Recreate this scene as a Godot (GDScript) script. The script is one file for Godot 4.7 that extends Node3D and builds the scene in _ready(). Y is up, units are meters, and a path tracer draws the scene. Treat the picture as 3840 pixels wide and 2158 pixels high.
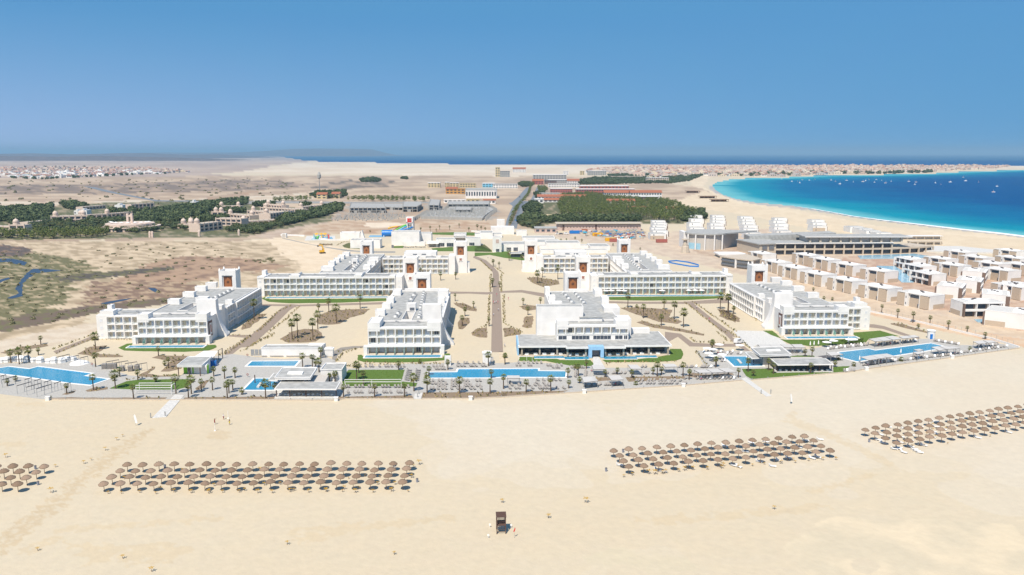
extends Node3D
# Aerial view of a white beach resort on a sandy bay. Units are metres, y up, sea and land near y = 0.
# The resort has its own axes: u to the right along the facades, w away from the beach.
const PHI := 0.02705
const ORIGIN := Vector2(-6.0, -304.0)
var M := {}
var taken := {}
var rng := RandomNumberGenerator.new()
var counts := {}

class MB:
	var v := PackedVector3Array()
	var n := PackedVector3Array()
	var c := PackedColorArray()
	var col := Color.WHITE
	var t := Transform3D.IDENTITY
	func tri(a: Vector3, b: Vector3, d: Vector3, nr: Vector3) -> void:
		a = t * a; b = t * b; d = t * d
		var fn := (d - a).cross(b - a)
		nr = (t.basis * nr)
		if fn.dot(nr) < 0.0:
			v.push_back(a); v.push_back(d); v.push_back(b)
		else:
			v.push_back(a); v.push_back(b); v.push_back(d)
		nr = nr.normalized()
		for i in 3:
			n.push_back(nr); c.push_back(col)
	func tri_smooth(p: Array, nn: Array) -> void:
		var a: Vector3 = t * p[0]; var b: Vector3 = t * p[1]; var d: Vector3 = t * p[2]
		var n0: Vector3 = (t.basis * nn[0]).normalized(); var n1: Vector3 = (t.basis * nn[1]).normalized(); var n2: Vector3 = (t.basis * nn[2]).normalized()
		if (d - a).cross(b - a).dot(n0 + n1 + n2) < 0.0:
			v.push_back(a); v.push_back(d); v.push_back(b); n.push_back(n0); n.push_back(n2); n.push_back(n1)
		else:
			v.push_back(a); v.push_back(b); v.push_back(d); n.push_back(n0); n.push_back(n1); n.push_back(n2)
		for i in 3: c.push_back(col)
	func quad(a: Vector3, b: Vector3, d: Vector3, e: Vector3, nr: Vector3) -> void:
		tri(a, b, d, nr); tri(a, d, e, nr)
	# axis-aligned box given by its two corners
	func box(p: Vector3, q: Vector3) -> MB:
		var a := Vector3(minf(p.x, q.x), minf(p.y, q.y), minf(p.z, q.z)); var b := Vector3(maxf(p.x, q.x), maxf(p.y, q.y), maxf(p.z, q.z))
		quad(Vector3(a.x, b.y, a.z), Vector3(b.x, b.y, a.z), b, Vector3(a.x, b.y, b.z), Vector3.UP)
		quad(a, Vector3(b.x, a.y, a.z), Vector3(b.x, a.y, b.z), Vector3(a.x, a.y, b.z), Vector3.DOWN)
		quad(Vector3(a.x, a.y, b.z), Vector3(b.x, a.y, b.z), b, Vector3(a.x, b.y, b.z), Vector3.BACK)
		quad(a, Vector3(b.x, a.y, a.z), Vector3(b.x, b.y, a.z), Vector3(a.x, b.y, a.z), Vector3.FORWARD)
		quad(a, Vector3(a.x, a.y, b.z), Vector3(a.x, b.y, b.z), Vector3(a.x, b.y, a.z), Vector3.LEFT)
		quad(Vector3(b.x, a.y, a.z), Vector3(b.x, a.y, b.z), b, Vector3(b.x, b.y, a.z), Vector3.RIGHT)
		return self
	func cbox(p: Vector3, s: Vector3) -> MB:
		return box(p - s * 0.5, p + s * 0.5)
	# a beam between two points
	func bar(a: Vector3, b: Vector3, w: float, h: float) -> MB:
		var z := (b - a).normalized(); var x := z.cross(Vector3.UP)
		x = Vector3.RIGHT if x.length() < 0.01 else x.normalized()
		var y := x.cross(z) * -1.0
		var keep := t
		t = t * Transform3D(Basis(x, y, z), (a + b) * 0.5)
		cbox(Vector3.ZERO, Vector3(w, h, a.distance_to(b)))
		t = keep
		return self
	# plan polygon (x, z), flat on top
	func flat(poly: PackedVector2Array, y: float) -> MB:
		var ids := Geometry2D.triangulate_polygon(poly)
		for i in range(0, ids.size(), 3):
			tri(Vector3(poly[ids[i]].x, y, poly[ids[i]].y), Vector3(poly[ids[i + 1]].x, y, poly[ids[i + 1]].y), Vector3(poly[ids[i + 2]].x, y, poly[ids[i + 2]].y), Vector3.UP)
		return self
	func prism(poly: PackedVector2Array, y0: float, y1: float) -> MB:
		flat(poly, y1)
		var ccw := 0.0
		for i in poly.size():
			var p := poly[i]; var q := poly[(i + 1) % poly.size()]
			ccw += p.x * q.y - q.x * p.y
		for i in poly.size():
			var p := poly[i]; var q := poly[(i + 1) % poly.size()]
			var e := q - p
			var nr := Vector3(e.y, 0, -e.x) * signf(ccw)
			quad(Vector3(p.x, y0, p.y), Vector3(q.x, y0, q.y), Vector3(q.x, y1, q.y), Vector3(p.x, y1, p.y), nr)
		return self
	# upright outline (x, y) with thickness z0..z1
	func slab(poly: PackedVector2Array, z0: float, z1: float) -> MB:
		var keep := t
		t = t * Transform3D(Basis(Vector3.RIGHT, Vector3.BACK, Vector3.UP), Vector3.ZERO)
		prism(poly, z0, z1)
		flat_down(poly, z0)
		t = keep
		return self
	func flat_down(poly: PackedVector2Array, y: float) -> void:
		var ids := Geometry2D.triangulate_polygon(poly)
		for i in range(0, ids.size(), 3):
			tri(Vector3(poly[ids[i]].x, y, poly[ids[i]].y), Vector3(poly[ids[i + 1]].x, y, poly[ids[i + 1]].y), Vector3(poly[ids[i + 2]].x, y, poly[ids[i + 2]].y), Vector3.DOWN)
	# profile of (radius, height) turned about the y axis at p
	func lathe(p: Vector3, prof: Array, sides := 12, sharp := false) -> MB:
		for k in prof.size() - 1:
			var r0: float = prof[k].x; var y0: float = prof[k].y; var r1: float = prof[k + 1].x; var y1: float = prof[k + 1].y
			var ny := r0 - r1; var nh := y1 - y0
			for i in sides:
				var a0 := TAU * i / sides; var a1 := TAU * (i + 1) / sides
				var d0 := Vector3(cos(a0), 0, sin(a0)); var d1 := Vector3(cos(a1), 0, sin(a1))
				var q := [p + d0 * r0 + Vector3.UP * y0, p + d1 * r0 + Vector3.UP * y0, p + d1 * r1 + Vector3.UP * y1, p + d0 * r1 + Vector3.UP * y1]
				var n0 := d0 * nh + Vector3.UP * ny; var n1 := d1 * nh + Vector3.UP * ny
				if sharp:
					n0 = (n0 + n1) * 0.5; n1 = n0
				if r0 > 0.0001: tri_smooth([q[0], q[1], q[2]], [n0, n1, n1])
				if r1 > 0.0001: tri_smooth([q[0], q[2], q[3]], [n0, n1, n0])
		return self
	func tube(pts: Array, r0: float, r1: float, sides := 6) -> MB:
		var rings := []
		for i in pts.size():
			var d: Vector3 = (pts[mini(i + 1, pts.size() - 1)] - pts[maxi(i - 1, 0)]).normalized()
			var x := d.cross(Vector3(0.31, 0.17, 0.93)).normalized(); var y := d.cross(x)
			var ring := []
			for k in sides:
				var a := TAU * k / sides
				ring.append([pts[i], x * cos(a) + y * sin(a), lerpf(r0, r1, float(i) / maxi(pts.size() - 1, 1))])
			rings.append(ring)
		for i in rings.size() - 1:
			for k in sides:
				var a = rings[i][k]; var b = rings[i][(k + 1) % sides]; var d = rings[i + 1][(k + 1) % sides]; var e = rings[i + 1][k]
				var P := func(q): return q[0] + q[1] * q[2]
				tri_smooth([P.call(a), P.call(b), P.call(d)], [a[1], b[1], d[1]])
				tri_smooth([P.call(a), P.call(d), P.call(e)], [a[1], d[1], e[1]])
		return self
	func mesh(with_colors := false) -> ArrayMesh:
		var a := []
		a.resize(Mesh.ARRAY_MAX)
		a[Mesh.ARRAY_VERTEX] = v; a[Mesh.ARRAY_NORMAL] = n
		if with_colors: a[Mesh.ARRAY_COLOR] = c
		var m := ArrayMesh.new()
		if v.size() > 0: m.add_surface_from_arrays(Mesh.PRIMITIVE_TRIANGLES, a)
		return m

func lin(r: float, g: float, b: float) -> Color:
	return Color(r, g, b).linear_to_srgb()

# a grey noise sheet between lo and hi that multiplies a colour
func noise_sheet(seed_: int, freq: float, lo: float, hi: float, size := 256, octaves := 4) -> ImageTexture:
	var f := FastNoiseLite.new()
	f.seed = seed_; f.frequency = freq; f.fractal_octaves = octaves; f.noise_type = FastNoiseLite.TYPE_SIMPLEX_SMOOTH
	var im := f.get_seamless_image(size, size)
	im.convert(Image.FORMAT_L8)
	var d := im.get_data()
	for i in d.size():
		d[i] = int(255.0 * clampf(lerpf(lo, hi, d[i] / 255.0), 0.0, 1.0))
	return ImageTexture.create_from_image(Image.create_from_data(size, size, false, Image.FORMAT_L8, d))

func mat(key: String, col: Color, rough := 0.8, sheet: Texture2D = null, metres := 8.0, metallic := 0.0) -> StandardMaterial3D:
	var m := StandardMaterial3D.new()
	m.albedo_color = col; m.roughness = rough; m.metallic = metallic
	if sheet:
		m.albedo_texture = sheet
		m.uv1_triplanar = true; m.uv1_world_triplanar = true
		m.uv1_scale = Vector3.ONE / metres
	M[key] = m
	return m

func numbered(called: String) -> String:
	taken[called] = taken.get(called, -1) + 1
	return called if taken[called] == 0 else "%s_%03d" % [called, taken[called]]

func tag(o: Node3D, label: String, category: String, group := "", kind := "") -> Node3D:
	if label: o.set_meta("label", label)
	if category: o.set_meta("category", category)
	if group: o.set_meta("group", group)
	if kind: o.set_meta("kind", kind)
	return o

# a thing: a node at its base whose children are its parts
func thing(called: String, label: String, category: String, at: Vector3, turn := 0.0, group := "") -> Node3D:
	var o := Node3D.new()
	o.name = numbered(called)
	add_child(o)
	o.position = at; o.rotation.y = turn
	return tag(o, label, category, group)

func part(parent: Node3D, called: String, mesh: Mesh, m: Material, xf := Transform3D.IDENTITY) -> MeshInstance3D:
	var o := MeshInstance3D.new()
	var key := "%d/%s" % [parent.get_instance_id(), called]
	counts[key] = counts.get(key, -1) + 1
	o.name = called if counts[key] == 0 else "%s_%03d" % [called, counts[key]]
	o.mesh = mesh; o.material_override = m; o.transform = xf
	parent.add_child(o)
	return o

func solo(called: String, mesh: Mesh, m: Material, label: String, category: String, at := Vector3.ZERO, turn := 0.0, group := "", kind := "") -> MeshInstance3D:
	var o := MeshInstance3D.new()
	o.name = numbered(called)
	o.mesh = mesh; o.material_override = m
	add_child(o)
	o.position = at; o.rotation.y = turn
	tag(o, label, category, group, kind)
	return o

func copy(src: Node3D, at: Vector3, turn: float, label := "", group := "") -> Node3D:
	var c: Node3D = src.duplicate()
	c.name = numbered(String(src.name).rstrip("0123456789").rstrip("_"))
	add_child(c)
	c.position = at; c.rotation.y = turn
	if label: c.set_meta("label", label)
	if group: c.set_meta("group", group)
	return c

# the setting: one sheet or solid with kind "structure"
func ground_piece(called: String, mesh: Mesh, m: Material) -> MeshInstance3D:
	var o := MeshInstance3D.new()
	o.name = numbered(called)
	o.mesh = mesh; o.material_override = m
	add_child(o)
	o.set_meta("kind", "structure")
	return o

# the resort's u, w to world
func rp(u: float, w: float, y := 0.0) -> Vector3:
	return Vector3(ORIGIN.x + u * cos(PHI) - w * sin(PHI), y, ORIGIN.y - u * sin(PHI) - w * cos(PHI))

func pts(a: Array) -> PackedVector2Array:
	var o := PackedVector2Array()
	for i in range(0, a.size() - 1, 2): o.append(Vector2(a[i], a[i + 1]))
	return o

# an outline with wavering edges
func organic(p: PackedVector2Array, amp: float, step: float, seed_ := 1) -> PackedVector2Array:
	var f := FastNoiseLite.new(); f.seed = seed_; f.frequency = 0.35 / step
	var o := PackedVector2Array()
	for i in p.size():
		var a := p[i]; var b := p[(i + 1) % p.size()]
		var k := maxi(1, int(a.distance_to(b) / step))
		for j in k:
			var q := a.lerp(b, float(j) / k)
			o.append(q + Vector2(f.get_noise_2d(q.x, q.y), f.get_noise_2d(q.x + 91.0, q.y + 37.0)) * amp)
	return o

func grown(p: PackedVector2Array, by: float) -> PackedVector2Array:
	var r := Geometry2D.offset_polygon(p, by, Geometry2D.JOIN_MITER)
	return r[0] if r.size() > 0 else p

func inside(p: Vector2, poly: PackedVector2Array) -> bool:
	return Geometry2D.is_point_in_polygon(p, poly)

func _ready() -> void:
	rng.seed = 7
	var cam := Camera3D.new()
	cam.name = "camera"
	add_child(cam)
	cam.position = Vector3(0, 80, 0)
	cam.rotation_degrees = Vector3(-9.577, 0, 0)
	cam.fov = 39.73
	cam.near = 1.0
	cam.far = 200000.0
	cam.current = true
	var env := Environment.new()
	env.background_mode = Environment.BG_SKY
	var sm := PanoramaSkyMaterial.new()
	sm.panorama = sky_image()
	var sky := Sky.new()
	sky.sky_material = sm
	env.sky = sky
	env.tonemap_mode = Environment.TONE_MAPPER_LINEAR
	env.tonemap_exposure = 1.24
	env.fog_enabled = true
	env.fog_density = 0.00006
	env.fog_light_color = Color(0.70, 0.88, 1.0)
	env.sdfgi_enabled = true
	env.ssao_enabled = true
	env.ssil_enabled = true
	var we := WorldEnvironment.new()
	we.name = "environment"
	we.environment = env
	add_child(we)
	var sun := DirectionalLight3D.new()
	sun.name = "sun"
	sun.light_energy = 1.5
	sun.light_color = Color(1.0, 0.955, 0.89)
	sun.light_angular_distance = 0.5
	sun.shadow_enabled = true
	add_child(sun)
	sun.look_at_from_position(Vector3(-55, 215, 135), Vector3.ZERO)

	make_materials()
	make_ground()
	make_water_and_hills()
	make_resort_ground()
	make_hotels()
	make_lobby()
	make_promenade()
	make_villas()
	make_curved_hotel()
	make_midfield()
	make_sandstone_hotel()
	make_woods()
	make_towns()
	make_beach()
	make_palms()
	make_small_things()

# clear sky: deep blue overhead, paler near the horizon, the haze a little milkier on the landward (left) side
func sky_image() -> ImageTexture:
	var w := 512; var h := 256
	var im := Image.create(w, h, false, Image.FORMAT_RGB8)
	for y in h:
		var el := (0.5 - (y + 0.5) / h) * 180.0
		for x in w:
			var az := ((x + 0.5) / w - 0.5) * TAU
			var milk := 0.5 + 0.75 * sin(az)
			var hor := Color(0.33, 0.565, 0.74).lerp(Color(0.61, 0.69, 0.83), clampf(milk, 0.0, 1.0))
			var mid_ := Color(0.325, 0.55, 0.737)
			var c := hor.lerp(mid_, clampf(el / 9.0, 0.0, 1.0)) if el > 0.0 else hor
			if el > 9.0: c = mid_.lerp(Color(0.29, 0.435, 0.62), smoothstep(9.0, 70.0, el))
			if el < -2.0: c = c.lerp(Color(0.45, 0.42, 0.36), smoothstep(-2.0, -20.0, el))
			im.set_pixel(x, y, c)
	return ImageTexture.create_from_image(im)

# relief of sand or ripples of water as a normal map
func bump_sheet(seed_: int, freq: float, size: int, strength: float) -> ImageTexture:
	var f := FastNoiseLite.new()
	f.seed = seed_; f.frequency = freq; f.fractal_octaves = 5; f.fractal_gain = 0.65
	var im := f.get_seamless_image(size, size)
	im.convert(Image.FORMAT_RGBA8)
	im.bump_map_to_normal_map(strength)
	return ImageTexture.create_from_image(im)

func make_materials() -> void:
	var fine := noise_sheet(11, 0.03, 0.86, 1.0)
	var soft := noise_sheet(12, 0.012, 0.93, 1.0)
	var speck := noise_sheet(13, 0.09, 0.72, 1.0)
	var streak := noise_sheet(14, 0.02, 0.8, 1.0)
	mat("white", lin(0.80, 0.79, 0.775), 0.75, soft, 23.0)
	mat("white_fresh", lin(0.84, 0.835, 0.82), 0.7)
	mat("cream", lin(0.74, 0.67, 0.52), 0.85, soft, 9.0)
	mat("roof", lin(0.47, 0.475, 0.46), 0.85, streak, 19.0)
	mat("roof_dark", lin(0.17, 0.165, 0.165), 0.8, streak, 11.0)
	mat("deck", lin(0.50, 0.485, 0.45), 0.85, fine, 7.0)
	mat("deck_pale", lin(0.68, 0.67, 0.64), 0.85, fine, 9.0)
	mat("terrace", lin(0.66, 0.58, 0.48), 0.85, fine, 5.0)
	mat("paving", lin(0.40, 0.315, 0.25), 0.9, speck, 3.0)
	mat("paving_grey", lin(0.36, 0.33, 0.29), 0.9, speck, 4.0)
	mat("asphalt", lin(0.21, 0.235, 0.265), 0.9, fine, 12.0)
	mat("asphalt_old", lin(0.34, 0.33, 0.31), 0.9, fine, 12.0)
	mat("grass", lin(0.12, 0.215, 0.025), 0.95, speck, 6.0)
	mat("grass_dry", lin(0.15, 0.16, 0.05), 0.95, speck, 6.0)
	mat("mulch", lin(0.33, 0.245, 0.165), 0.95, speck, 3.5)
	mat("sand_in", lin(0.70, 0.575, 0.41), 0.95, fine, 14.0)
	mat("water_pool", lin(0.03, 0.32, 0.54), 0.1, noise_sheet(15, 0.03, 0.84, 1.0), 6.0)
	M.water_pool.normal_enabled = true; M.water_pool.normal_scale = 0.5; M.water_pool.normal_texture = bump_sheet(34, 0.04, 256, 5.0)
	mat("thatch_b", lin(0.36, 0.25, 0.17), 0.95, noise_sheet(28, 0.11, 0.6, 1.0), 1.6)
	mat("thatch_c", lin(0.47, 0.34, 0.245), 0.95, noise_sheet(29, 0.11, 0.6, 1.0), 1.6)
	mat("tile_blue", lin(0.10, 0.36, 0.62), 0.3)
	mat("water_pale", lin(0.36, 0.62, 0.78), 0.15, fine, 12.0)
	mat("marsh_water", lin(0.05, 0.075, 0.13), 0.4, speck, 9.0)
	mat("coping", lin(0.78, 0.775, 0.75), 0.7)
	mat("glass_a", lin(0.47, 0.54, 0.65), 0.35)
	mat("glass_b", lin(0.63, 0.65, 0.69), 0.4)
	mat("glass_c", lin(0.05, 0.065, 0.09), 0.12)
	mat("glass_screen", Color(0.62, 0.86, 0.80, 0.55), 0.08)
	M.glass_screen.transparency = BaseMaterial3D.TRANSPARENCY_ALPHA
	mat("glass_rail", Color(0.92, 0.97, 0.98, 0.18), 0.06)
	M.glass_rail.transparency = BaseMaterial3D.TRANSPARENCY_ALPHA
	mat("wood_door", lin(0.17, 0.065, 0.03), 0.7, noise_sheet(16, 0.06, 0.7, 1.0), 2.5)
	mat("wood_arch", lin(0.42, 0.155, 0.05), 0.65, noise_sheet(17, 0.05, 0.75, 1.0), 2.0)
	mat("brown_trim", lin(0.13, 0.075, 0.065), 0.8)
	mat("red_lattice", lin(0.35, 0.09, 0.04), 0.8)
	mat("dark", lin(0.15, 0.165, 0.19), 0.15)  # glazing tone; door, vent and hatch sheets use it as painted shade
	mat("inner_plaster", lin(0.50, 0.47, 0.43), 0.85)  # beige plaster of interiors; two flush sheets use it as recess shade
	mat("steel", lin(0.42, 0.43, 0.44), 0.45, null, 1.0, 0.6)
	mat("dark_steel", lin(0.11, 0.10, 0.10), 0.6)
	mat("slat", lin(0.55, 0.54, 0.52), 0.8)
	mat("column_stone", lin(0.50, 0.43, 0.35), 0.85, fine, 2.0)
	mat("light_blue", lin(0.30, 0.55, 0.82), 0.7, soft, 5.0)
	mat("lime", lin(0.20, 0.52, 0.015), 0.6)
	mat("beige", lin(0.58, 0.475, 0.365), 0.85, fine, 4.0)
	mat("taupe", lin(0.21, 0.145, 0.115), 0.8, fine, 4.0)
	mat("pale_stone", lin(0.60, 0.52, 0.42), 0.85, fine, 9.0)
	mat("pink_wall", lin(0.62, 0.475, 0.43), 0.85, fine, 11.0)
	mat("sandstone", lin(0.74, 0.60, 0.51), 0.9, fine, 10.0)
	mat("concrete", lin(0.43, 0.43, 0.415), 0.9, fine, 6.0)
	mat("concrete_dark", lin(0.43, 0.43, 0.415), 0.9, fine, 6.0)
	mat("terracotta", lin(0.46, 0.165, 0.085), 0.85, speck, 4.0)
	mat("rose", lin(0.42, 0.135, 0.11), 0.85, fine, 12.0)
	mat("ochre", lin(0.56, 0.30, 0.08), 0.85, fine, 12.0)
	mat("pale_yellow", lin(0.64, 0.53, 0.31), 0.85, fine, 12.0)
	mat("sky_blue_wall", lin(0.17, 0.47, 0.66), 0.8)
	mat("thatch", lin(0.42, 0.295, 0.205), 0.95, noise_sheet(18, 0.11, 0.6, 1.0), 1.6)
	mat("pole_wood", lin(0.24, 0.15, 0.09), 0.9)
	mat("brown_wood", lin(0.15, 0.085, 0.065), 0.75, noise_sheet(19, 0.05, 0.7, 1.0), 1.0)
	mat("sling", lin(0.30, 0.28, 0.26), 0.85)
	mat("sling_white", lin(0.78, 0.78, 0.78), 0.6)
	mat("fabric_white", lin(0.80, 0.80, 0.79), 0.8)
	mat("bark", lin(0.17, 0.12, 0.08), 0.95, speck, 1.0)
	mat("vertex", Color.WHITE, 0.9)
	M.vertex.vertex_color_use_as_albedo = true
	mat("leaf", Color.WHITE, 0.75)
	M.leaf.vertex_color_use_as_albedo = true
	M.leaf.cull_mode = BaseMaterial3D.CULL_DISABLED
	M.leaf.backlight_enabled = true
	M.leaf.backlight = Color(0.10, 0.12, 0.03)
	mat("yellow", lin(0.75, 0.42, 0.02), 0.5)
	mat("red", lin(0.60, 0.02, 0.02), 0.5)
	mat("green", lin(0.10, 0.50, 0.06), 0.45)
	mat("blue", lin(0.015, 0.18, 0.55), 0.4)
	mat("cyan", lin(0.06, 0.42, 0.62), 0.4)
	mat("orange", lin(0.75, 0.20, 0.03), 0.5)
	mat("rubber", lin(0.03, 0.03, 0.03), 0.85)
	mat("car_white", lin(0.78, 0.78, 0.78), 0.3)
	mat("car_dark", lin(0.05, 0.06, 0.08), 0.3)
	mat("foam", lin(0.82, 0.84, 0.85), 0.7)

# ---------------------------------------------------------------- the ground
var zones := []
var sea_outer := PackedVector2Array()
var bay := PackedVector2Array()

func zone(poly: Array, c1: Color, c2: Color, edge: float, freq: float, lo := -0.3, hi := 0.3, strength := 1.0) -> void:
	var p := pts(poly)
	var r := Rect2(p[0], Vector2.ZERO)
	for q in p: r = r.expand(q)
	zones.append([r.grow(edge * 1.2), p, c1, c2, edge, freq, lo, hi, strength])

func make_ground() -> void:
	# colours below are linear base colours of soil and sand
	var sand := Color(0.58, 0.505, 0.375)
	var sand_b := Color(0.57, 0.48, 0.34)
	var plain := Color(0.38, 0.285, 0.205); var plain_b := Color(0.52, 0.41, 0.295)
	var olive := Color(0.145, 0.135, 0.06); var mud := Color(0.22, 0.145, 0.10); var red := Color(0.39, 0.265, 0.175)
	var pale := Color(0.66, 0.575, 0.455)
	bay = pts([497.9,-1985.2,471.3,-1860.5,435.5,-1685.8,413.2,-1540.9,403.4,-1443.3,407.9,-1328.4,436.8,-1245.7,440.7,-1145.6,440.5,-1027.4,452.3,-963.7,468.4,-903.9,482.7,-851.1,497.8,-808,503.7,-781.1,512.3,-685.4,1149.1,-1230.3,4698,-5071,3059,-4449,2482,-3901,2174,-3623,1933.4,-3450,1665.4,-3169,1362.9,-2982,1224.6,-2880,1094.2,-2864,856.4,-2599,761.4,-2573,676.4,-2472,580.4,-2251,528,-2092])
	sea_outer = pts([-2314,-9089,-1648.4,-7789,-1278.4,-7434,-973.6,-7008,-374.4,-6288,540.9,-5838,1298.1,-5769,2038,-5702,2760,-5636,3386,-5329,3786,-4805,2971,-3767,5717,-3767,185790,-122868,-37320,-122868])
	# far plains and desert
	zone([-1103.4,-742.7,-472,-731.2,-250.8,-731.2,-209.4,-779.3,-182.9,-880.2,-5.7,-848.8,65.5,-848.8,308.7,-1185.3,454.3,-1952.6,418.7,-2629,-19.1,-2878,-973.6,-2878,-4219,-2878], plain, plain_b, 30.0, 0.004, -0.25, 0.35)
	zone([-3697,-2520,-1413.2,-2629,-1069,-2878,-1210.7,-3767,-2154,-8461,-20824,-81908,-119533,-81908], Color(0.38, 0.30, 0.25), Color(0.46, 0.37, 0.30), 150.0, 0.0007)
	zone([-1157.5,-3263,-1357.1,-4455,-2098,-8461,-1622.6,-7667,-374.4,-6288,1298.1,-5769,3386,-5329,2554,-4015,1702.4,-4015,644.6,-3353,-18.7,-2811,-420.7,-3021], pale, Color(0.60, 0.50, 0.38), 60.0, 0.0012)
	zone([-1105.1,-1315,-730.2,-1351.9,-534.5,-1432.2,-402.9,-1681.4,-329.4,-1476,-413.8,-1215.3,-535.8,-1129.6,-908.7,-1078.8], pale * 0.9, plain_b, 40.0, 0.006)
	zone([-535.8,-1129.6,-535,-1315,-599.1,-1877,-544.8,-1780.4,-470.6,-1215.3,-490.4,-1078.8], red, plain, 12.0, 0.01)
	zone([-1505.8,-1952.6,-1001.8,-2124,-853.1,-2520,-507.9,-2124,-544.8,-1780.4,-768,-1624.9,-1176.4,-1522.5], Color(0.20, 0.155, 0.125), plain, 40.0, 0.006, -0.1, 0.4)
	zone([-499.8,-1952.6,-503,-2444,-330.8,-2373,-305.1,-1952.6,-396.8,-1780.4], Color(0.15, 0.125, 0.10), plain, 30.0, 0.01)
	# the waste land between the resort and the building sites
	zone([-215.8,-775.4,-222,-942.1,-124.3,-942.1,-30,-942.1,-18.1,-867.6,-16,-761.9,-99,-803.9,-195.2,-789.4], red * 1.05, plain_b, 5.0, 0.02, -0.35, 0.3)
	zone([-165.2,-880.7,-170.5,-937.1,-135.6,-937.1,-120.9,-903.4,-118.7,-880.7,-146.2,-867.6], Color(0.70, 0.60, 0.47), Color(0.66, 0.55, 0.42), 3.0, 0.02)
	zone([-251.5,-779.4,-251.5,-850.8,-241,-955.6,-234.2,-1076.7,-234.4,-1171,-222.9,-1142.4,-215.8,-917.9,-229.5,-850.8,-227.7,-792.7,-229.8,-754], Color(0.50, 0.40, 0.31), Color(0.44, 0.34, 0.26), 4.0, 0.02)
	zone([-220.3,-957.5,-216.9,-1080.9,-125.7,-1108,-112.9,-1080.9,-21.9,-962.8,-15.1,-1108,-32.8,-1248.9,-136.3,-1285.2,-257,-1248.9,-228.2,-984.3], Color(0.36, 0.33, 0.29), plain, 5.0, 0.02)
	# light sand round the back of the resort
	zone([-223,-634.5,-244.7,-729.5,-221.7,-764.6,-198.6,-742.2,-148.6,-682.4,-127.8,-654.2,-127.9,-622,-130.7,-598.4,-131.5,-556.1,-139.1,-541.7,-163.7,-556.1,-187.9,-598.4], Color(0.69, 0.575, 0.425), Color(0.64, 0.52, 0.37), 3.0, 0.03)
	# salt marsh left of the resort
	zone([-654,-742.7,-398.3,-731.2,-285.2,-731.2,-223.7,-731.2,-181.2,-624.8,-148.9,-564.8,-145.6,-445.9,-184.9,-515,-197.8,-454.6,-204.7,-429.3,-213.2,-392.7,-191.9,-345.3,-206.3,-312,-257.7,-284.4], Color(0.36, 0.28, 0.18), Color(0.57, 0.46, 0.32), 6.0, 0.03)
	# watered gardens under the trees of the two older hotels
	zone([-872.6,-1078.8,-708.1,-1103.6,-700.3,-1280,-559.2,-1375,-481,-1458.1,-421,-1315,-241.6,-1078.8,-216.3,-950.3,-253,-819.6,-260.2,-759.3,-314.2,-766.7,-476.4,-738.1,-595,-731.2], Color(0.11, 0.115, 0.05), Color(0.30, 0.25, 0.165), 6.0, 0.03, -0.1, 0.5)
	zone([8.6,-885.6,18.8,-1178,39.1,-1322.9,62.4,-1581.5,139.8,-1662.6,282.4,-1440.8,257.7,-1178,265,-1097.7,233.5,-965.7,190.8,-910.8,43,-910.8,23.3,-855.9], Color(0.11, 0.115, 0.05), Color(0.34, 0.27, 0.18), 5.0, 0.03, 0.0, 0.5)
	zone([-269.1,-585.9,-257.1,-624.8,-212.2,-616.7,-180.1,-585.9,-160.4,-564.8,-171.2,-526.6,-190.2,-551.5,-191.3,-503.9,-204.1,-493.2,-196.5,-437.4,-218.4,-445.9,-256.2,-503.9,-264.8,-551.5], mud, red, 7.0, 0.03, -0.5, 0.2)
	zone([-266,-493.2,-225.5,-503.9,-188.2,-478,-183.8,-421.5,-206.8,-421.5,-210,-399.5,-224.7,-406.6], mud, Color(0.42, 0.31, 0.2), 7.0, 0.05, -0.1, 0.3)
	zone([-582.4,-659.8,-438.8,-678.8,-390.3,-650.7,-314.6,-585.9,-282.6,-538.8,-274.3,-493.2,-251.7,-445.9,-239.9,-406.6,-241.4,-379.7,-234.5,-345.3,-293.2,-325.5], olive, Color(0.40, 0.32, 0.20), 8.0, 0.05, 0.0, 0.45)
	zone([-241.3,-399.5,-224.3,-413.9,-210.5,-429.3,-191.2,-439.1,-188.5,-454.6,-181.4,-433.3,-191.9,-413.9,-206.3,-403,-218.1,-379.7,-224.7,-364.6,-230.8,-350.6,-249.2,-379.7], Color(0.15, 0.11, 0.08), olive, 4.0, 0.05, 0.0, 0.4)
	zone([-537.8,-688.7,-454.1,-703,-416,-682.7,-392.5,-650.7,-389.9,-621.5,-482.6,-616.7], Color(0.10, 0.08, 0.07), mud, 4.0, 0.04, 0.0, 0.4)
	zone([-305.3,-515,-277.1,-538.8,-244.3,-564.8,-233.9,-548.9,-261.7,-515,-279.4,-493.2], Color(0.09, 0.075, 0.06), olive, 3.0, 0.05, -0.1, 0.3)
	# pale track along the left edge of the resort
	zone([-226.2,-317.7,-221.6,-336.2,-211.9,-356.8,-199.9,-374.2,-193.4,-365.3,-184.7,-344.7,-194.4,-326.2,-206.8,-312.8,-210.4,-294.5], Color(0.60, 0.52, 0.41), Color(0.54, 0.45, 0.34), 2.0, 0.05)
	# right of the resort: building land round the villas
	zone([23.9,-792.3,71.5,-819.6,133,-792.3,207.8,-848.8,279,-848.8,338.2,-678.8,345.6,-624.8,366.5,-564.8,399,-437.4,257.3,-277.3,221,-335.1,194.7,-413.9,167.1,-473.2,145.5,-551.5,106.7,-659.8], Color(0.50, 0.40, 0.31), Color(0.57, 0.47, 0.36), 3.0, 0.04)
	zone([152.7,-709.3,191.8,-731.2,217.9,-688.7,181,-616.7,151.7,-624.8], Color(0.42, 0.31, 0.23), Color(0.5, 0.40, 0.3), 3.0, 0.05)
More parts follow.
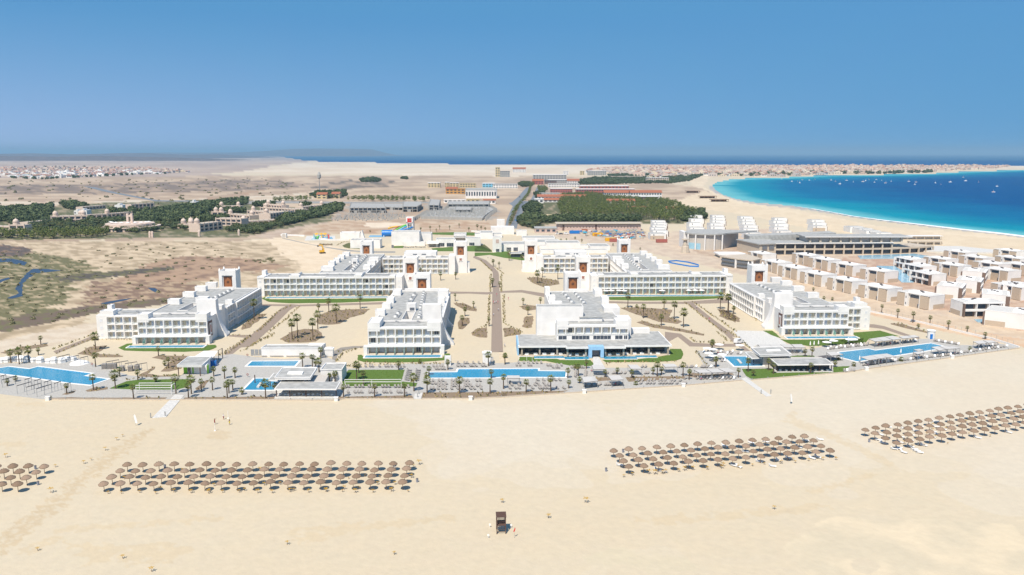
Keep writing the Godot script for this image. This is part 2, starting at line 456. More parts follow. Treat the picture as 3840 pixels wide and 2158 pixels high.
	zone([206.2,-564.8,269.7,-624.8,333,-624.8,342.4,-526.6,367.8,-454.6,266.3,-325.5,225.8,-342.7,233,-406.6,214.5,-403,211.1,-463.7], Color(0.43, 0.29, 0.21), Color(0.52, 0.39, 0.29), 3.0, 0.05)
	zone([178.9,-513.8,187.3,-468.1,198.3,-429.7,212,-393.9,225.3,-366.1,236.1,-348.7,227.2,-335.1,213.9,-356,197.4,-376.7,180.3,-403.1,175.2,-436.9,173.2,-468.1], Color(0.60, 0.48, 0.35), Color(0.54, 0.42, 0.30), 1.0, 0.06)
	zone([183.8,-400,198.8,-379.5,212.5,-353.5,223.6,-337.3,214.7,-323.5,204.4,-339.5,190.7,-363.5,179.8,-390.9], Color(0.58, 0.40, 0.26), Color(0.60, 0.46, 0.32), 1.0, 0.06)
	zone([474.3,-3767,866.9,-3353,667.1,-2717,467.3,-1952.6,324.5,-1185.3,343.6,-950.3,367.1,-792.3,384.6,-593.3,422.2,-463.7,511.6,-564.8,502.5,-779.3,407.1,-880.2,407.5,-1129.6,408.1,-1476,441.4,-1952.6,630,-2878], Color(0.68, 0.575, 0.42), Color(0.63, 0.52, 0.375), 3.0, 0.01)
	zone([241.3,-1246.8,302.9,-1078.8,318.6,-880.2,358.4,-720.1,389.4,-600.9,415.3,-515,454.3,-564.8,472,-731.2,395.6,-854.9,386,-1069.2,368.4,-1315,417.2,-1742], Color(0.66, 0.55, 0.395), Color(0.62, 0.51, 0.36), 3.0, 0.02)
	# wet sand along the water's edge
	zone([513.3,-2067,456.4,-1860.5,416.2,-1631.1,384.7,-1383.5,387.5,-1261.4,413.3,-1178.1,424.4,-1102.5,429.9,-1002.6,442.2,-941.7,456.9,-881.4,471.5,-831.1,485.3,-787.4,490,-759.5,498.7,-666.8,526.8,-705.1,506.7,-822.8,462.9,-986.6,451,-1172.5,418.9,-1364.7,466.5,-1807], Color(0.37, 0.36, 0.35), Color(0.45, 0.41, 0.36), 2.0, 0.02)
	# paler dry sand on the right-hand beach
	for k in 3:
		var e := k * 60.0
		zone([-36.6,-250.8,7.1,-256.6,63.4,-269,125.9,-284.4,286.1,-350.6,157.6,-187.1,94.5,-193.9,55.3,-201.1,19.2,-193.9,-15.9,-205], Color(0.605, 0.55, 0.45), Color(0.60, 0.535, 0.43), 8.0 + e * 0.5, 0.01, -0.4, 0.4, 0.34)
	# foreground beach: trampled tracks and darker patches
	zone([-107.5,-225,-104.8,-223.5,-104.4,-205.4,-104.9,-193.2,-103.7,-179.3,-102.7,-167.2,-102.2,-157.2,-103.3,-146.2,-108.2,-146.2,-108.7,-158,-108.5,-168.9,-109.1,-184.4,-109.4,-196.7,-109.7,-209.3], Color(0.50, 0.385, 0.235), sand, 2.2, 0.25, -0.15, 0.45, 0.6)
	zone([-87.6,-217.6,-86.2,-223.5,-82.3,-221.3,-80.5,-217.6,-82.5,-214.8,-86.3,-215.5], Color(0.50, 0.385, 0.235), sand, 1.2, 0.2, 0.0, 0.6, 0.45)
	zone([-161.5,-246.7,-152.9,-250.4,-149.1,-244.9,-155.3,-244], Color(0.555, 0.445, 0.285), sand, 1.5, 0.12, -0.1, 0.5, 0.45)
	zone([-147.8,-212,-138.7,-214.8,-134.4,-209.3,-139.6,-206.7], Color(0.555, 0.445, 0.285), sand, 2.0, 0.1, -0.1, 0.5, 0.45)
	zone([-99.3,-161.2,-65.3,-167.2,-64.1,-165,-84.1,-161.2,-97.9,-158.8], Color(0.555, 0.445, 0.285), sand, 2.0, 0.08, 0.1, 0.5, 0.45)
	zone([-47.9,-161.2,-19.9,-166.3,-13.1,-167.2,-12.9,-164.6,-34.1,-158.8,-44,-153.4], Color(0.555, 0.445, 0.285), sand, 2.2, 0.09, 0.15, 0.5, 0.45)
	zone([-101.5,-151.2,-96.7,-158,-94.7,-155.7,-97.3,-149], Color(0.555, 0.445, 0.285), sand, 1.5, 0.2, 0.1, 0.5, 0.45)
	zone([-93.9,-154.9,-65.8,-153.4,-66.4,-146.2,-83.8,-146.2], Color(0.555, 0.445, 0.285), sand, 3.0, 0.12, 0.2, 0.55, 0.45)
	zone([26.3,-165.9,46.9,-169.2,73.7,-173.8,72.4,-170.3,48.3,-165.3,30.7,-162.7], Color(0.555, 0.445, 0.285), sand, 2.0, 0.08, 0.1, 0.5, 0.45)
	zone([69.8,-179.9,92.2,-192,92.3,-189.9,72.2,-178.1], Color(0.555, 0.445, 0.285), sand, 1.5, 0.1, 0.0, 0.5, 0.45)
	zone([81.5,-231.1,89.2,-241.7,87.6,-233.2,94.8,-217.7,100.2,-199.4,98,-194.9,90.3,-215.9], Color(0.555, 0.445, 0.285), sand, 2.0, 0.15, 0.1, 0.5, 0.45)
	zone([55.9,-146.5,69.7,-157.6,80.4,-165.9,97.6,-170.3,113.7,-165.9,110.4,-151.8,99.3,-135.2,50.4,-135.2], Color(0.56, 0.49, 0.36), Color(0.66, 0.56, 0.40), 14.0, 0.03, -0.4, 0.5, 0.8)
	zone([12.9,-146.5,22.7,-153.7,33.9,-150,36.2,-144.8,26.8,-140.6,14.2,-140.6], Color(0.57, 0.50, 0.36), sand, 9.0, 0.04, -0.3, 0.5, 0.8)
	var e1 := FastNoiseLite.new(); e1.seed = 5; e1.frequency = 1.0; e1.fractal_octaves = 3
	var broad := FastNoiseLite.new(); broad.seed = 21; broad.frequency = 0.011; broad.fractal_octaves = 5
	var patch := FastNoiseLite.new(); patch.seed = 22; patch.frequency = 0.11; patch.fractal_octaves = 4
	# rows ever further apart with distance, columns fanning out, so that detail is even over the picture
	var rows := 430; var cols := 760
	var verts := PackedVector3Array(); var cl := PackedColorArray(); var nor := PackedVector3Array(); var idx := PackedInt32Array()
	verts.resize((rows + 1) * (cols + 1)); cl.resize(verts.size()); nor.resize(verts.size()); nor.fill(Vector3.UP)
	for r in rows + 1:
		var s := 1.0 - float(r) / rows
		var d := 80.0 / (s * 0.68 + 0.00135)
		for k in cols + 1:
			var x := d * (float(k) / cols - 0.5) * 1.9
			var z := -d
			var i := r * (cols + 1) + k
			var p := Vector2(x, z)
			var y := 0.0
			if (d < 9000.0 and inside(p, bay)) or (d > 1500.0 and inside(p, sea_outer)): y = -3.5
			verts[i] = Vector3(x, y, z)
			var b := broad.get_noise_2d(x, z)
			var q := patch.get_noise_2d(x, z)
			var col := sand.lerp(sand_b, clampf(0.3 + b * 0.45 + q * 0.3, 0.0, 1.0))
			for zn in zones:
				if not zn[0].has_point(p): continue
				var amp: float = zn[4]
				var fe := 0.55 / maxf(amp, 0.5)
				var jit := Vector2(e1.get_noise_2d(x * fe, z * fe), e1.get_noise_2d(x * fe + 53.0, z * fe - 17.0)) * amp
				if inside(p + jit, zn[1]):
					var fr: float = zn[5]
					var nz := e1.get_noise_2d(x * fr * 2.0 + 7.0, z * fr * 2.0)
					var tt := smoothstep(zn[6], zn[7], nz)
					col = col.lerp(Color(zn[2]).lerp(zn[3], tt), zn[8])
			var g := 1.0 + q * 0.03
			cl[i] = Color(col.r * g, col.g * g, col.b * g)
	for r in rows:
		for k in cols:
			var a := r * (cols + 1) + k
			idx.append_array([a, a + cols + 1, a + 1, a + 1, a + cols + 1, a + cols + 2])
	var arr := []; arr.resize(Mesh.ARRAY_MAX)
	arr[Mesh.ARRAY_VERTEX] = verts; arr[Mesh.ARRAY_NORMAL] = nor; arr[Mesh.ARRAY_COLOR] = cl; arr[Mesh.ARRAY_INDEX] = idx
	var am := ArrayMesh.new(); am.add_surface_from_arrays(Mesh.PRIMITIVE_TRIANGLES, arr)
	var gm := mat("ground", Color.WHITE, 0.95, noise_sheet(31, 0.05, 0.965, 1.0, 512, 5), 71.0)
	gm.vertex_color_use_as_albedo = true
	gm.normal_enabled = true; gm.normal_scale = 0.14
	gm.normal_texture = bump_sheet(32, 0.03, 512, 4.0)
	ground_piece("ground", am, gm)

func shore_distance(p: Vector2) -> float:
	var best := 1.0e9
	for i in bay.size() - 1:
		if i >= 12 and i <= 16: continue
		best = minf(best, p.distance_to(Geometry2D.get_closest_point_to_segment(p, bay[i], bay[i + 1])))
	return best

func make_water_and_hills() -> void:
	# the sea: one sheet, shallow water over sand near the shore, deep blue further out
	var rows := 150; var cols := 300
	var verts := PackedVector3Array(); var cl := PackedColorArray(); var nor := PackedVector3Array(); var idx := PackedInt32Array()
	var nz := FastNoiseLite.new(); nz.seed = 9; nz.frequency = 0.004
	for r in rows + 1:
		var s := 1.0 - float(r) / rows
		var d := 80.0 / (pow(s, 1.4) * 0.155 + 0.00045)
		for k in cols + 1:
			var x := d * (float(k) / cols * 1.75 - 0.62)
			var p := Vector2(x, -d)
			verts.append(Vector3(x, -0.45, -d)); nor.append(Vector3.UP)
			var col := Color(0.018, 0.10, 0.22)
			if d < 9000.0:
				var sd := shore_distance(p) * (1.0 + nz.get_noise_2d(x, -d) * 0.35)
				var w := nz.get_noise_2d(x * 3.0, -d * 9.0) * 0.12 + 1.0
				col = Color(0.13, 0.42, 0.46).lerp(Color(0.003, 0.235, 0.33), smoothstep(8.0, 60.0, sd))
				col = col.lerp(Color(0.002, 0.125, 0.27), smoothstep(45.0, 200.0, sd))
				col = col.lerp(Color(0.002, 0.07, 0.215), smoothstep(170.0, 480.0, sd))
				col = Color(col.r * w, col.g * w, col.b * w)
			cl.append(col)
	for r in rows:
		for k in cols:
			var a := r * (cols + 1) + k
			idx.append_array([a, a + cols + 1, a + 1, a + 1, a + cols + 1, a + cols + 2])
	var arr := []; arr.resize(Mesh.ARRAY_MAX)
	arr[Mesh.ARRAY_VERTEX] = verts; arr[Mesh.ARRAY_NORMAL] = nor; arr[Mesh.ARRAY_COLOR] = cl; arr[Mesh.ARRAY_INDEX] = idx
	var am := ArrayMesh.new(); am.add_surface_from_arrays(Mesh.PRIMITIVE_TRIANGLES, arr)
	var sm := mat("sea", Color.WHITE, 0.5)
	sm.metallic_specular = 0.15
	sm.uv1_triplanar = true; sm.uv1_world_triplanar = true; sm.uv1_scale = Vector3.ONE / 90.0
	sm.normal_enabled = true; sm.normal_scale = 0.8; sm.normal_texture = bump_sheet(33, 0.03, 256, 6.0)
	sm.vertex_color_use_as_albedo = true
	ground_piece("sea", am, sm)
	# the line of surf
	var surf := MB.new()
	surf.flat(organic(pts([433.7,-1242.6,441.7,-1148.2,441.4,-1029.5,453.2,-965.5,469.3,-905.6,483.5,-852.6,498.6,-809.3,504.5,-782.4,513.7,-687.3,505.4,-675.9,496,-768.9,490.7,-796.2,476.2,-839.5,463.4,-894.2,448.9,-956.2,437.8,-1021.1,437.8,-1137.8,433.6,-1236.4]), 1.6, 14.0, 3), 0.12)
	ground_piece("surf", surf.mesh(), M.foam)
	# mountains on the headland far off and low ridges over the plain
	var hm := mat("hill", lin(0.17, 0.125, 0.115), 0.95, noise_sheet(41, 0.02, 0.75, 1.0), 900.0)
	var ridges := [
		[-26000.0, [-40174088,-81130816,35157,81935,45433,122895,20688,61454,11127,35123,7383,24590,5042,17568,3818,14470,3065,13667,2992,15374,2840,16398,4579,27321,13468,81935,-7789,-49139,-2515,-16371,-2004,-14443], 5000.0],
		[-15000.0, [57197,61454,90055,122895,-77886,-122868,-48208905,-81130816,-33669,-61427,-121696,-245750,113583,245777,-19796,-49139,-29748,-81908,-6178,-18891,-3554,-11690], 2600.0],
		[-9500.0, [-45758,-49139,-21500,-30707,-15577,-24563,-10734,-18891,-11358,-22329,-7140,-16371,-4953,-12921,-3310,-9817], 900.0]]
	var hn := FastNoiseLite.new(); hn.seed = 77; hn.frequency = 0.0016; hn.fractal_octaves = 4
	for rd in ridges:
		var b := MB.new()
		var zc: float = rd[0]
		var sky := []
		for i in range(0, rd[1].size(), 2):
			var k: float = zc / rd[1][i + 1]
			# a ground point (x, z) lies on the same sight line as the crest, 80 m below the lens
			sky.append(Vector2(rd[1][i] * k, 80.0 - 80.0 * k))
		var prev := []
		for i in sky.size() - 1:
			for j in 10:
				var q: Vector2 = sky[i].lerp(sky[i + 1], j / 10.0)
				var rough: float = hn.get_noise_2d(q.x, zc) * q.y * 0.06
				var top := maxf(q.y + rough, 2.0)
				var row := [Vector3(q.x, top, zc)]
				for s in [0.2, 0.45, 0.75, 1.0]:
					row.append(Vector3(q.x + hn.get_noise_2d(q.x, s * 900.0) * 90.0, maxf(top * pow(1.0 - s, 1.25) * (1.0 + hn.get_noise_2d(q.x * 2.0, s * 3000.0) * 0.5), -2.0), zc + rd[2] * s))
				row.push_front(Vector3(q.x, -2.0, zc - rd[2]))
				if prev:
					for m in row.size() - 1:
						var nr: Vector3 = (row[m + 1] - row[m]).cross(prev[m] - row[m])
						if nr.y < 0: nr = -nr
						b.quad(prev[m], row[m], row[m + 1], prev[m + 1], nr)
				prev = row
		ground_piece("hills", b.mesh(), hm)

# ---------------------------------------------------------------- the white hotel blocks
func cached(key: String, make: Callable) -> Mesh:
	if not taken.has("mesh/" + key): taken["mesh/" + key] = make.call()
	return taken["mesh/" + key]

func frame_mesh(w: float, h: float, cols: int) -> Mesh:
	var b := MB.new()
	b.box(Vector3(0, 0, 0), Vector3(0.08, h, 0.1)); b.box(Vector3(w - 0.08, 0, 0), Vector3(w, h, 0.1))
	b.box(Vector3(0.08, h - 0.08, 0), Vector3(w - 0.08, h, 0.1)); b.box(Vector3(0.08, 0, 0), Vector3(w - 0.08, 0.08, 0.1))
	for i in range(1, cols):
		b.box(Vector3(w * i / cols - 0.035, 0.08, 0.01), Vector3(w * i / cols + 0.035, h - 0.08, 0.09))
	return b.mesh()

func pane_mesh(w: float, h: float) -> Mesh:
	return MB.new().box(Vector3(0.05, 0.05, 0.01), Vector3(w - 0.05, h - 0.05, 0.05)).mesh()

# one window: a frame with its pane; xf puts its lower left corner on the wall, z pointing out
func window(t: Node3D, xf: Transform3D, w: float, h: float, cols := 2, glass := "glass_a", called := "window") -> MeshInstance3D:
	var k := "%.2f_%.2f_%d" % [w, h, cols]
	var f := part(t, called, cached("frame" + k, frame_mesh.bind(w, h, cols)), M.white_fresh, xf)
	part(f, "pane", cached("pane" + k, pane_mesh.bind(w, h)), M[glass])
	return f

func face(o: Vector3, r: Vector3) -> Transform3D:
	# a wall frame: x along the wall, y up, z out of it
	return Transform3D(Basis(r, Vector3.UP, r.cross(Vector3.UP)), o)

# a front of recessed balconies. o: lower left corner on the outer plane; r: direction to the right as seen from outside
func balconies(t: Node3D, o: Vector3, r: Vector3, nb: int, bw: float, nf: int, fh: float, dep := 1.9, screens := false, win_at := 0.42, top_band := 0.8, rails := true) -> void:
	var xf := face(o, r)
	var w := nb * bw
	var h := nf * fh
	part(t, "rear_wall", MB.new().box(Vector3(0, 0.02, -dep - 0.25), Vector3(w, h, -dep)).mesh(), M.cream, xf)
	for i in nb + 1:
		var x := clampf(i * bw, 0.2, w - 0.2)
		part(t, "balcony_divider", cached("divider%.2f_%.2f" % [h, dep], func(): return MB.new().box(Vector3(-0.2, 0, -dep - 0.02), Vector3(0.2, h + 0.02, 0.05)).mesh()), M.white, xf * Transform3D(Basis.IDENTITY, Vector3(x, 0, 0)))
	for f in nf:
		if f > 0 or not screens:
			part(t, "balcony_floor", MB.new().box(Vector3(0.01, f * fh - 0.3 if f > 0 else 0.0, -dep - 0.01), Vector3(w - 0.01, f * fh + 0.16, 0.0)).mesh(), M.white, xf)
		for i in nb:
			var g := "glass_a" if rng.randf() < 0.55 else ("glass_b" if rng.randf() < 0.86 else "glass_c")
			window(t, xf * Transform3D(Basis.IDENTITY, Vector3(i * bw + bw * win_at, f * fh + 0.16, -dep)), bw * 0.52, minf(2.35, fh - 0.75), 2, g)
			if rails and (f > 0 or not screens):
				part(t, "balcony_rail", cached("rail%.2f" % bw, func(): return MB.new().box(Vector3(0.18, 0, -0.12), Vector3(bw - 0.18, 0.85, -0.08)).mesh()), M.glass_rail, xf * Transform3D(Basis.IDENTITY, Vector3(i * bw, f * fh + 0.16, 0)))
	part(t, "parapet", MB.new().box(Vector3(0, h + 0.0, -dep - 0.24), Vector3(w, h + top_band, 0.02)).mesh(), M.white, xf)
	if screens:
		for i in range(1, nb):
			var s := part(t, "glass_screen", cached("screen", func(): return MB.new().slab(PackedVector2Array([Vector2(0, 0.1), Vector2(2.6, 0.1), Vector2(2.6, 1.5), Vector2(0, 2.4)]), -0.03, 0.03).mesh()), M.glass_screen)
			s.transform = xf * Transform3D(Basis(Vector3.BACK, Vector3.UP, Vector3.LEFT), Vector3(i * bw, 0, 0.05))

# a solid block with an optional light well, grey roof sheets and a rim; well = [x0, x1, z0, z1] or []
func block(t: Node3D, x0: float, x1: float, zf: float, zb: float, h: float, well := [], rim := 0.45, called := "main_block") -> void:
	var rects := [[x0, x1, zf, zb]]
	if well:
		rects = [[x0, well[0], zf, zb], [well[1], x1, zf, zb], [well[0], well[1], zf, well[2]], [well[0], well[1], well[3], zb]]
	var b := MB.new(); var rf := MB.new(); var rm := MB.new()
	for q in rects:
		b.box(Vector3(q[0], 0, q[2]), Vector3(q[1], h - 0.1, q[3]))
		rf.box(Vector3(q[0], h - 0.08, q[2]), Vector3(q[1], h, q[3]))
	rm.box(Vector3(x0 - 0.02, h - 0.3, zf + 0.02), Vector3(x0 + 0.3, h + rim, zb - 0.02)); rm.box(Vector3(x1 - 0.3, h - 0.3, zf + 0.02), Vector3(x1 + 0.02, h + rim, zb - 0.02))
	rm.box(Vector3(x0 + 0.3, h - 0.3, zf - 0.28), Vector3(x1 - 0.3, h + rim - 0.01, zf + 0.015)); rm.box(Vector3(x0 + 0.3, h - 0.3, zb - 0.015), Vector3(x1 - 0.3, h + rim - 0.01, zb + 0.28))
	if well:
		rm.box(Vector3(well[0] - 0.25, h - 0.3, well[2] + 0.25), Vector3(well[0], h + 0.35, well[3] - 0.25)); rm.box(Vector3(well[1], h - 0.3, well[2] + 0.25), Vector3(well[1] + 0.25, h + 0.35, well[3] - 0.25))
		rm.box(Vector3(well[0], h - 0.3, well[2]), Vector3(well[1], h + 0.34, well[2] + 0.25)); rm.box(Vector3(well[0], h - 0.3, well[3] - 0.25), Vector3(well[1], h + 0.34, well[3]))
	part(t, called, b.mesh(), M.white); part(t, "roof", rf.mesh(), M.roof); part(t, "roof_rim", rm.mesh(), M.white)

# a white box on the roof, with thin coping
func roof_box(t: Node3D, x0: float, x1: float, zf: float, zb: float, y0: float, y1: float, called := "roof_box") -> MeshInstance3D:
	var b := MB.new().box(Vector3(x0, y0, zf), Vector3(x1, y1 - 0.3, zb))
	var xa := minf(x0, x1); var xb := maxf(x0, x1)
	for q in [[xa, xa + 0.2, zf, zb], [xb - 0.2, xb, zf, zb], [xa + 0.2, xb - 0.2, zf, zf - 0.2], [xa + 0.2, xb - 0.2, zb + 0.2, zb]]:
		b.box(Vector3(q[0], y1 - 0.3, q[2]), Vector3(q[1], y1, q[3]))
	var o := part(t, called, b.mesh(), M.white)
	return o

func unit_mesh() -> Mesh:
	return MB.new().box(Vector3(-0.55, 0.25, -0.28), Vector3(0.55, 1.15, 0.28)).box(Vector3(-0.5, 0, -0.22), Vector3(-0.4, 0.25, 0.22)).box(Vector3(0.4, 0, -0.22), Vector3(0.5, 0.25, 0.22)).box(Vector3(0.55, 0.3, -0.15), Vector3(1.1, 0.42, 0.15)).mesh()

# a row of air conditioners with a pipe duct beside them
func units(t: Node3D, x0: float, z0: float, x1: float, z1: float, y: float, n: int) -> void:
	for i in n:
		var k := float(i) / maxi(n - 1, 1)
		part(t, "air_conditioner", cached("ac", unit_mesh), M.white_fresh if i % 2 == 0 else M.steel, Transform3D(Basis(Vector3.UP, rng.randf_range(-0.2, 0.2)), Vector3(lerpf(x0, x1, k), y, lerpf(z0, z1, k))))
	var d := Vector3(x1 - x0, 0, z1 - z0)
	if d.length() > 6.0:
		var s := d.normalized().cross(Vector3.UP) * 1.2
		part(t, "pipe_duct", MB.new().bar(Vector3(x0, y + 0.22, z0) + s, Vector3(x1, y + 0.22, z1) + s, 0.35, 0.3).mesh(), M.steel)

func ducts(t: Node3D, x0: float, x1: float, z: float, y: float) -> void:
	var b := MB.new()
	b.box(Vector3(x0, y, z), Vector3(x1, y + 0.3, z - 0.4))
	var k := int(absf(x1 - x0) / 7.0)
	for i in k:
		var x := lerpf(x0, x1, (i + 0.5) / k)
		b.box(Vector3(x - 0.5, y + 0.3, z - 0.1), Vector3(x + 0.3, y + 0.75, z - 0.5)); b.box(Vector3(x + 0.5, y + 0.02, z + 0.1), Vector3(x + 0.9, y + 0.6, z + 0.5))
	part(t, "pipe_duct", b.mesh(), M.steel)

# the strip of water and its terrace along a ground floor
func strip_pool(t: Node3D, x0: float, x1: float, zf: float, zb: float) -> void:
	part(t, "terrace", MB.new().box(Vector3(x0, 0.05, zb), Vector3(x1, 0.2, zf - 3.6)).mesh(), M.terrace)
	var b := MB.new()
	b.box(Vector3(x0 - 0.6, 0.04, zf + 0.4), Vector3(x1 + 0.6, 0.27, zf)); b.box(Vector3(x0 - 0.6, 0.04, zf), Vector3(x0, 0.33, zf - 3.6)); b.box(Vector3(x1, 0.04, zf), Vector3(x1 + 0.6, 0.33, zf - 3.6))
	b.box(Vector3(x0, 0.03, zf - 3.45), Vector3(x1, 0.24, zf - 3.6))
	part(t, "pool_edge", b.mesh(), M.coping)
	part(t, "pool_water", MB.new().box(Vector3(x0 + 0.003, 0.03, zf - 0.003), Vector3(x1 - 0.003, 0.21, zf - 3.447)).mesh(), M.water_pool)

func curve_fin(x_top: float, x_foot: float, y_top: float, x_in: float, m: float) -> PackedVector2Array:
	var p := PackedVector2Array([Vector2(m * x_in, 0.0), Vector2(m * x_in, y_top)])
	p.append(Vector2(m * x_top, y_top))
	for i in range(1, 11):
		var k := i / 10.0
		p.append(Vector2(m * (x_top + (x_foot - x_top) * pow(k, 2.6)), lerpf(y_top - 0.4, 0.7, k)))
	p.append(Vector2(m * x_foot, 0.0))
	return p

# tall gate tower: white shaft, framed wooden door under the top, horned corners
func tower(label: String, u: float, w: float, wide: float, deep: float, door_y: float, h: float, extras := 0, m := 1.0) -> void:
	var t := thing("gate_tower", label, "tower", rp(u, w), PHI, "gate towers with carved doors")
	var hw := wide * 0.5; var dw := 2.25; var dh := 5.6
	var b := MB.new()
	# shaft with a deep door niche in front
	b.box(Vector3(-hw, 0, 0), Vector3(hw, door_y, -deep))
	b.box(Vector3(-hw, door_y, 0), Vector3(-dw - 0.5, h - 1.2, -deep)); b.box(Vector3(dw + 0.5, door_y, 0), Vector3(hw, h - 1.2, -deep))
	b.box(Vector3(-dw - 0.5, door_y, -1.0), Vector3(dw + 0.5, h - 1.2, -deep)); b.box(Vector3(-dw - 0.5, door_y + dh + 0.5, 0), Vector3(dw + 0.5, h - 1.2, -1.0))
	part(t, "shaft", b.mesh(), M.white)
	var c := MB.new()
	for q in [[-hw, hw, 0.0, -0.35], [-hw, hw, -deep + 0.35, -deep], [-hw, -hw + 0.35, -0.35, -deep + 0.35], [hw - 0.35, hw, -0.35, -deep + 0.35]]:
		c.box(Vector3(q[0], h - 1.2, q[2]), Vector3(q[1], h, q[3]))
	part(t, "parapet", c.mesh(), M.white)
	for s in [[-1, 0], [1, 0], [-1, 1], [1, 1]]:
		var x: float = s[0] * (hw - 0.4); var z: float = -0.4 if s[1] == 0 else -deep + 0.4
		part(t, "corner_horn", cached("horn", func(): return MB.new().lathe(Vector3.ZERO, [Vector2(0.62, 0), Vector2(0.56, 0.7), Vector2(0.35, 1.1), Vector2(0.0, 1.75)], 4, true).mesh()), M.white, Transform3D(Basis(Vector3.UP, PI / 4), Vector3(x, h - 0.3, z)))
	part(t, "door_surround", MB.new().box(Vector3(-dw - 0.5, door_y, -0.6), Vector3(-dw, door_y + dh, -0.99)).box(Vector3(dw, door_y, -0.6), Vector3(dw + 0.5, door_y + dh, -0.99)).box(Vector3(-dw - 0.5, door_y + dh, -0.6), Vector3(dw + 0.5, door_y + dh + 0.5, -0.99)).mesh(), M.white)
	var d := part(t, "door", MB.new().box(Vector3(-dw, door_y, -0.75), Vector3(dw, door_y + dh, -0.98)).mesh(), M.wood_door)
	var arch := PackedVector2Array()
	for p in [[-1.75, 0.0], [1.75, 0.0], [1.75, 2.9], [1.6, 3.5], [1.1, 3.9], [0.55, 4.25], [0.2, 4.7], [0.0, 5.1], [-0.2, 4.7], [-0.55, 4.25], [-1.1, 3.9], [-1.6, 3.5], [-1.75, 2.9]]: arch.append(Vector2(p[0], p[1] + door_y))
	part(d, "arch_panel", MB.new().slab(arch, -0.74, -0.66).mesh(), M.wood_arch)
	part(d, "rosette", MB.new().lathe(Vector3.ZERO, [Vector2(0.0, 0.1), Vector2(0.55, 0.08), Vector2(0.75, 0.0)], 12).mesh(), M.wood_door, Transform3D(Basis(Vector3.RIGHT, PI / 2), Vector3(0, door_y + 2.5, -0.67)))
	part(d, "leaf_joint", MB.new().box(Vector3(-0.04, door_y + 0.05, -0.655), Vector3(0.04, door_y + 3.6, -0.64)).mesh(), M.brown_trim)
	if extras > 0:
		var l := part(t, "lattice_window", MB.new().box(Vector3(-1.3, door_y - 4.2, 0.3), Vector3(1.3, door_y - 1.6, 0.0)).mesh(), M.white_fresh)
		var g := MB.new()
		for i in 5:
			g.box(Vector3(-0.72 + i * 0.33, door_y - 3.7, 0.31), Vector3(-0.6 + i * 0.33, door_y - 2.1, 0.4)); g.box(Vector3(-0.78, door_y - 3.65 + i * 0.36, 0.405), Vector3(0.78, door_y - 3.53 + i * 0.36, 0.44))
		part(l, "lattice", g.mesh(), M.red_lattice)
	if extras > 1:
		var f := MB.new(); f.slab(curve_fin(hw - 0.6, hw + 2.0, door_y - 1.0, hw - 0.8, m), -2.6, -0.9); f.slab(curve_fin(hw - 0.6, hw + 2.0, door_y - 1.0, hw - 0.8, m), -deep, -deep + 1.6)
		part(t, "buttress", f.mesh(), M.white)
		for s in [-1.0, 1.0]:
			part(t, "side_pier", MB.new().box(Vector3(s * hw, 0, -1.5), Vector3(s * (hw + 1.6), door_y - 0.5 if s * m < 0 else 7.0, -deep + 1.0)).mesh(), M.white)

func make_hotels() -> void:
	make_end_block("white hotel block with a long strip pool and green lawn beside the salt marsh", -138.0, 29.5, 1.0, 4)
	make_end_block("white hotel block above the large pool with people, next to the villa fence", 143.0, 38.5, -1.0, 2)
	make_centre_left()
	make_centre_right()
	make_long_block("long white hotel block with green glass screens behind the left palm gardens", -93.7, 144.0, 1.0)
	make_long_block("long white hotel block with parasols on its terraces, near the building site", 96.4, 144.5, -1.0)
	tower("white gate tower rising at the rear of the hotel block beside the salt marsh", -140.6, 113.0, 8.8, 8.0, 10.6, 19.2, 0)
	tower("white gate tower with dark doors at the rear of the block above the large pool", 144.8, 122.5, 8.8, 8.0, 10.6, 19.4, 0)
	tower("white gate tower with brown doors closing the long grey roof left of the avenue", -37.6, 100.5, 8.6, 8.0, 10.6, 18.8, 0)
	tower("white gate tower with brown doors closing the long grey roof behind the restaurant", 40.4, 102.0, 8.6, 8.0, 10.6, 18.8, 0)
	tower("white gate tower with a red lattice window, at the end of the green-screened long block", -49.0, 155.0, 8.4, 8.0, 11.2, 20.2, 1)
	tower("white gate tower with a red lattice window, at the end of the parasol-terrace long block", 51.9, 155.5, 8.4, 8.0, 11.2, 20.2, 1)
	tower("white gate tower among the rear roofs near the yellow digger's clearing", -89.1, 251.0, 8.4, 8.0, 10.6, 19.2, 0)
	tower("white gate tower among the rear roofs in front of the scrap yard", 92.6, 254.0, 8.4, 8.0, 10.6, 19.4, 0)
	tower("tallest white gate tower with a flared buttress, left of the rear end of the avenue", -22.5, 230.0, 8.6, 8.0, 12.2, 21.2, 2, 1.0)
	tower("tallest white gate tower with a flared buttress, beside the lobby garden pavilion", 25.3, 233.0, 8.6, 8.0, 12.2, 21.2, 2, -1.0)

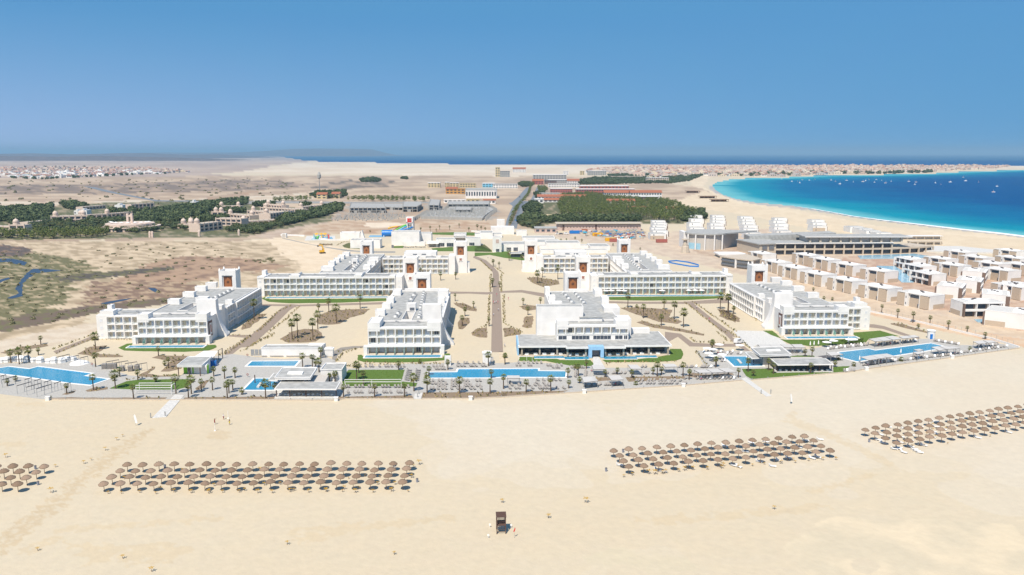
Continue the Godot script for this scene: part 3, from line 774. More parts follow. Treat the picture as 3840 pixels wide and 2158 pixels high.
func make_end_block(label: String, u: float, w: float, m: float, nrec: int) -> void:
	# front centre at u, w; m = 1 has the low wing on its left, -1 on its right
	var t := thing("hotel_block", label, "hotel", rp(u, w), PHI, "white three-storey hotel blocks")
	var bw := 3.68; var half := 14.72
	strip_pool(t, -15.6, 15.6, 7.0, -1.9)
	# ground floor with its portal frame, two balcony floors above and behind
	part(t, "portal_pier", MB.new().box(Vector3(-16.2, 0, 0.6), Vector3(-14.75, 3.35, -2.2)).mesh(), M.white)
	part(t, "portal_pier", MB.new().box(Vector3(14.75, 0, 0.6), Vector3(16.2, 3.35, -2.2)).mesh(), M.white)
	part(t, "portal_beam", MB.new().box(Vector3(-16.22, 3.05, 0.62), Vector3(16.22, 3.5, -2.0)).mesh(), M.white)
	balconies(t, Vector3(-half, 0.2, 0), Vector3.RIGHT, 8, bw, 1, 2.85, 2.2, true, 0.42 if m > 0 else 0.12, 0.02)
	balconies(t, Vector3(-half, 3.5, -2.0), Vector3.RIGHT, 8, bw, 2, 3.15, 1.9, false, 0.42 if m > 0 else 0.10, 0.8)
	var X := func(a: float) -> float: return m * a
	block(t, -14.7, 14.7, -4.15, -14.0, 10.0, [], 0.35)
	var well := [-4.6, -0.6, -21.0, -38.5] if m > 0 else [0.6, 4.6, -21.0, -38.5]
	block(t, -14.6, 14.2, -14.3, -80.0, 10.3, well, 0.45, "rear_wing")
	# corner boxes and the tall sail wall
	for s in [-1.0, 1.0]:
		roof_box(t, s * 14.74, s * 9.9, -2.02, -7.0, 9.0, 12.6, "corner_box")
	var fin := MB.new().slab(curve_fin(15.0, 18.9, 16.6, 6.6, m), -16.6, -13.2)
	part(t, "sail_wall", fin.mesh(), M.white)
	part(t, "buttress", MB.new().slab(curve_fin(15.0, 18.4, 10.4, 12.0, m), -19.6, -18.2).mesh(), M.white)
	var lt := part(t, "trim_panel", MB.new().box(Vector3(X.call(14.66), 2.2, -3.2), Vector3(X.call(15.0), 9.0, -7.4)).mesh(), M.brown_trim)
	part(lt, "white_inset", MB.new().box(Vector3(X.call(14.7), 3.1, -4.0), Vector3(X.call(15.06), 8.0, -6.6)).mesh(), M.white)
	part(lt, "lattice", MB.new().box(Vector3(X.call(14.7), 3.9, -4.8), Vector3(X.call(15.12), 7.2, -5.8)).mesh(), M.red_lattice)
	part(t, "side_wall", MB.new().box(Vector3(X.call(12.0), 0, -4.2), Vector3(X.call(14.96), 10.6, -13.0)).mesh(), M.white)
	roof_box(t, X.call(14.6), X.call(9.0), -22.0, -26.0, 10.3, 12.4)
	roof_box(t, X.call(14.6), X.call(11.5), -36.0, -39.0, 10.3, 12.3)
	for q in [[15.2, 36.0, 46.0], [15.4, 55.0, 61.0], [15.6, 72.0, 78.0], [14.4, 84.0, 90.0]]:
		roof_box(t, X.call(-q[0]), X.call(-q[0] + 5.5), -q[1], -(q[1] + 3.2), 10.2, 12.8)
	roof_box(t, X.call(-3.2), X.call(2.5), -38.6, -42.0, 10.3, 13.2, "stair_house")
	# the wing side with its own balconies
	if m > 0:
		balconies(t, Vector3(15.2, 0.2, -27.5), Vector3(0, 0, -1), 3, 3.7, 3, 3.3, 1.0, false, 0.25, 0.5, false)
		balconies(t, Vector3(16.0, 0.2, -38.8), Vector3(0, 0, -1), 11, 3.7, 3, 3.3, 1.0, false, 0.25, 0.5, false)
	else:
		balconies(t, Vector3(-15.2, 0.2, -27.5 - 11.1), Vector3(0, 0, 1), 3, 3.7, 3, 3.3, 1.0, false, 0.25, 0.5, false)
		balconies(t, Vector3(-16.0, 0.2, -38.8 - 40.7), Vector3(0, 0, 1), 11, 3.7, 3, 3.3, 1.0, false, 0.25, 0.5, false)
	units(t, X.call(4.5), -24.0, X.call(4.5), -37.0, 10.3, 7)
	units(t, X.call(1.5), -46.0, X.call(2.5), -74.0, 10.3, 11)
	ducts(t, -9.0, 13.0, -13.2, 10.0)
	# low wing set back
	var rw := nrec * bw
	var x0 := -(17.0 + rw + 4.2)
	if m > 0:
		balconies(t, Vector3(-17.0 - rw, 0.2, -10.2), Vector3.RIGHT, nrec, bw, 3, 3.15, 1.9, false, 0.42, 0.7)
	else:
		balconies(t, Vector3(17.0, 0.2, -10.2), Vector3.RIGHT, nrec, bw, 3, 3.15, 1.9, false, 0.10, 0.7)
	block(t, minf(X.call(x0 + 4.2), X.call(-14.8)), maxf(X.call(x0 + 4.2), X.call(-14.8)), -12.35, -26.0, 9.9, [], 0.4, "side_wing")
	part(t, "end_wall", MB.new().box(Vector3(X.call(x0), 0, -10.4), Vector3(X.call(x0 + 4.15), 10.55, -25.9)).mesh(), M.white)
	for f in 3:
		window(t, Transform3D(Basis.IDENTITY, Vector3(X.call(x0 + 2.0) - 0.6, 1.2 + f * 3.15, -10.4)), 1.2, 1.3, 2, "glass_b", "small_window")
	roof_box(t, X.call(x0 + 1.6), X.call(x0 + 7.4), -10.6, -15.0, 9.4, 12.4, "corner_box")
	roof_box(t, X.call(x0 + 1.0), X.call(x0 + 3.0), -19.0, -22.0, 10.0, 13.4)
	ducts(t, minf(X.call(x0 + 7.0), X.call(-15.0)), maxf(X.call(x0 + 7.0), X.call(-15.0)), -19.0, 9.9)

func make_centre_left() -> void:
	var t := thing("hotel_block", "white hotel block with strip pool and long grey roof left of the avenue", "hotel", rp(-37.3, 9.4), PHI, "white three-storey hotel blocks")
	var bw := 3.68; var half := 14.72
	strip_pool(t, -15.0, 15.0, 6.0, -1.9)
	part(t, "portal_pier", MB.new().box(Vector3(-16.2, 0, 0.6), Vector3(-14.75, 3.35, -2.2)).mesh(), M.white)
	part(t, "portal_pier", MB.new().box(Vector3(14.75, 0, 0.6), Vector3(16.2, 3.35, -2.2)).mesh(), M.white)
	part(t, "portal_beam", MB.new().box(Vector3(-16.22, 3.05, 0.62), Vector3(16.22, 3.5, -2.0)).mesh(), M.white)
	balconies(t, Vector3(-half, 0.2, 0), Vector3.RIGHT, 8, bw, 1, 2.85, 2.2, true, 0.26, 0.02)
	balconies(t, Vector3(-half, 3.5, -2.0), Vector3.RIGHT, 8, bw, 2, 3.15, 1.9, false, 0.24, 0.8)
	block(t, -14.7, 14.7, -4.15, -15.0, 10.0, [], 0.35)
	block(t, -13.6, 13.6, -15.4, -90.0, 10.3, [-2.6, 1.4, -18.2, -37.0], 0.45, "rear_wing")
	roof_box(t, -14.74, -9.8, -2.02, -13.6, 9.0, 12.6, "corner_box")
	roof_box(t, 14.74, 9.2, -2.02, -8.0, 9.0, 12.6, "corner_box")
	part(t, "sail_wall", MB.new().slab(curve_fin(14.2, 19.4, 17.6, 6.4, 1.0), -17.6, -14.4).mesh(), M.white)
	part(t, "buttress", MB.new().slab(curve_fin(13.6, 17.4, 10.4, 11.0, 1.0), -52.0, -50.4).mesh(), M.white)
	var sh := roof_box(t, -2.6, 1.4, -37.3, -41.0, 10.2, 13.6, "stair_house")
	part(sh, "opening_shade", MB.new().box(Vector3(-1.2, 10.6, -37.0), Vector3(0.8, 11.9, -37.28)).mesh(), M.dark)  # solid dark sheet, its colour stands in for the shade inside
	for q in [[-15.2, -11.0, 27.0, 31.0], [-14.2, -10.4, 42.0, 46.0], [-14.0, -10.6, 56.0, 61.0], [-13.6, -9.6, 77.0, 83.0]]:
		roof_box(t, q[0], q[1], -q[2], -q[3], 9.8, 12.8)
	roof_box(t, 10.2, 13.4, -54.0, -58.0, 10.2, 13.0); roof_box(t, 9.0, 14.2, -73.0, -79.0, 10.2, 13.4)
	roof_box(t, -9.0, 12.0, -89.0, -91.0, 10.0, 11.6, "rear_parapet")
	units(t, 4.2, -20.0, 4.0, -33.0, 10.3, 6)
	units(t, 3.0, -42.0, 1.2, -84.0, 10.3, 14)
	units(t, -6.0, -22.0, -5.4, -32.0, 10.3, 4)
	units(t, -3.6, -52.0, -3.0, -80.0, 10.3, 6)
	ducts(t, -9.0, 9.0, -14.2, 10.0)
	balconies(t, Vector3(-14.6, 0.2, -88.0), Vector3(0, 0, 1), 14, 3.7, 3, 3.3, 1.0, false, 0.25, 0.4, false)
	balconies(t, Vector3(14.6, 0.2, -22.0), Vector3(0, 0, -1), 17, 3.7, 3, 3.3, 1.0, false, 0.25, 0.4, false)

func make_centre_right() -> void:
	var t := thing("hotel_block", "white hotel block on a low restaurant with columns, right of the avenue", "hotel", rp(39.4, 5.0), PHI, "white three-storey hotel blocks")
	# restaurant hall: columns, glass front, wide flat roof
	var L := -30.2; var R := 30.2
	part(t, "floor_slab", MB.new().box(Vector3(L, 0.04, 0.4), Vector3(R, 0.3, -24.0)).mesh(), M.terrace)
	part(t, "hall_core", MB.new().box(Vector3(L + 1.2, 0.3, -7.0), Vector3(R - 1.2, 3.6, -23.5)).mesh(), M.inner_plaster)
	var rf := MB.new()
	rf.box(Vector3(L - 0.6, 3.62, 0.9), Vector3(-11.9, 4.3, -19.0)); rf.box(Vector3(-11.9, 3.5, 2.9), Vector3(11.9, 4.3, -8.0)); rf.box(Vector3(11.9, 3.62, 0.9), Vector3(R + 0.6, 4.3, -24.5))
	part(t, "roof_edge", rf.mesh(), M.white)
	var rg := MB.new()
	rg.box(Vector3(L - 0.1, 4.2, 0.4), Vector3(-11.6, 4.345, -18.6)); rg.box(Vector3(-11.6, 4.2, 2.4), Vector3(11.6, 4.35, -8.6)); rg.box(Vector3(11.6, 4.2, 0.4), Vector3(R + 0.1, 4.345, -24.0))
	part(t, "roof", rg.mesh(), M.roof)
	var xs := [-29.3, -22.2, -15.2, -11.2, -3.9, 3.9, 11.2, 14.6, 21.6, 29.4]
	for x in xs:
		var z := 1.6 if absf(x) < 12.0 else 0.0
		part(t, "column", MB.new().box(Vector3(x - 0.32, 0.3, z + 0.3), Vector3(x + 0.32, 3.7, z - 0.3)).mesh(), M.column_stone)
	for i in xs.size() - 1:
		part(t, "glass_front", MB.new().box(Vector3(xs[i] + 0.3, 0.3, -4.6), Vector3(xs[i + 1] - 0.3, 3.55, -4.68)).mesh(), M.glass_c)
	part(t, "side_wall", MB.new().box(Vector3(L - 0.9, 0, -1.0), Vector3(L - 0.3, 4.6, -17.0)).mesh(), M.light_blue)
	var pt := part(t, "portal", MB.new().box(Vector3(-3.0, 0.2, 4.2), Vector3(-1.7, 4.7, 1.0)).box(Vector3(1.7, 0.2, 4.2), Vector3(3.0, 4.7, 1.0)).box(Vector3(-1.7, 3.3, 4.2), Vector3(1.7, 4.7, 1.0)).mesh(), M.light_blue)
	part(pt, "doorway_shade", MB.new().box(Vector3(-1.7, 0.3, 1.2), Vector3(1.7, 3.3, 0.9)).mesh(), M.dark)  # dark sheet closes the portal, standing in for the shade within
	for q in [[-24.6, -12.6, 4.6], [-12.6, -3.0, 6.6], [3.0, 16.0, 6.6], [16.0, 24.4, 4.4]]:
		part(t, "pool_edge", MB.new().box(Vector3(q[0], 0.03, q[2] + 0.35), Vector3(q[1], 0.3, q[2])).mesh(), M.coping)
		part(t, "pool_water", MB.new().box(Vector3(q[0] + 0.05, 0.03, q[2] - 0.003), Vector3(q[1] - 0.05, 0.2, 1.0 if q[2] < 5 else 2.2)).mesh(), M.water_pool)
	# tables and white sofas under the roof
	for i in 17:
		var x := -27.0 + i * 3.3 + rng.randf_range(-0.3, 0.3)
		if absf(x) < 3.4: continue
		part(t, "sofa", cached("sofa", func(): return MB.new().box(Vector3(-0.75, 0.3, -0.4), Vector3(0.75, 0.72, 0.4)).box(Vector3(-0.75, 0.72, -0.4), Vector3(0.75, 1.05, -0.22)).mesh()), M.fabric_white, Transform3D(Basis(Vector3.UP, rng.randf_range(-0.5, 0.5)), Vector3(x, 0, -0.8 if absf(x) > 12 else 0.8)))
	# upper floors
	var bw := 3.68; var half := 14.72
	part(t, "window_band", MB.new().box(Vector3(-half, 4.35, -8.2), Vector3(half, 6.7, -8.6)).mesh(), M.white)
	for q in [[-14.1, -10.6], [-8.6, -1.2], [0.2, 7.6], [9.2, 12.4], [12.8, 14.4]]:
		var wd: float = q[1] - q[0]
		window(t, Transform3D(Basis.IDENTITY, Vector3(q[0], 4.7, -8.2)), wd, 1.7, maxi(2, int(wd / 1.3)), "glass_c", "ribbon_window")
	balconies(t, Vector3(-half, 6.75, -8.0), Vector3.RIGHT, 8, bw, 1, 3.1, 1.9, false, 0.26, 0.85)
	block(t, -14.7, 14.7, -10.2, -19.0, 10.0, [], 0.35)
	block(t, -12.5, 12.5, -19.4, -90.0, 10.3, [], 0.45, "rear_wing")
	var bx := roof_box(t, -22.4, -2.8, -18.0, -24.0, 0.0, 16.6, "tall_box")
	part(t, "tall_box_roof", MB.new().box(Vector3(-22.1, 16.2, -18.3), Vector3(-3.1, 16.4, -23.7)).mesh(), M.roof)
	roof_box(t, -6.0, -3.4, -26.0, -30.0, 10.2, 14.0)
	part(t, "upper_hall", MB.new().box(Vector3(-4.2, 10.2, -17.4), Vector3(5.2, 12.0, -46.0)).mesh(), M.white)
	part(t, "upper_hall_roof", MB.new().box(Vector3(-4.5, 12.0, -17.0), Vector3(5.5, 12.25, -46.4)).mesh(), M.roof)
	roof_box(t, 14.74, 9.4, -8.02, -14.0, 9.0, 12.6, "corner_box"); roof_box(t, -14.74, -10.0, -8.02, -13.0, 9.0, 12.6, "corner_box")
	roof_box(t, 17.2, 12.0, -16.0, -24.0, 0.0, 11.6, "side_box"); roof_box(t, 15.6, 8.6, -36.0, -46.0, 0.0, 12.4, "side_box")
	roof_box(t, 14.0, 10.6, -58.0, -64.0, 10.2, 13.0); roof_box(t, 13.4, 9.6, -76.0, -84.0, 10.2, 13.4)
	roof_box(t, -14.0, -9.0, -48.0, -52.0, 10.2, 12.8); roof_box(t, -14.2, -11.0, -62.0, -66.0, 10.2, 13.2); roof_box(t, -14.6, -12.2, -80.0, -86.0, 10.2, 14.0)
	roof_box(t, -2.0, 8.0, -89.0, -91.0, 10.0, 11.6, "rear_parapet")
	part(t, "side_wall", MB.new().box(Vector3(-14.4, 0, -30.0), Vector3(-12.6, 10.7, -88.0)).mesh(), M.white)
	balconies(t, Vector3(13.6, 0.2, -48.0), Vector3(0, 0, -1), 11, 3.7, 3, 3.3, 1.0, false, 0.25, 0.4, false)
	units(t, -3.0, -50.0, -5.2, -86.0, 10.3, 9)
	units(t, 2.2, -50.0, 0.4, -86.0, 10.3, 11)
	ducts(t, 6.0, 12.0, -18.4, 10.0); ducts(t, -10.0, -5.0, -17.4, 10.0)
	part(t, "store_box", MB.new().box(Vector3(18.0, 4.3, -20.4), Vector3(26.0, 6.3, -23.6)).mesh(), M.white)

func make_long_block(label: String, u: float, w: float, m: float) -> void:
	var t := thing("long_hotel_block", label, "hotel", rp(u, w), PHI, "long white hotel blocks")
	var bw := 3.72
	var X := func(a: float) -> float: return m * a
	# twenty bays: the outer six a little behind the middle
	var xs := -37.2
	strip_pool(t, -34.0, 35.0, 7.2, 0.0)
	balconies(t, Vector3(-37.2, 0.2, 0), Vector3.RIGHT, 20, bw, 3, 3.25, 1.9, true, 0.40 if m > 0 else 0.12, 0.75)
	part(t, "end_wall", MB.new().box(Vector3(X.call(-37.25), 0, -0.2), Vector3(X.call(-40.6), 10.7, -17.0)).mesh(), M.white)
	part(t, "end_wall", MB.new().box(Vector3(X.call(37.25), 0, -0.6), Vector3(X.call(41.0), 10.7, -17.0)).mesh(), M.white)
	for f in 3:
		window(t, Transform3D(Basis.IDENTITY, Vector3(X.call(-39.0) - 0.6, 1.3 + f * 3.2, -0.2)), 1.2, 1.2, 2, "glass_b", "small_window")
		window(t, Transform3D(Basis.IDENTITY, Vector3(X.call(39.2) - 0.6, 1.3 + f * 3.2, -0.6)), 1.2, 1.2, 2, "glass_b", "small_window")
	block(t, -37.1, 37.1, -2.2, -17.0, 10.2, [], 0.4)
	for q in [[-40.5, -36.4, 11.6], [-22.4, -17.0, 12.3], [-17.0, -2.2, 11.3], [14.0, 18.2, 12.3], [33.8, 37.2, 11.9]]:
		roof_box(t, X.call(q[0]), X.call(q[1]), 0.035, -2.6 if q[2] < 11.5 else -4.4, 10.2, q[2] - 0.35, "front_box")
	roof_box(t, X.call(-40.6), X.call(-38.4), -10.0, -14.0, 10.2, 13.2)
	ducts(t, -36.0, 36.0, -12.0, 10.2)
	roof_box(t, X.call(-19.6), X.call(-18.9), -4.6, -16.0, 10.2, 11.6, "roof_wall"); roof_box(t, X.call(17.0), X.call(17.7), -4.6, -16.0, 10.2, 11.6, "roof_wall")
	# wing running back with its light well
	var a := minf(X.call(-9.5), X.call(17.5)); var b := maxf(X.call(-9.5), X.call(17.5))
	var wx := X.call(3.0) if m > 0 else X.call(6.8)
	block(t, a, b, -17.4, -106.0, 10.4, [wx, wx + 3.8, -26.0, -56.0], 0.45, "rear_wing")
	for q in [[-10.2, -3.0, 27.0], [-10.6, -6.6, 50.0], [-9.9, -6.2, 64.0], [-10.2, -6.0, 80.0], [-10.0, -5.4, 96.0]]:
		roof_box(t, X.call(q[0]), X.call(q[1]), -q[2], -(q[2] + 5.0), 10.2, 13.0)
	for q in [[18.4, 14.0, 32.0], [18.6, 13.6, 52.0], [18.4, 12.2, 68.0]]:
		roof_box(t, X.call(q[0]), X.call(q[1]), -q[2], -(q[2] + 5.0), 10.2, 13.0)
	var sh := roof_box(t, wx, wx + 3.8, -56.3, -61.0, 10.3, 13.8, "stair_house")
	part(sh, "opening_shade", MB.new().box(Vector3(wx + 1.0, 10.7, -56.0), Vector3(wx + 2.8, 12.0, -56.28)).mesh(), M.dark)  # dark sheet on the front imitates a shaded opening
	units(t, X.call(8.6), -22.0, X.call(6.2), -96.0, 10.4, 20)
	units(t, X.call(1.0), -62.0, X.call(1.0), -96.0, 10.4, 6)
	if m > 0: balconies(t, Vector3(18.4, 0.2, -19.0), Vector3(0, 0, -1), 16, 3.7, 3, 3.3, 1.0, false, 0.25, 0.4, false)
	else: balconies(t, Vector3(-18.4, 0.2, -19.0 - 59.2), Vector3(0, 0, 1), 16, 3.7, 3, 3.3, 1.0, false, 0.25, 0.4, false)
	# rear block across the back, facing the avenue gardens
	balconies(t, Vector3(minf(X.call(19.2), X.call(63.2)), 0.2, -81.5), Vector3.RIGHT, 12, 3.66, 3, 3.25, 1.9, false, 0.40 if m > 0 else 0.12, 0.75)
	block(t, minf(X.call(19.0), X.call(63.4)), maxf(X.call(19.0), X.call(63.4)), -83.7, -97.0, 10.2, [], 0.4, "rear_block")
	part(t, "end_wall", MB.new().box(Vector3(X.call(63.4), 0, -81.3), Vector3(X.call(67.5), 12.2, -95.0)).mesh(), M.white)
	for q in [[22.0, 24.0], [33.0, 36.0], [44.0, 48.0], [55.0, 58.0]]:
		roof_box(t, X.call(q[0]), X.call(q[1]), -81.46, -84.6, 10.2, 12.0, "front_box")
	ducts(t, minf(X.call(20.0), X.call(62.0)), maxf(X.call(20.0), X.call(62.0)), -93.0, 10.2)
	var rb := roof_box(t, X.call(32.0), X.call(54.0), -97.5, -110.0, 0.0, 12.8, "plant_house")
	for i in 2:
		part(rb, "vent_shade", MB.new().box(Vector3(X.call(38.0 + i * 6.0), 11.0, -97.4), Vector3(X.call(41.0 + i * 6.0), 11.7, -97.48)).mesh(), M.dark)  # dark sheets paint the shade of vents that are not cut

# ---------------------------------------------------------------- paths, lawns, beds and pools of the resort
func sheet(called: String, poly: PackedVector2Array, y: float, m: Material) -> MeshInstance3D:
	return ground_piece(called, MB.new().prism(poly, -0.3, y).mesh(), m)

func tuft_mesh(seed_: int, green: float) -> Mesh:
	var b := MB.new(); var r := RandomNumberGenerator.new(); r.seed = seed_
	for i in 16:
		var a := r.randf() * TAU; var l := r.randf_range(0.35, 0.95); var w := r.randf_range(0.05, 0.12)
		var d := Vector3(cos(a), 0, sin(a)); var s := Vector3(-d.z, 0, d.x) * w
		var tip := d * l * r.randf_range(0.25, 0.8) + Vector3.UP * l
		b.col = Color(0.36, 0.27, 0.14).lerp(Color(0.20, 0.21, 0.06), clampf(green + r.randf_range(-0.3, 0.3), 0, 1))
		var o := d * 0.12
		b.tri(o - s, o + s, o + tip * 0.6 + s * 1.6, Vector3(d.x, 0.8, d.z)); b.tri(o - s, o + tip * 0.6 + s * 1.6, o + tip, Vector3(d.x, 0.8, d.z))
	return b.mesh(true)

func scatter(called: String, label: String, category: String, mesh: Mesh, m: Material, at: Array, smin: float, smax: float) -> void:
	if at.is_empty(): return
	var mm := MultiMesh.new()
	mm.transform_format = MultiMesh.TRANSFORM_3D
	mm.mesh = mesh
	mm.instance_count = at.size()
	for i in at.size():
		var s := rng.randf_range(smin, smax)
		mm.set_instance_transform(i, Transform3D(Basis(Vector3.UP, rng.randf() * TAU).scaled(Vector3(s, s * rng.randf_range(0.7, 1.2), s)), at[i]))
	var o := MultiMeshInstance3D.new()
	o.name = numbered(called)
	o.multimesh = mm; o.material_override = m
	add_child(o)
	tag(o, label, category, "", "stuff")

func fill(poly: PackedVector2Array, spacing: float, y := 0.0) -> Array:
	var r := Rect2(poly[0], Vector2.ZERO)
	for q in poly: r = r.expand(q)
	var o := []
	var x := r.position.x
	while x < r.end.x:
		var z := r.position.y
		while z < r.end.y:
			var p := Vector2(x + rng.randf_range(-0.5, 0.5) * spacing, z + rng.randf_range(-0.5, 0.5) * spacing)
			if inside(p, poly): o.append(Vector3(p.x, y, p.y))
			z += spacing
		x += spacing
	return o

func along(line: PackedVector2Array, spacing: float, wide: float, y := 0.0) -> Array:
	var o := []
	for i in line.size() - 1:
		var k := maxi(1, int(line[i].distance_to(line[i + 1]) / spacing))
		var s := (line[i + 1] - line[i]).orthogonal().normalized()
		for j in k:
			var p := line[i].lerp(line[i + 1], (j + rng.randf()) / k) + s * rng.randf_range(-wide, wide)
			o.append(Vector3(p.x, y, p.y))
	return o

func basin(label: String, poly: PackedVector2Array, steps := []) -> void:
	var t := thing("swimming_pool", label, "pool", Vector3(poly[0].x, 0, poly[0].y))
	var off := -poly[0]
	var inner := PackedVector2Array()
	for p in poly: inner.append(p + off)
	var outer := grown(inner, 0.8)
	# coping: a ring of straight pieces round the water
	var b := MB.new()
	for i in inner.size():
		var j := (i + 1) % inner.size()
		b.prism(PackedVector2Array([inner[i], inner[j], nearest(outer, inner[j]), nearest(outer, inner[i])]), 0.03, 0.17)
	part(t, "coping", b.mesh(), M.coping)
	part(t, "water", MB.new().prism(inner, 0.02, 0.13).mesh(), M.water_pool)
	for s in steps:
		# tiled loungers and steps just under the rim
		part(t, "tiled_step", MB.new().cbox(Vector3(s[0] + off.x, 0.11, s[1] + off.y), Vector3(s[2], 0.08, s[3])).mesh(), M.tile_blue)

func nearest(poly: PackedVector2Array, p: Vector2) -> Vector2:
	var best := poly[0]
	for q in poly:
		if q.distance_to(p) < best.distance_to(p): best = q
	return best

func make_resort_ground() -> void:
	# promenade deck along the beach
	var deck := pts([-207.3,-286.5,-197.3,-297.8,-185.9,-299.3,-176.6,-310,-158,-294.9,-139.6,-281.1,-136.5,-280.2,-123.7,-279.3,-120.9,-279.8,-119.7,-292.7,-119.9,-307.9,-112.8,-312.5,-102.6,-307.9,-90.1,-304.5,-74.6,-309,-68.5,-301.2,-72,-296.9,-68.5,-294,-61.5,-290.1,-41.4,-297.5,-23.1,-298.5,-7.3,-298.5,-3.1,-297.9,3.8,-300.5,20,-296.7,23.3,-293,30.2,-294.2,35.1,-291.5,62.7,-292,73.2,-292.8,75.4,-318,75.8,-317.9,95.4,-317.9,98,-316.7,103.8,-328.3,115.8,-325.1,122.9,-320.3,134.5,-327.6,148,-331.4,151.4,-328.6,165.4,-332.1,178.9,-339.2,186.9,-339.2,188,-327.9,194.5,-327.3,202.9,-333.5,210.9,-327.3,211.2,-322.6,174.6,-306.8,133.9,-290.3,123.4,-285,122.9,-285,85.9,-275.2,82,-274.6,60.6,-268.5,59.3,-268.2,24.6,-260.7,-3.5,-254.7,-12.5,-253,-30.5,-252.8,-59.7,-252.6,-58.4,-251.4,-79.9,-251.8,-108,-251.8,-116,-251.9,-137.8,-252,-153.3,-252.4,-156.3,-253.1,-163.9,-255.5,-172.3,-258.3,-191.1,-263])
	sheet("promenade_deck", deck, 0.06, M.deck)
	# sand inside the resort, lighter than the beach, is the ground itself; here the paved ways
	var path_list := [
		["paved_avenue", [-8.5,-315.6,-3.6,-315.6,-6.7,-451.5,-7.3,-458.2,-8.8,-528,-9.4,-537.9,-13.7,-566.1,-19.7,-598.4,-24.8,-612.9,-30,-625.1,-30.2,-612.9,-24.1,-595.5,-18.8,-571.2,-14.6,-546.4,-13.1,-534.7,-11.3,-458.2,-11.4,-451.5], 0.05, "paving"],
		["cross_path", [-37.6,-459.9,-25.3,-458.9,-14.8,-457.5,-11.4,-458.9,-7.4,-460.9,5.8,-465.1,21.1,-451.5,20.5,-438.8,5.7,-456.5,-7,-455.5,-14.5,-449.9,-25,-452.9,-38.1,-451.5], 0.046, "paving"],
		["garden_path", [-112.9,-311.4,-113.3,-323.5,-109.8,-324.9,-111,-349.2,-113,-379.4,-115,-404.4,-114.1,-418.6,-119.1,-420.3,-120.8,-408.4,-118.5,-381.8,-117.3,-359.4,-116.2,-343.3,-116.4,-332,-117,-324.7,-115.9,-311.4], 0.045, "paving"],
		["garden_path", [94,-428.2,98.1,-427.3,98.1,-401.7,98.4,-374.8,99.1,-359.4,98.9,-343.3,97.2,-343.3,97.6,-332.7,97.7,-317.9,98.3,-316.7,95.8,-316.7,94.8,-330.2,95.9,-357.5,95,-349.2,95.5,-372.5,95.4,-399.1], 0.047, "paving"],
		["service_path", [69.5,-353.2,75.8,-349.2,77.4,-332,85.3,-329.9,95.2,-329.9,93.9,-324.9,83.7,-324.9,74.6,-325.3,73.3,-343.3,67.5,-333.9,65.4,-324.9,64.1,-324.9], 0.043, "paving"],
		["service_path", [-73.3,-316.5,-71.5,-323.2,-67,-325.8,-62.1,-326.3,-61.6,-323.2,-66.3,-321.8,-69.2,-318.1,-69.9,-310,-68.4,-299.5,-69.9,-299.5], 0.043, "paving_grey"],
		["service_path", [-187.8,-316.9,-186.2,-346.7,-182.7,-340.9,-183.5,-326.2,-184.3,-312.8], 0.04, "paving"],
		["service_path", [-126.7,-346.7,-115.6,-346.7,-110.5,-335.2,-108.2,-328,-115.5,-340.9,-125.3,-343.7], 0.041, "paving"],
		["service_path", [169.4,-369.2,171.6,-369.2,174.7,-364.9,177.2,-348.1,179.3,-340.7,177.5,-339.2,174.1,-345.9,171.3,-359.2,166.4,-362.4], 0.042, "paving"],
		["garden_path", [-139.4,-419.5,-131.1,-420.3,-119.1,-419.5,-114.1,-418.6,-66.9,-426.7,-65.9,-420.3,-112.8,-413.8,-128.5,-415.2,-137.6,-413.8], 0.038, "paving"],
		["garden_path", [50.7,-429.6,63.9,-427.3,93.8,-427.3,125.4,-438.8,121.3,-423.8,95.1,-420.9,63.1,-421.5,50,-423.8], 0.038, "paving"],
		["lay_by", [101.3,-356.1,114.7,-354.6,117.3,-339.3,116.7,-327.6,103.8,-328.3,100,-322.7,98.7,-331.4], 0.05, "deck_pale"],
		["forecourt", [-5.4,-316.5,-2.1,-316.5,-1.2,-300.7,-4.7,-300.7], 0.05, "sand_in"],
		["boundary_road", [-417.8,-716.5,-398.6,-748.6,-353.3,-773.2,-289,-782.7,-242.9,-792.4,-324.6,-779.4,-277.4,-782.7,-250.8,-779.4,-223.6,-766.5,-215.1,-747.9,-237.2,-757.1,-273.5,-767.7,-317.2,-761.4,-283.8,-768.5,-347.1,-759.4,-392.7,-737.3], 0.05, "asphalt_old"],
		["service_road", [-223.7,-764.6,-206.1,-742.2,-180.4,-706.7,-150.5,-675.1,-128.5,-657.6,-109.7,-654.2,-96.6,-654.2,-95.1,-644.2,-112.1,-644.2,-136,-654.2,-155.6,-675.1,-190.2,-717.1,-216,-751], 0.05, "asphalt_old"],
	]
	for a in path_list:
		sheet(a[0], pts(a[1]), a[2], M[a[3]])
	# main road to the town with its two carriageways
	sheet("main_road", pts([-7.7,-861.7,-6.4,-980.4,-1.7,-1136.4,1.2,-1222.7,-5.2,-1296.3,-0.3,-1322.9,12.7,-1507.9,22.9,-1706.3,35,-1906.6,44.4,-1906.6,34.7,-1662.6,21.6,-1473.6,16.5,-1350.5,29.9,-1350.5,38.9,-1507.9,58.6,-1906.6,69.7,-2025,79.8,-2025,60.4,-1752.3,45.4,-1473.6,35.9,-1322.9,22.5,-1222.7,14.8,-1097.7,8.2,-965.7,5.1,-855.9]), 0.06, M.asphalt)
	sheet("road_median", organic(pts([-4.9,-885.6,-1.5,-995.6,4,-1136.4,9.2,-1270.8,11.4,-1258.4,7.4,-1116.7,2.2,-980.4,-2.4,-873.5]), 0.5, 6.0, 4), 0.2, M.mulch)
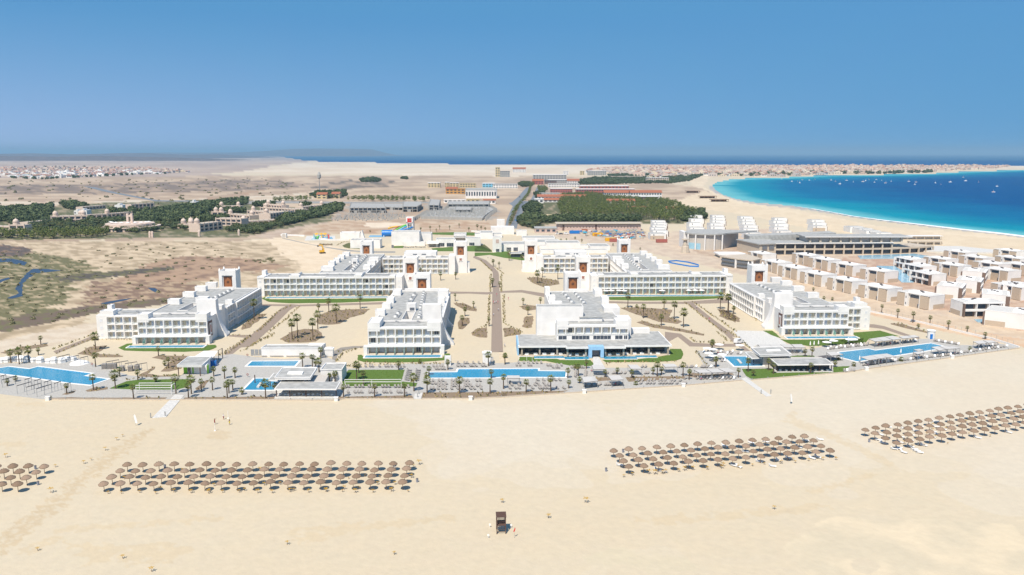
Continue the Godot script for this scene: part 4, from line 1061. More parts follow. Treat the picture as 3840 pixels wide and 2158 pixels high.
	sheet("far_road", pts([-1053.3,-1967.9,-994.2,-1910,-826.2,-1665,-626,-1395.8,-606.5,-1375,-551.7,-1366.2,-541.5,-1340.7,-600.7,-1346.3,-826,-1643.9,-983.1,-1866.1]), 0.35, M.asphalt)
	sheet("far_road", pts([-481.6,-1319.2,-412.1,-1360.9,-287.7,-1332.9,-138.6,-1332.9,-126.4,-1292.8,-277.5,-1285.1,-391.7,-1292.8,-458.4,-1255.1]), 0.3, M.asphalt_old)
	# lawns
	var lawns := [[-164,-322.9,-163.9,-329.9,-161.6,-331.1,-160,-322.9,-128.6,-322.3,-129.2,-327.5,-125.5,-328.1,-123.4,-324,-124.6,-318.3,-134.1,-316.1,-150.8,-317.2,-159.5,-318.3], [-139.7,-436.9,-139.6,-443.4,-135.6,-440.8,-135,-434.3,-68,-437.6,-66.7,-430.6,-93.9,-424.4,-120.4,-422.7,-132.8,-426.9], [51.3,-441.2,70,-442,119.1,-446.6,120.6,-445.2,116.8,-438,96.6,-432,72.9,-430.7,54.5,-432.7], [-62.1,-310.8,-60.7,-311.3,-58.6,-306.8,-59,-304.9,-27.5,-305.9,-27.1,-312.8,-25.3,-313.3,-24.6,-309.8,-25.8,-303,-35.7,-300.1,-47.8,-299.2,-57.6,-300.1,-60.6,-303],
		[3.2,-308.6,8.9,-307,17.8,-304.4,18.8,-302.8,30.7,-303.1,31.5,-297.3,30.2,-294.2,24.9,-293,20.6,-295.5,13.1,-301.8,8.4,-300.5,2.5,-301.8], [35.4,-303.1,47.8,-303.7,57.1,-307.3,63.6,-311,65.5,-320.9,70.1,-320.9,69.3,-312.4,66.8,-305,63.7,-301.8,55.1,-299.8,36.4,-299.8], [-61.2,-288.6,-53.5,-288.6,-40.1,-288.6,-39.3,-272.9,-33.3,-271.2,-33.5,-267,-36.9,-267,-57.4,-267.4,-58.8,-268.7,-61,-274.6], [-138.8,-264.5,-137.1,-273.4,-133.9,-275.5,-122.3,-275.9,-113.7,-276,-113,-272.3,-112.6,-266.2,-114.8,-263.6,-120.6,-263.2,-130.1,-263.4],
		[114.6,-355.3,119.1,-355.3,118,-340.6,115.9,-344.7], [117,-338.6,118.7,-337.3,149.9,-337.9,154.3,-340.6,149.8,-330.2,124.9,-325.8,122.5,-328.3,118.3,-328.9], [132.5,-337.7,148.1,-338.5,151.4,-340.7,153.5,-351.2,168.1,-355.2,171.6,-344.4,168.9,-344.4,156.1,-339.2,150.4,-330.7,132.7,-327.3], [86.3,-289.8,98.1,-290.3,97.4,-285,118.7,-285,121.9,-292.8,128.7,-293.8,123.3,-285.9,105.6,-280.3,86.1,-275.7,85.1,-280.3], [111,-308.7,114,-309.9,120.7,-309.9,120.2,-305.4,110.4,-304.6],
		[-149.1,-696.2,-148.1,-716.2,-141.6,-713.3,-136,-707.5,-128.8,-669.4,-139,-674.6,-145,-682.5], [-68.7,-674.6,-50.9,-685.2,-48.7,-654.3,-64.8,-654.3], [-39.9,-690.7,-27.5,-696.2,-17,-659.2,-16.2,-649.4,-37.3,-654.3], [-30.4,-645.2,-15.2,-645.2,-3.1,-655.2,-1.8,-630.7,5.8,-616.8,10.3,-607.9,10.1,-595,-5.8,-612.3,-17.9,-630.7,-29.3,-621.4], [-88,-809.1,-52.3,-816.7,-34.1,-809.1,-32.9,-780.3,-85.7,-794.4], [-32.6,-692.8,-24.6,-704.3,-16.8,-660.3,-17.2,-650.1,-30.7,-651.1], [-103.1,-690.7,-95.3,-693.4,-93.1,-677.2,-101.1,-677.2]]
	for i in lawns.size():
		sheet("lawn", organic(pts(lawns[i]), 0.35, 2.5, 100 + i), 0.10, M.grass if i not in [18, 13] else M.grass_dry)
	# dry planting beds with shrubs just put in
	var beds := [[-101.2,-338.5,-100,-353.2,-96.1,-359,-88.8,-357.3,-83.2,-343.3,-84.5,-333.9,-90.8,-332,-95.9,-332], [-94.4,-374.8,-96.2,-390.3,-93.8,-401.7,-84.4,-405.7,-74.2,-406.5,-74.5,-394,-80,-384.2,-82,-370.3,-87.1,-368.1,-92.1,-369.2], [-125.6,-359.4,-127.9,-374.8,-128.2,-394,-123.7,-394,-122.9,-377.1,-122.1,-361.5,-123.9,-357.3], [-31.5,-423.8,-26,-422.3,-18.4,-407,-18.1,-400.4,-24.4,-404.4,-29.3,-415.2], [-25,-359.4,-25.9,-379.4,-24.2,-384.2,-20.8,-384.2,-20.5,-370.3,-22.6,-358.4],
		[3.9,-413.8,7.9,-418,15.2,-413.8,14.4,-407,8.1,-401.7,5.6,-407], [5,-363.7,6.3,-386.6,10.3,-389,10.6,-379.4,9.2,-362.6,6.8,-360.5], [9.6,-510.7,15.5,-514.9,29.6,-500.5,29.5,-486.9,19.2,-475.7,12.9,-490.7], [56.7,-409.7,66.8,-411.1,83.3,-404.4,77.8,-386.6,82.2,-374.8,78.4,-370.3,70.7,-374.8,62.1,-394], [59.5,-373.7,63.4,-377.1,67.6,-368.1,78.4,-359.4,86.3,-348.2,85.2,-345.2,77.1,-353.2,66,-361.5],
		[106.8,-405.7,109.9,-405.7,111.6,-389,107.1,-372.5,105.7,-384.2], [-175.5,-312.8,-176.8,-324.5,-171,-327.1,-168.7,-317.7,-169.8,-312.8,-157.8,-311.2,-155.1,-308,-163.8,-307.2], [-142.5,-306.4,-141.5,-310.4,-128.9,-308.8,-126.9,-301.8,-133.9,-301.8], [-130.5,-286.1,-133.2,-300.3,-129.7,-304.9,-124.4,-290.2,-127.2,-286.1], [-30.4,-259.8,-6.4,-260.6,-1.8,-259,-1.8,-256.1,-12.5,-253.3,-29.9,-253.3], [-57.8,-255.2,-33.2,-256.6,-32.4,-253,-57.3,-252.8], [-3.6,-261.4,7.9,-261.4,19.5,-262.3,16.5,-259.4,-3.6,-255.6], [-108.6,-254.6,-79,-255.4,-78.5,-252.6,-107.8,-252.6], [-154.3,-254.2,-126.1,-254.4,-114.9,-254.4,-114.5,-252.6,-149.1,-252.7],
		[40.9,-278.5,51.6,-279.6,62.4,-279.6,62.7,-276.9,43.2,-273.1,41.3,-272.6], [30.1,-278,35.4,-278.5,35.9,-274.7,30.5,-273.1], [63.1,-280.3,67.2,-285,69.7,-282.1,81,-284,81.5,-282.1,66.6,-277.5], [-145.8,-262.2,-144.4,-266.9,-142.5,-264.5,-140.5,-266.1,-138.9,-263.8,-143.6,-260.7], [-151.4,-257.7,-150.7,-259.5,-149,-262.6,-148.2,-259.5,-149.2,-257.3], [-109.1,-264.4,-109.3,-274.6,-107.9,-275.1,-106.8,-266.2,-107.3,-262.3], [-18.6,-351.2,-16.3,-359.4,-11.8,-361.5,-10.7,-341.3,-14.7,-342.3,-17.9,-346.2], [-4,-361.5,0.4,-361.5,4.4,-351.2,3.5,-347.2,-3.6,-343.3], [107.3,-403.1,110.9,-403.1,111.7,-382.3,109.4,-374,104.6,-379.5,103.4,-388], [181.1,-371.8,185.4,-369.2,188.8,-352,187.2,-348.9,182.1,-362.4,179.9,-369.2],
		[-173,-709.1,-160.6,-709.1,-158.4,-697.4,-169,-695.9], [-207.8,-314.4,-205.9,-324.5,-197.7,-329.8,-195.3,-326.2,-200.7,-319.4,-204.4,-312.8], [-136.9,-281.1,-136,-286.5,-135.7,-293,-134.2,-290.1,-134.3,-283.7,-128.7,-281.1,-124.5,-281.1,-123.8,-279.5,-135.7,-279.3]]
	var dry := []
	for i in beds.size():
		var p := organic(pts(beds[i]), 0.8, 2.5, 200 + i)
		sheet("planting_bed", p, 0.085, M.mulch)
		dry += fill(p, 2.3, 0.08)
	# shrub borders along the ways
	var borders := [[-14.4,-528,-12.9,-458.2], [-7.1,-528,-6.4,-458.2], [-12.9,-448.3,-11.4,-370.3], [-4.9,-448.3,-3.6,-370.3,0.4,-361.5,4.4,-351.2,-3.6,-342.3], [-11,-370.3,-13.9,-361.5,-16.3,-353.2], [-118,-415.2,-119.6,-399.1,-117.6,-377.1,-115.7,-357.3,-116.5,-351.2], [-112.5,-412.5,-110.4,-377.1,-110.2,-351.2,-106.2,-345.2,-109.3,-333.9,-109.8,-324.9], [-72.3,-315.6,-69.2,-318.1,-61.4,-322.4], [-68.3,-300.7,-68.6,-311.6,-65,-319.8], [93.9,-425.2,94.7,-391.5,94.8,-368.1,96.4,-349.2], [98.6,-426.7,100.2,-391.5,101.7,-353.2], [-57.8,-299.5,-40.9,-297.5,-27.7,-297,-23.1,-299], [-63.1,-293,-57.2,-296,-43.2,-295.5], [-181.2,-338,-164.4,-337.1], [78.5,-342,78.6,-332.7,90.7,-330.8], [93.2,-354.6,93.1,-335.3,94.3,-332.7], [98.7,-356.1,99.5,-340.6,98.8,-321.5], [75.2,-316.7,74.9,-302.2,74.6,-291.8], [-138.2,-274.2,-134.9,-277.6,-124.1,-280.2], [-189.7,-319.4,-187.6,-348.6], [-184.3,-312.8,-183.2,-341.8], [-126.7,-346.7,-115.9,-344.7,-117.3,-309.6,-116.6,-314.4], [-24.2,-598.4,-13.8,-541.7], [-12.1,-561,-5.4,-528], [35.9,-295.5,38.6,-299.2,64.5,-300.5], [120.9,-455.9,121.9,-422.7,118.7,-376.7], [-115.3,-311.4,-115.7,-342], [-110.8,-316.1,-107.3,-349.1], [-154.2,-696.2,-153.9,-725.2,-144.8,-719.2]]
	for bd in borders: dry += along(pts(bd), 1.1, 0.6, 0.06)
	var half1 := []; var half2 := []
	for i in dry.size(): (half1 if i % 2 == 0 else half2).append(dry[i])
	scatter("dry_shrubs", "straw coloured young shrubs in the resort's brown planting beds and borders", "shrubs", tuft_mesh(1, 0.15), M.leaf, half1, 0.5, 1.2)
	scatter("green_shrubs", "small green shrubs among the dry ones in the resort's beds and borders", "shrubs", tuft_mesh(2, 0.75), M.leaf, half2, 0.4, 1.1)
	# grass blades along lawn edges and over the lawns
	var bl := []
	for i in 13: bl += fill(pts(lawns[i]), 1.3, 0.09)
	scatter("lawn_grass", "short green grass of the resort lawns", "grass", grass_mesh(), M.leaf, bl, 0.7, 1.3)
	# pools
	basin("large zigzag pool under bare shade frames, beside stacked white furniture", pts([-213.2,-294.9,-197.5,-286.5,-191.1,-292.8,-181.2,-289.4,-179.8,-292.8,-154.6,-283.3,-155.8,-280.2,-145,-275.9,-147.4,-268.7,-157.4,-271.7,-178.9,-280.2,-188.1,-283.3,-208.6,-288.3]), steps_along([-178.5,-291.8,-156.1,-283.6], 13, 0.9, 1.1))
	basin("small rectangular pool before the long low pavilion, surrounded by empty deck", pts([-100.9,-293.9,-101.1,-300.6,-83.1,-301.2,-82.9,-293.9]))
	basin("square bar pool with a white counter at the pavilion roof of the left snack bar", pts([-91.8,-262.7,-92.4,-276.7,-84.8,-276.7,-80.7,-262.7]))
	basin("long stepped pool between rows of grey loungers at the foot of the avenue", pts([-30.1,-277.6,-30.4,-284.9,-20.2,-285.2,-20,-289.3,-2,-289.6,9.7,-290,9.7,-286.8,20,-286.4,19.2,-278.5,-3.9,-278.8,-6.9,-277.9]), steps_along([-17.7,-288.6,8.1,-288.8], 22, 0.8, 1.0))
	basin("small pool with a white bench under the roof of the right snack bar", pts([84.5,-308.2,93.2,-308.2,92.9,-296.9,95.9,-296.9,95.5,-294,84.7,-293.6]))
	basin("large bent pool with bathers in front of the right hotel block", pts([133,-314.8,147.6,-320.6,149.3,-318,178.6,-330.4,180.8,-325.9,176.4,-320.6,153.6,-309.9,134.2,-300.4,130.5,-307.4]))
	# raised pale pool shells of the villa estate
	ground_piece("shallow_water", MB.new().prism(pts([272.4,-622.7,304.1,-630.5,323.2,-635.7,326.5,-622.7,330.4,-615.1,306.1,-607.7,267.3,-606.3]), 0.0, 0.5).mesh(), M.water_pale)
	ground_piece("shallow_water", MB.new().prism(pts([262.1,-566.7,274.2,-564.6,270.1,-546.2,262.6,-521.6,251.9,-492.5,244.5,-493.2,254.4,-525.2,258.3,-548.2,257.4,-556.3]), 0.0, 0.3).mesh(), M.water_pale)
	ground_piece("shallow_water", MB.new().prism(pts([225.1,-379.7,242.4,-380.4,238.8,-375.8,223.3,-373.3]), 0.0, 0.25).mesh(), M.water_pale)
	# creeks of the marsh
	for c in [[-400.7,-606.6,-390.3,-609.5,-373.6,-599.7,-358.8,-584.1,-351.5,-569.3,-362.1,-576.1,-377.8,-589.6,-386.1,-584.1], [-282.8,-438,-285.7,-454,-301.6,-476.6,-311.3,-497.5,-329.9,-535.8,-336.5,-553.8,-326.6,-552.4,-310.1,-545.2,-315.1,-539.5,-322.5,-531.3,-314.8,-513.9,-306.7,-493.6,-295.5,-473,-278,-444.2,-278.5,-436.4], [-328.9,-497.5,-328.4,-513.9,-323.9,-507.6,-322.6,-497.5,-317.8,-482.1], [-219.1,-473,-214.1,-471.2,-206.6,-460.7,-207.7,-456.7,-213.9,-464.2], [-222.6,-422.4,-217.8,-433.4,-212.2,-438,-214.7,-428.3,-218,-419.6]]:
		ground_piece("creek", MB.new().flat(organic(pts(c), 1.6, 5.0, 8), 0.05).mesh(), M.marsh_water)

func grass_mesh() -> Mesh:
	var b := MB.new(); var r := RandomNumberGenerator.new(); r.seed = 4
	for i in 9:
		var a := r.randf() * TAU; var d := Vector3(cos(a), 0, sin(a)) * 0.35 * r.randf(); var s := Vector3(-sin(a), 0, cos(a)) * 0.05
		b.col = Color(0.11, 0.19, 0.025).lerp(Color(0.19, 0.25, 0.05), r.randf())
		b.tri(d - s, d + s, d * 1.6 + Vector3.UP * r.randf_range(0.08, 0.2), Vector3(0, 1, 0.3))
	return b.mesh(true)

func steps_along(a: Array, n: int, w: float, d: float) -> Array:
	var o := []
	for i in n:
		var k := (i + 0.5) / n
		o.append([lerpf(a[0], a[2], k), lerpf(a[1], a[3], k), w, d])
	return o

# ---------------------------------------------------------------- promenade furniture
func rel(poly: PackedVector2Array, o: Vector2) -> PackedVector2Array:
	var r := PackedVector2Array()
	for p in poly: r.append(p - o)
	return r

func mid(poly: PackedVector2Array) -> Vector2:
	var s := Vector2.ZERO
	for p in poly: s += p
	return s / poly.size()

func flat_roof(t: Node3D, poly: PackedVector2Array, y: float, thick: float, lip := 0.0) -> void:
	part(t, "roof_edge", MB.new().prism(poly, y, y + thick).mesh(), M.white)
	part(t, "roof", MB.new().prism(grown(poly, -0.35), y + 0.05, y + thick + 0.03).mesh(), M.roof)
	if lip > 0.0:
		var b := MB.new()
		for i in poly.size():
			var a := poly[i]; var c := poly[(i + 1) % poly.size()]
			b.bar(Vector3(a.x, y + thick + lip * 0.5, a.y), Vector3(c.x, y + thick + lip * 0.5, c.y), 0.3, lip)
		part(t, "roof_rim", b.mesh(), M.white)

func post(t: Node3D, p: Vector2, y0: float, y1: float, r := 0.1, m := "dark_steel", called := "post") -> void:
	part(t, called, MB.new().box(Vector3(p.x - r, y0, p.y - r), Vector3(p.x + r, y1, p.y + r)).mesh(), M[m])

func lounger_parts(t: Node3D, cloth: String, frame: String) -> void:
	part(t, "seat", cached("lseat", func(): return MB.new().box(Vector3(-0.34, 0.32, -0.35), Vector3(0.34, 0.40, 1.0)).mesh()), M[cloth])
	part(t, "backrest", cached("lback", func():
		var b := MB.new(); b.t = Transform3D(Basis(Vector3.RIGHT, 0.75), Vector3(0, 0.36, -0.35))
		return b.box(Vector3(-0.34, -0.03, -0.72), Vector3(0.34, 0.05, 0)).mesh()), M[cloth])
	part(t, "frame", cached("lframe", func():
		var b := MB.new()
		for s in [-0.36, 0.36]:
			b.box(Vector3(s - 0.03, 0.26, -0.95), Vector3(s + 0.03, 0.33, 1.02))
		return b.mesh()), M[frame])
	for q in [[-0.33, -0.6], [0.33, -0.6], [-0.33, 0.85], [0.33, 0.85]]:
		part(t, "leg", cached("lleg", func(): return MB.new().box(Vector3(-0.03, 0, -0.03), Vector3(0.03, 0.27, 0.03)).mesh()), M[frame], Transform3D(Basis.IDENTITY, Vector3(q[0], 0, q[1])))

var lounger0: Node3D
var lounger1: Node3D
func lounger(p: Vector2, turn: float, label: String, group: String, y := 0.07) -> void:
	if lounger0 == null:
		lounger0 = thing("sun_lounger", label, "lounger", Vector3(p.x, y, p.y), turn, group)
		lounger_parts(lounger0, "sling", "dark_steel")
	else: copy(lounger0, Vector3(p.x, y, p.y), turn, label, group)

func white_lounger(p: Vector2, turn: float, label: String, group: String, y := 0.02) -> void:
	if lounger1 == null:
		lounger1 = thing("plastic_lounger", label, "lounger", Vector3(p.x, y, p.y), turn, group)
		lounger_parts(lounger1, "sling_white", "sling_white")
	else: copy(lounger1, Vector3(p.x, y, p.y), turn, label, group)

# slatted shade roof on four posts over a quadrilateral
func pergola(poly: PackedVector2Array, label: String, group: String, y := 2.5) -> void:
	var o := mid(poly)
	var p := rel(poly, o)
	var t := thing("shade_roof", label, "pergola", Vector3(o.x, 0.06, o.y), 0.0, group)
	for q in p: post(t, q * 0.96, 0.0, y, 0.06, "steel")
	var b := MB.new()
	for i in 4: b.bar(Vector3(p[i].x, y + 0.05, p[i].y), Vector3(p[(i + 1) % 4].x, y + 0.05, p[(i + 1) % 4].y), 0.1, 0.14)
	part(t, "roof_frame", b.mesh(), M.dark_steel)
	var n := maxi(6, int(p[0].distance_to(p[3]) / 0.42))
	for i in n:
		var k := (i + 0.5) / n
		var a := p[0].lerp(p[3], k); var c := p[1].lerp(p[2], k)
		part(t, "slat", MB.new().bar(Vector3(a.x, y + 0.16, a.y), Vector3(c.x, y + 0.16, c.y), p[0].distance_to(p[3]) / n * 0.86, 0.05).mesh(), M.slat)

func make_promenade() -> void:
	# low sea wall with little piers
	var wall_line := pts([-153.1,-252.1,-115.8,-251.4,-107.7,-251.6,-79.8,-251.4,-58.3,-251,-55.2,-252.5,-32.4,-252.4])
	var wall_line2 := pts([-29.8,-252.7,-12.5,-252.8,-3.5,-254.4,24.6,-260.4,59.3,-267.9,60.5,-268.2,81.9,-274.3])
	var wall_line3 := pts([85.8,-274.9,122.7,-284.6,123.2,-284.6,133.7,-289.9,174.4,-306.5,210.9,-322])
	var nth := 0
	for wl in [wall_line, wall_line2, wall_line3]:
		var t := thing("sea_wall", ["low concrete sea wall below the left snack bar and its planting strip", "low concrete sea wall below the long stepped pool and the lounger decks", "low concrete sea wall below the right snack bar and the bent pool"][nth], "wall", Vector3(wl[0].x, 0, wl[0].y))
		for i in wl.size() - 1:
			var a: Vector2 = wl[i] - wl[0]; var b: Vector2 = wl[i + 1] - wl[0]
			part(t, "wall_run", MB.new().bar(Vector3(a.x, 0.15, a.y), Vector3(b.x, 0.15, b.y), 0.3, 0.5).mesh(), M.pale_stone)
			var k := maxi(1, int(a.distance_to(b) / 6.0))
			for j in k:
				var q: Vector2 = a.lerp(b, float(j) / k)
				part(t, "pier", cached("pier", func(): return MB.new().box(Vector3(-0.12, 0.3, -0.12), Vector3(0.12, 0.85, 0.12)).mesh()), M.steel, Transform3D(Basis.IDENTITY, Vector3(q.x, 0, q.y)))
		nth += 1
	var boxes := [-152.4,-251.5,-57.6,-251,-13.6,-251.9,24.4,-259.4,59.5,-266.8,132.5,-288.2,174,-305.6]
	for i in range(0, boxes.size(), 2):
		var t := thing("service_box", "white service box standing at the foot of the sea wall on the sand", "box", Vector3(boxes[i], 0, boxes[i + 1]), 0.0, "service boxes along the sea wall")
		part(t, "cabinet", MB.new().box(Vector3(-0.6, 0, -0.5), Vector3(0.6, 1.15, 0.5)).mesh(), M.white)
		part(t, "lid", MB.new().box(Vector3(-0.7, 1.15, -0.6), Vector3(0.7, 1.27, 0.6)).mesh(), M.white_fresh)
	# ramps down to the beach
	ramp("pale concrete ramp with two posts, leading to the trampled track on the beach", [-113.2,-257.5,-109.8,-256.9,-106.3,-234.5,-110.2,-233.5], [-110.8,-234,-107,-235.5])
	ramp("pale boardwalk with two posts beside the right snack bar lawn, ending on the sand", [82.4,-276.6,84.6,-278.4,86.7,-256,84.7,-255.3], [83.9,-258.4,87.3,-258.8])
	ramp("short pale ramp with a small sign at the gap in the sea wall", [-32.8,-258.3,-30.1,-259.8,-30.1,-252.8,-32.4,-252.8], [-31.4,-254.5,-31.4,-258.3])
	sheet("promenade_walk", pts([32.1,-308.1,34.4,-309,35,-295.5,35,-291.2,30.9,-291.2]), 0.11, M.deck_pale)
	make_snack_bars()
	make_kiosks()
	# shade roofs
	var g1 := [[29.5,-285.6,33.9,-285.6,34.1,-279.8,29.5,-279.8], [24.5,-269.8,28.9,-270.3,29.6,-265.1,24.6,-263], [33.8,-271.4,37.9,-272,38.6,-266.6,34.4,-265.6], [56,-287.4,60.4,-287.4,60.9,-283.3,56.1,-282.9], [42.9,-286.2,46.4,-286.2,47.3,-280.3,43.3,-280.3], [-1.8,-271.6,2.6,-271.6,2.8,-268.2,-1.6,-268.2]]
	for q in g1: pergola(pts(q), "pale slatted shade roof over loungers between the stepped pool and the right snack bar", "slatted shade roofs by the lounger decks")
	var g2 := [[65.8,-278.9,70.3,-279.6,71.5,-275.3,66.9,-275], [70.6,-279.8,74.8,-280.6,76.2,-276.1,71.7,-275.3], [75.1,-280.8,78.9,-281.6,80.5,-276.3,76.6,-276.1], [100.8,-318,105.1,-317.8,105.7,-313.4,100.4,-313.8], [105.2,-317.8,109.7,-317.8,110.2,-313.2,105.9,-313.3], [110,-317.8,114.2,-318,114,-312.9,110.3,-313.1], [114.6,-318.1,118.9,-318.2,118.5,-312.6,114.2,-312.6]]
	for q in g2: pergola(pts(q), "pale slatted shade roof in the rows beside the small bar pool", "slatted shade roofs beside the right snack bar")
	var g3 := [[150.6,-327.5,154.6,-329.6,154.8,-323.7,151.3,-323.1], [154.7,-329.7,159.2,-331.7,159.6,-325.8,155.1,-323.9], [159.5,-332,163.7,-333.7,164.5,-327.9,160.1,-326.1], [165.6,-332.2,169.6,-333.6,170.4,-330,165.4,-328.3], [170,-333.7,173.5,-334.9,173.9,-331.7,170.7,-330], [134,-297.3,139.5,-300.2,140.1,-294.9,135.3,-292.7], [139.7,-300.3,143.2,-301.6,143.9,-296.7,140.3,-295.1], [143.3,-301.7,146.7,-302.7,148.1,-298.1,144.1,-296.8], [169.5,-313.1,173.1,-314.8,173.6,-310,169.8,-307.5], [173.6,-315.1,176.8,-314.7,178.1,-310.8,173.9,-310], [176.8,-314.4,179.2,-314,180.1,-311.2,178.2,-310.7], [157.9,-304.7,161.4,-306.5,161.9,-303.8,158.2,-301.7], [160.2,-308.9,163.4,-310.5,163.9,-308.1,161,-306.8], [192.1,-323.1,197.1,-325,196.4,-320.6,191.9,-318.7], [197.5,-325.1,201.2,-325,201.5,-321.7,196.9,-320.6], [123.8,-304.7,127.1,-305.5,129.1,-301.4,123.5,-299.5]]
	for q in g3: pergola(pts(q), "pale slatted shade roof in the rows round the bent pool", "slatted shade roofs round the bent pool")
	# bare frames by the left pool: a beam between two posts
	var fr := [-179.4,-270.1,-178.9,-272.2,-176.1,-265.5,-174.4,-270.1,-168.4,-265.9,-167.6,-268.4,-164.3,-264.3,-163.4,-266.9,-159.9,-262.7,-159,-265.3,-155.5,-261.1,-154.8,-263.7,-166.6,-258.4,-164.7,-263.3,-162.4,-256.8,-160.4,-261.7,-157.9,-254.9,-156.1,-260.3,-151.6,-260.2,-150.5,-262.1,-174.7,-296.2,-172.4,-301.3,-169.6,-295.7,-168,-299.8,-165,-295.2,-163.6,-298.2,-152.2,-289.4,-149,-292.8,-148.3,-287.9,-144.8,-291.3,-143.9,-287,-140.7,-289.8,-139.3,-285.6,-136.4,-288.4]
	for i in range(0, fr.size(), 4):
		var a := Vector2(fr[i], fr[i + 1]); var b := Vector2(fr[i + 2], fr[i + 3])
		var t := thing("bare_pergola", "bare dark steel pergola without cloth beside the zigzag pool", "pergola", Vector3(a.x, 0.06, a.y), 0.0, "bare shade frames by the zigzag pool")
		part(t, "beam", MB.new().bar(Vector3(0, 2.8, 0), Vector3(b.x - a.x, 2.8, b.y - a.y), 0.18, 0.22).mesh(), M.dark_steel)
		post(t, Vector2.ZERO, 0, 2.7, 0.05, "steel"); post(t, b - a, 0, 2.7, 0.05, "steel")
		post(t, (b - a) * 0.5, 0, 2.7, 0.05, "steel")
	for q in [[[-127.5,-262.8,-116.6,-262.9,-117,-267], "grass plot by the green kiosk"], [[-127.4,-260.1,-115.4,-260.2,-115.2,-262.6], "grass plot by the green kiosk"], [[-127,-257.3,-114.2,-257.3,-115.3,-260.5], "grass plot by the green kiosk"], [[-58.1,-267,-48.7,-267,-38.5,-267.2], "mown grass plot left of the stepped pool"], [[-57.3,-264.2,-48.2,-264.2,-38.1,-264.3], "mown grass plot left of the stepped pool"], [[2.6,-298.8,5.7,-298.8,7.8,-298.8], "grass plot in front of the restaurant"]]:
		var ln := pts(q[0])
		var t := thing("beam_row", "white painted beam on thin posts over the " + q[1], "frame", Vector3(ln[0].x, 0.1, ln[0].y), 0.0, "white beams over the lawns")
		for i in ln.size() - 1:
			part(t, "beam", MB.new().bar(Vector3(ln[i].x - ln[0].x, 2.45, ln[i].y - ln[0].y), Vector3(ln[i + 1].x - ln[0].x, 2.45, ln[i + 1].y - ln[0].y), 0.22, 0.16).mesh(), M.white)
		for i in ln.size(): post(t, ln[i] - ln[0], 0, 2.4, 0.06, "white")
	# wrapped furniture waiting by the left pool
	var wr := [-197.7,-299.3,-195.9,-299.6,-193.4,-300.5,-191.1,-300.5,-188.7,-300.5,-186.1,-300.3,-182.9,-299.4,-179.4,-299.1,-177,-298.6,-174.4,-299.3,-173.5,-301.2,-171.8,-302.6,-199.6,-297.8,-201.5,-296.3]
	for i in range(0, wr.size(), 2):
		var t := thing("wrapped_stack", "bulky stack of furniture wrapped in white sheeting behind the zigzag pool", "stack", Vector3(wr[i], 0.06, wr[i + 1]), rng.randf_range(-0.3, 0.3), "white wrapped stacks of furniture")
		var h := rng.randf_range(1.5, 2.3); var s := rng.randf_range(0.85, 1.2)
		part(t, "bundle", MB.new().lathe(Vector3.ZERO, [Vector2(1.35 * s, 0), Vector2(1.3 * s, h * 0.7), Vector2(1.0 * s, h), Vector2(0, h * 1.08)], 6, true).mesh(), M.fabric_white)
		part(t, "strap", MB.new().lathe(Vector3.ZERO, [Vector2(1.36 * s, h * 0.45), Vector2(1.36 * s, h * 0.53)], 6, true).mesh(), M.sling)
	var gr := [-153.4,-290.3,-151.5,-290.5,-149.9,-290.9,-145.3,-287.2,-142.1,-287.2,-140.3,-288.5]
	for i in range(0, gr.size(), 2):
		var t := thing("lounger_stack", "tall stack of grey loungers on the deck near the green kiosk", "stack", Vector3(gr[i], 0.06, gr[i + 1]), 0.25, "grey lounger stacks")
		for k in 9: part(t, "stacked_lounger", cached("stk", func(): return MB.new().box(Vector3(-0.8, 0, -1.0), Vector3(0.8, 0.14, 1.0)).mesh()), M.sling, Transform3D(Basis(Vector3.UP, rng.randf_range(-0.06, 0.06)), Vector3(rng.randf_range(-0.05, 0.05), k * 0.22, 0)))
	solo("sheet_heap", MB.new().lathe(Vector3.ZERO, [Vector2(3.6, 0), Vector2(2.9, 0.6), Vector2(1.6, 0.9), Vector2(0.5, 1.3), Vector2(0, 1.2)], 9, true).mesh(), M.fabric_white, "low heap of white sheeting on the deck between the stacks", "heap", Vector3([-166.9,-297.8][0], 0.06, [-166.9,-297.8][1]))
	# loungers
	var l1 := [-57.6,-292.7,-55.5,-292.7,-53.8,-292.7,-52.8,-292.7,-50.2,-292.7,-47.9,-292.7,-46.9,-292.7,-45.6,-292.7,-43.6,-292.7,-42.3,-292.7,-40.9,-292.7,-33.5,-292.7,-29.6,-292.7,-28.3,-292.7,-27,-292.7,-26,-292.7,-28.5,-289.1,-27.5,-289.1,-26.3,-289.1,-25.3,-289.1,-20.6,-297.4,-18.1,-297.4,-17.1,-297.4,-14.7,-297.4,-12.6,-297.4,-10.9,-297.4,-20.6,-293.4,-19.3,-293.4,-18.1,-293.4,-15.8,-293.4,-14.9,-293.4,-13.6,-293.4,-11.3,-293.4,-10.2,-293.4]
	set_loungers(l1, 0.35, "grey sling lounger in the rows behind the stepped pool", "grey loungers behind the stepped pool")
	set_loungers([-38.3,-287.4,-35,-287.4,-38.1,-284.9,-34.8,-284.9,-38,-282.4,-34.6,-282.4,-37.8,-279.9,-34.5,-279.9,-37.7,-277.2,-34.3,-277.2,-37.5,-274.6,-34.1,-274.6], 1.2, "grey lounger laid flat on the strip between the mown grass and the pool", "flat grey loungers beside the mown grass")
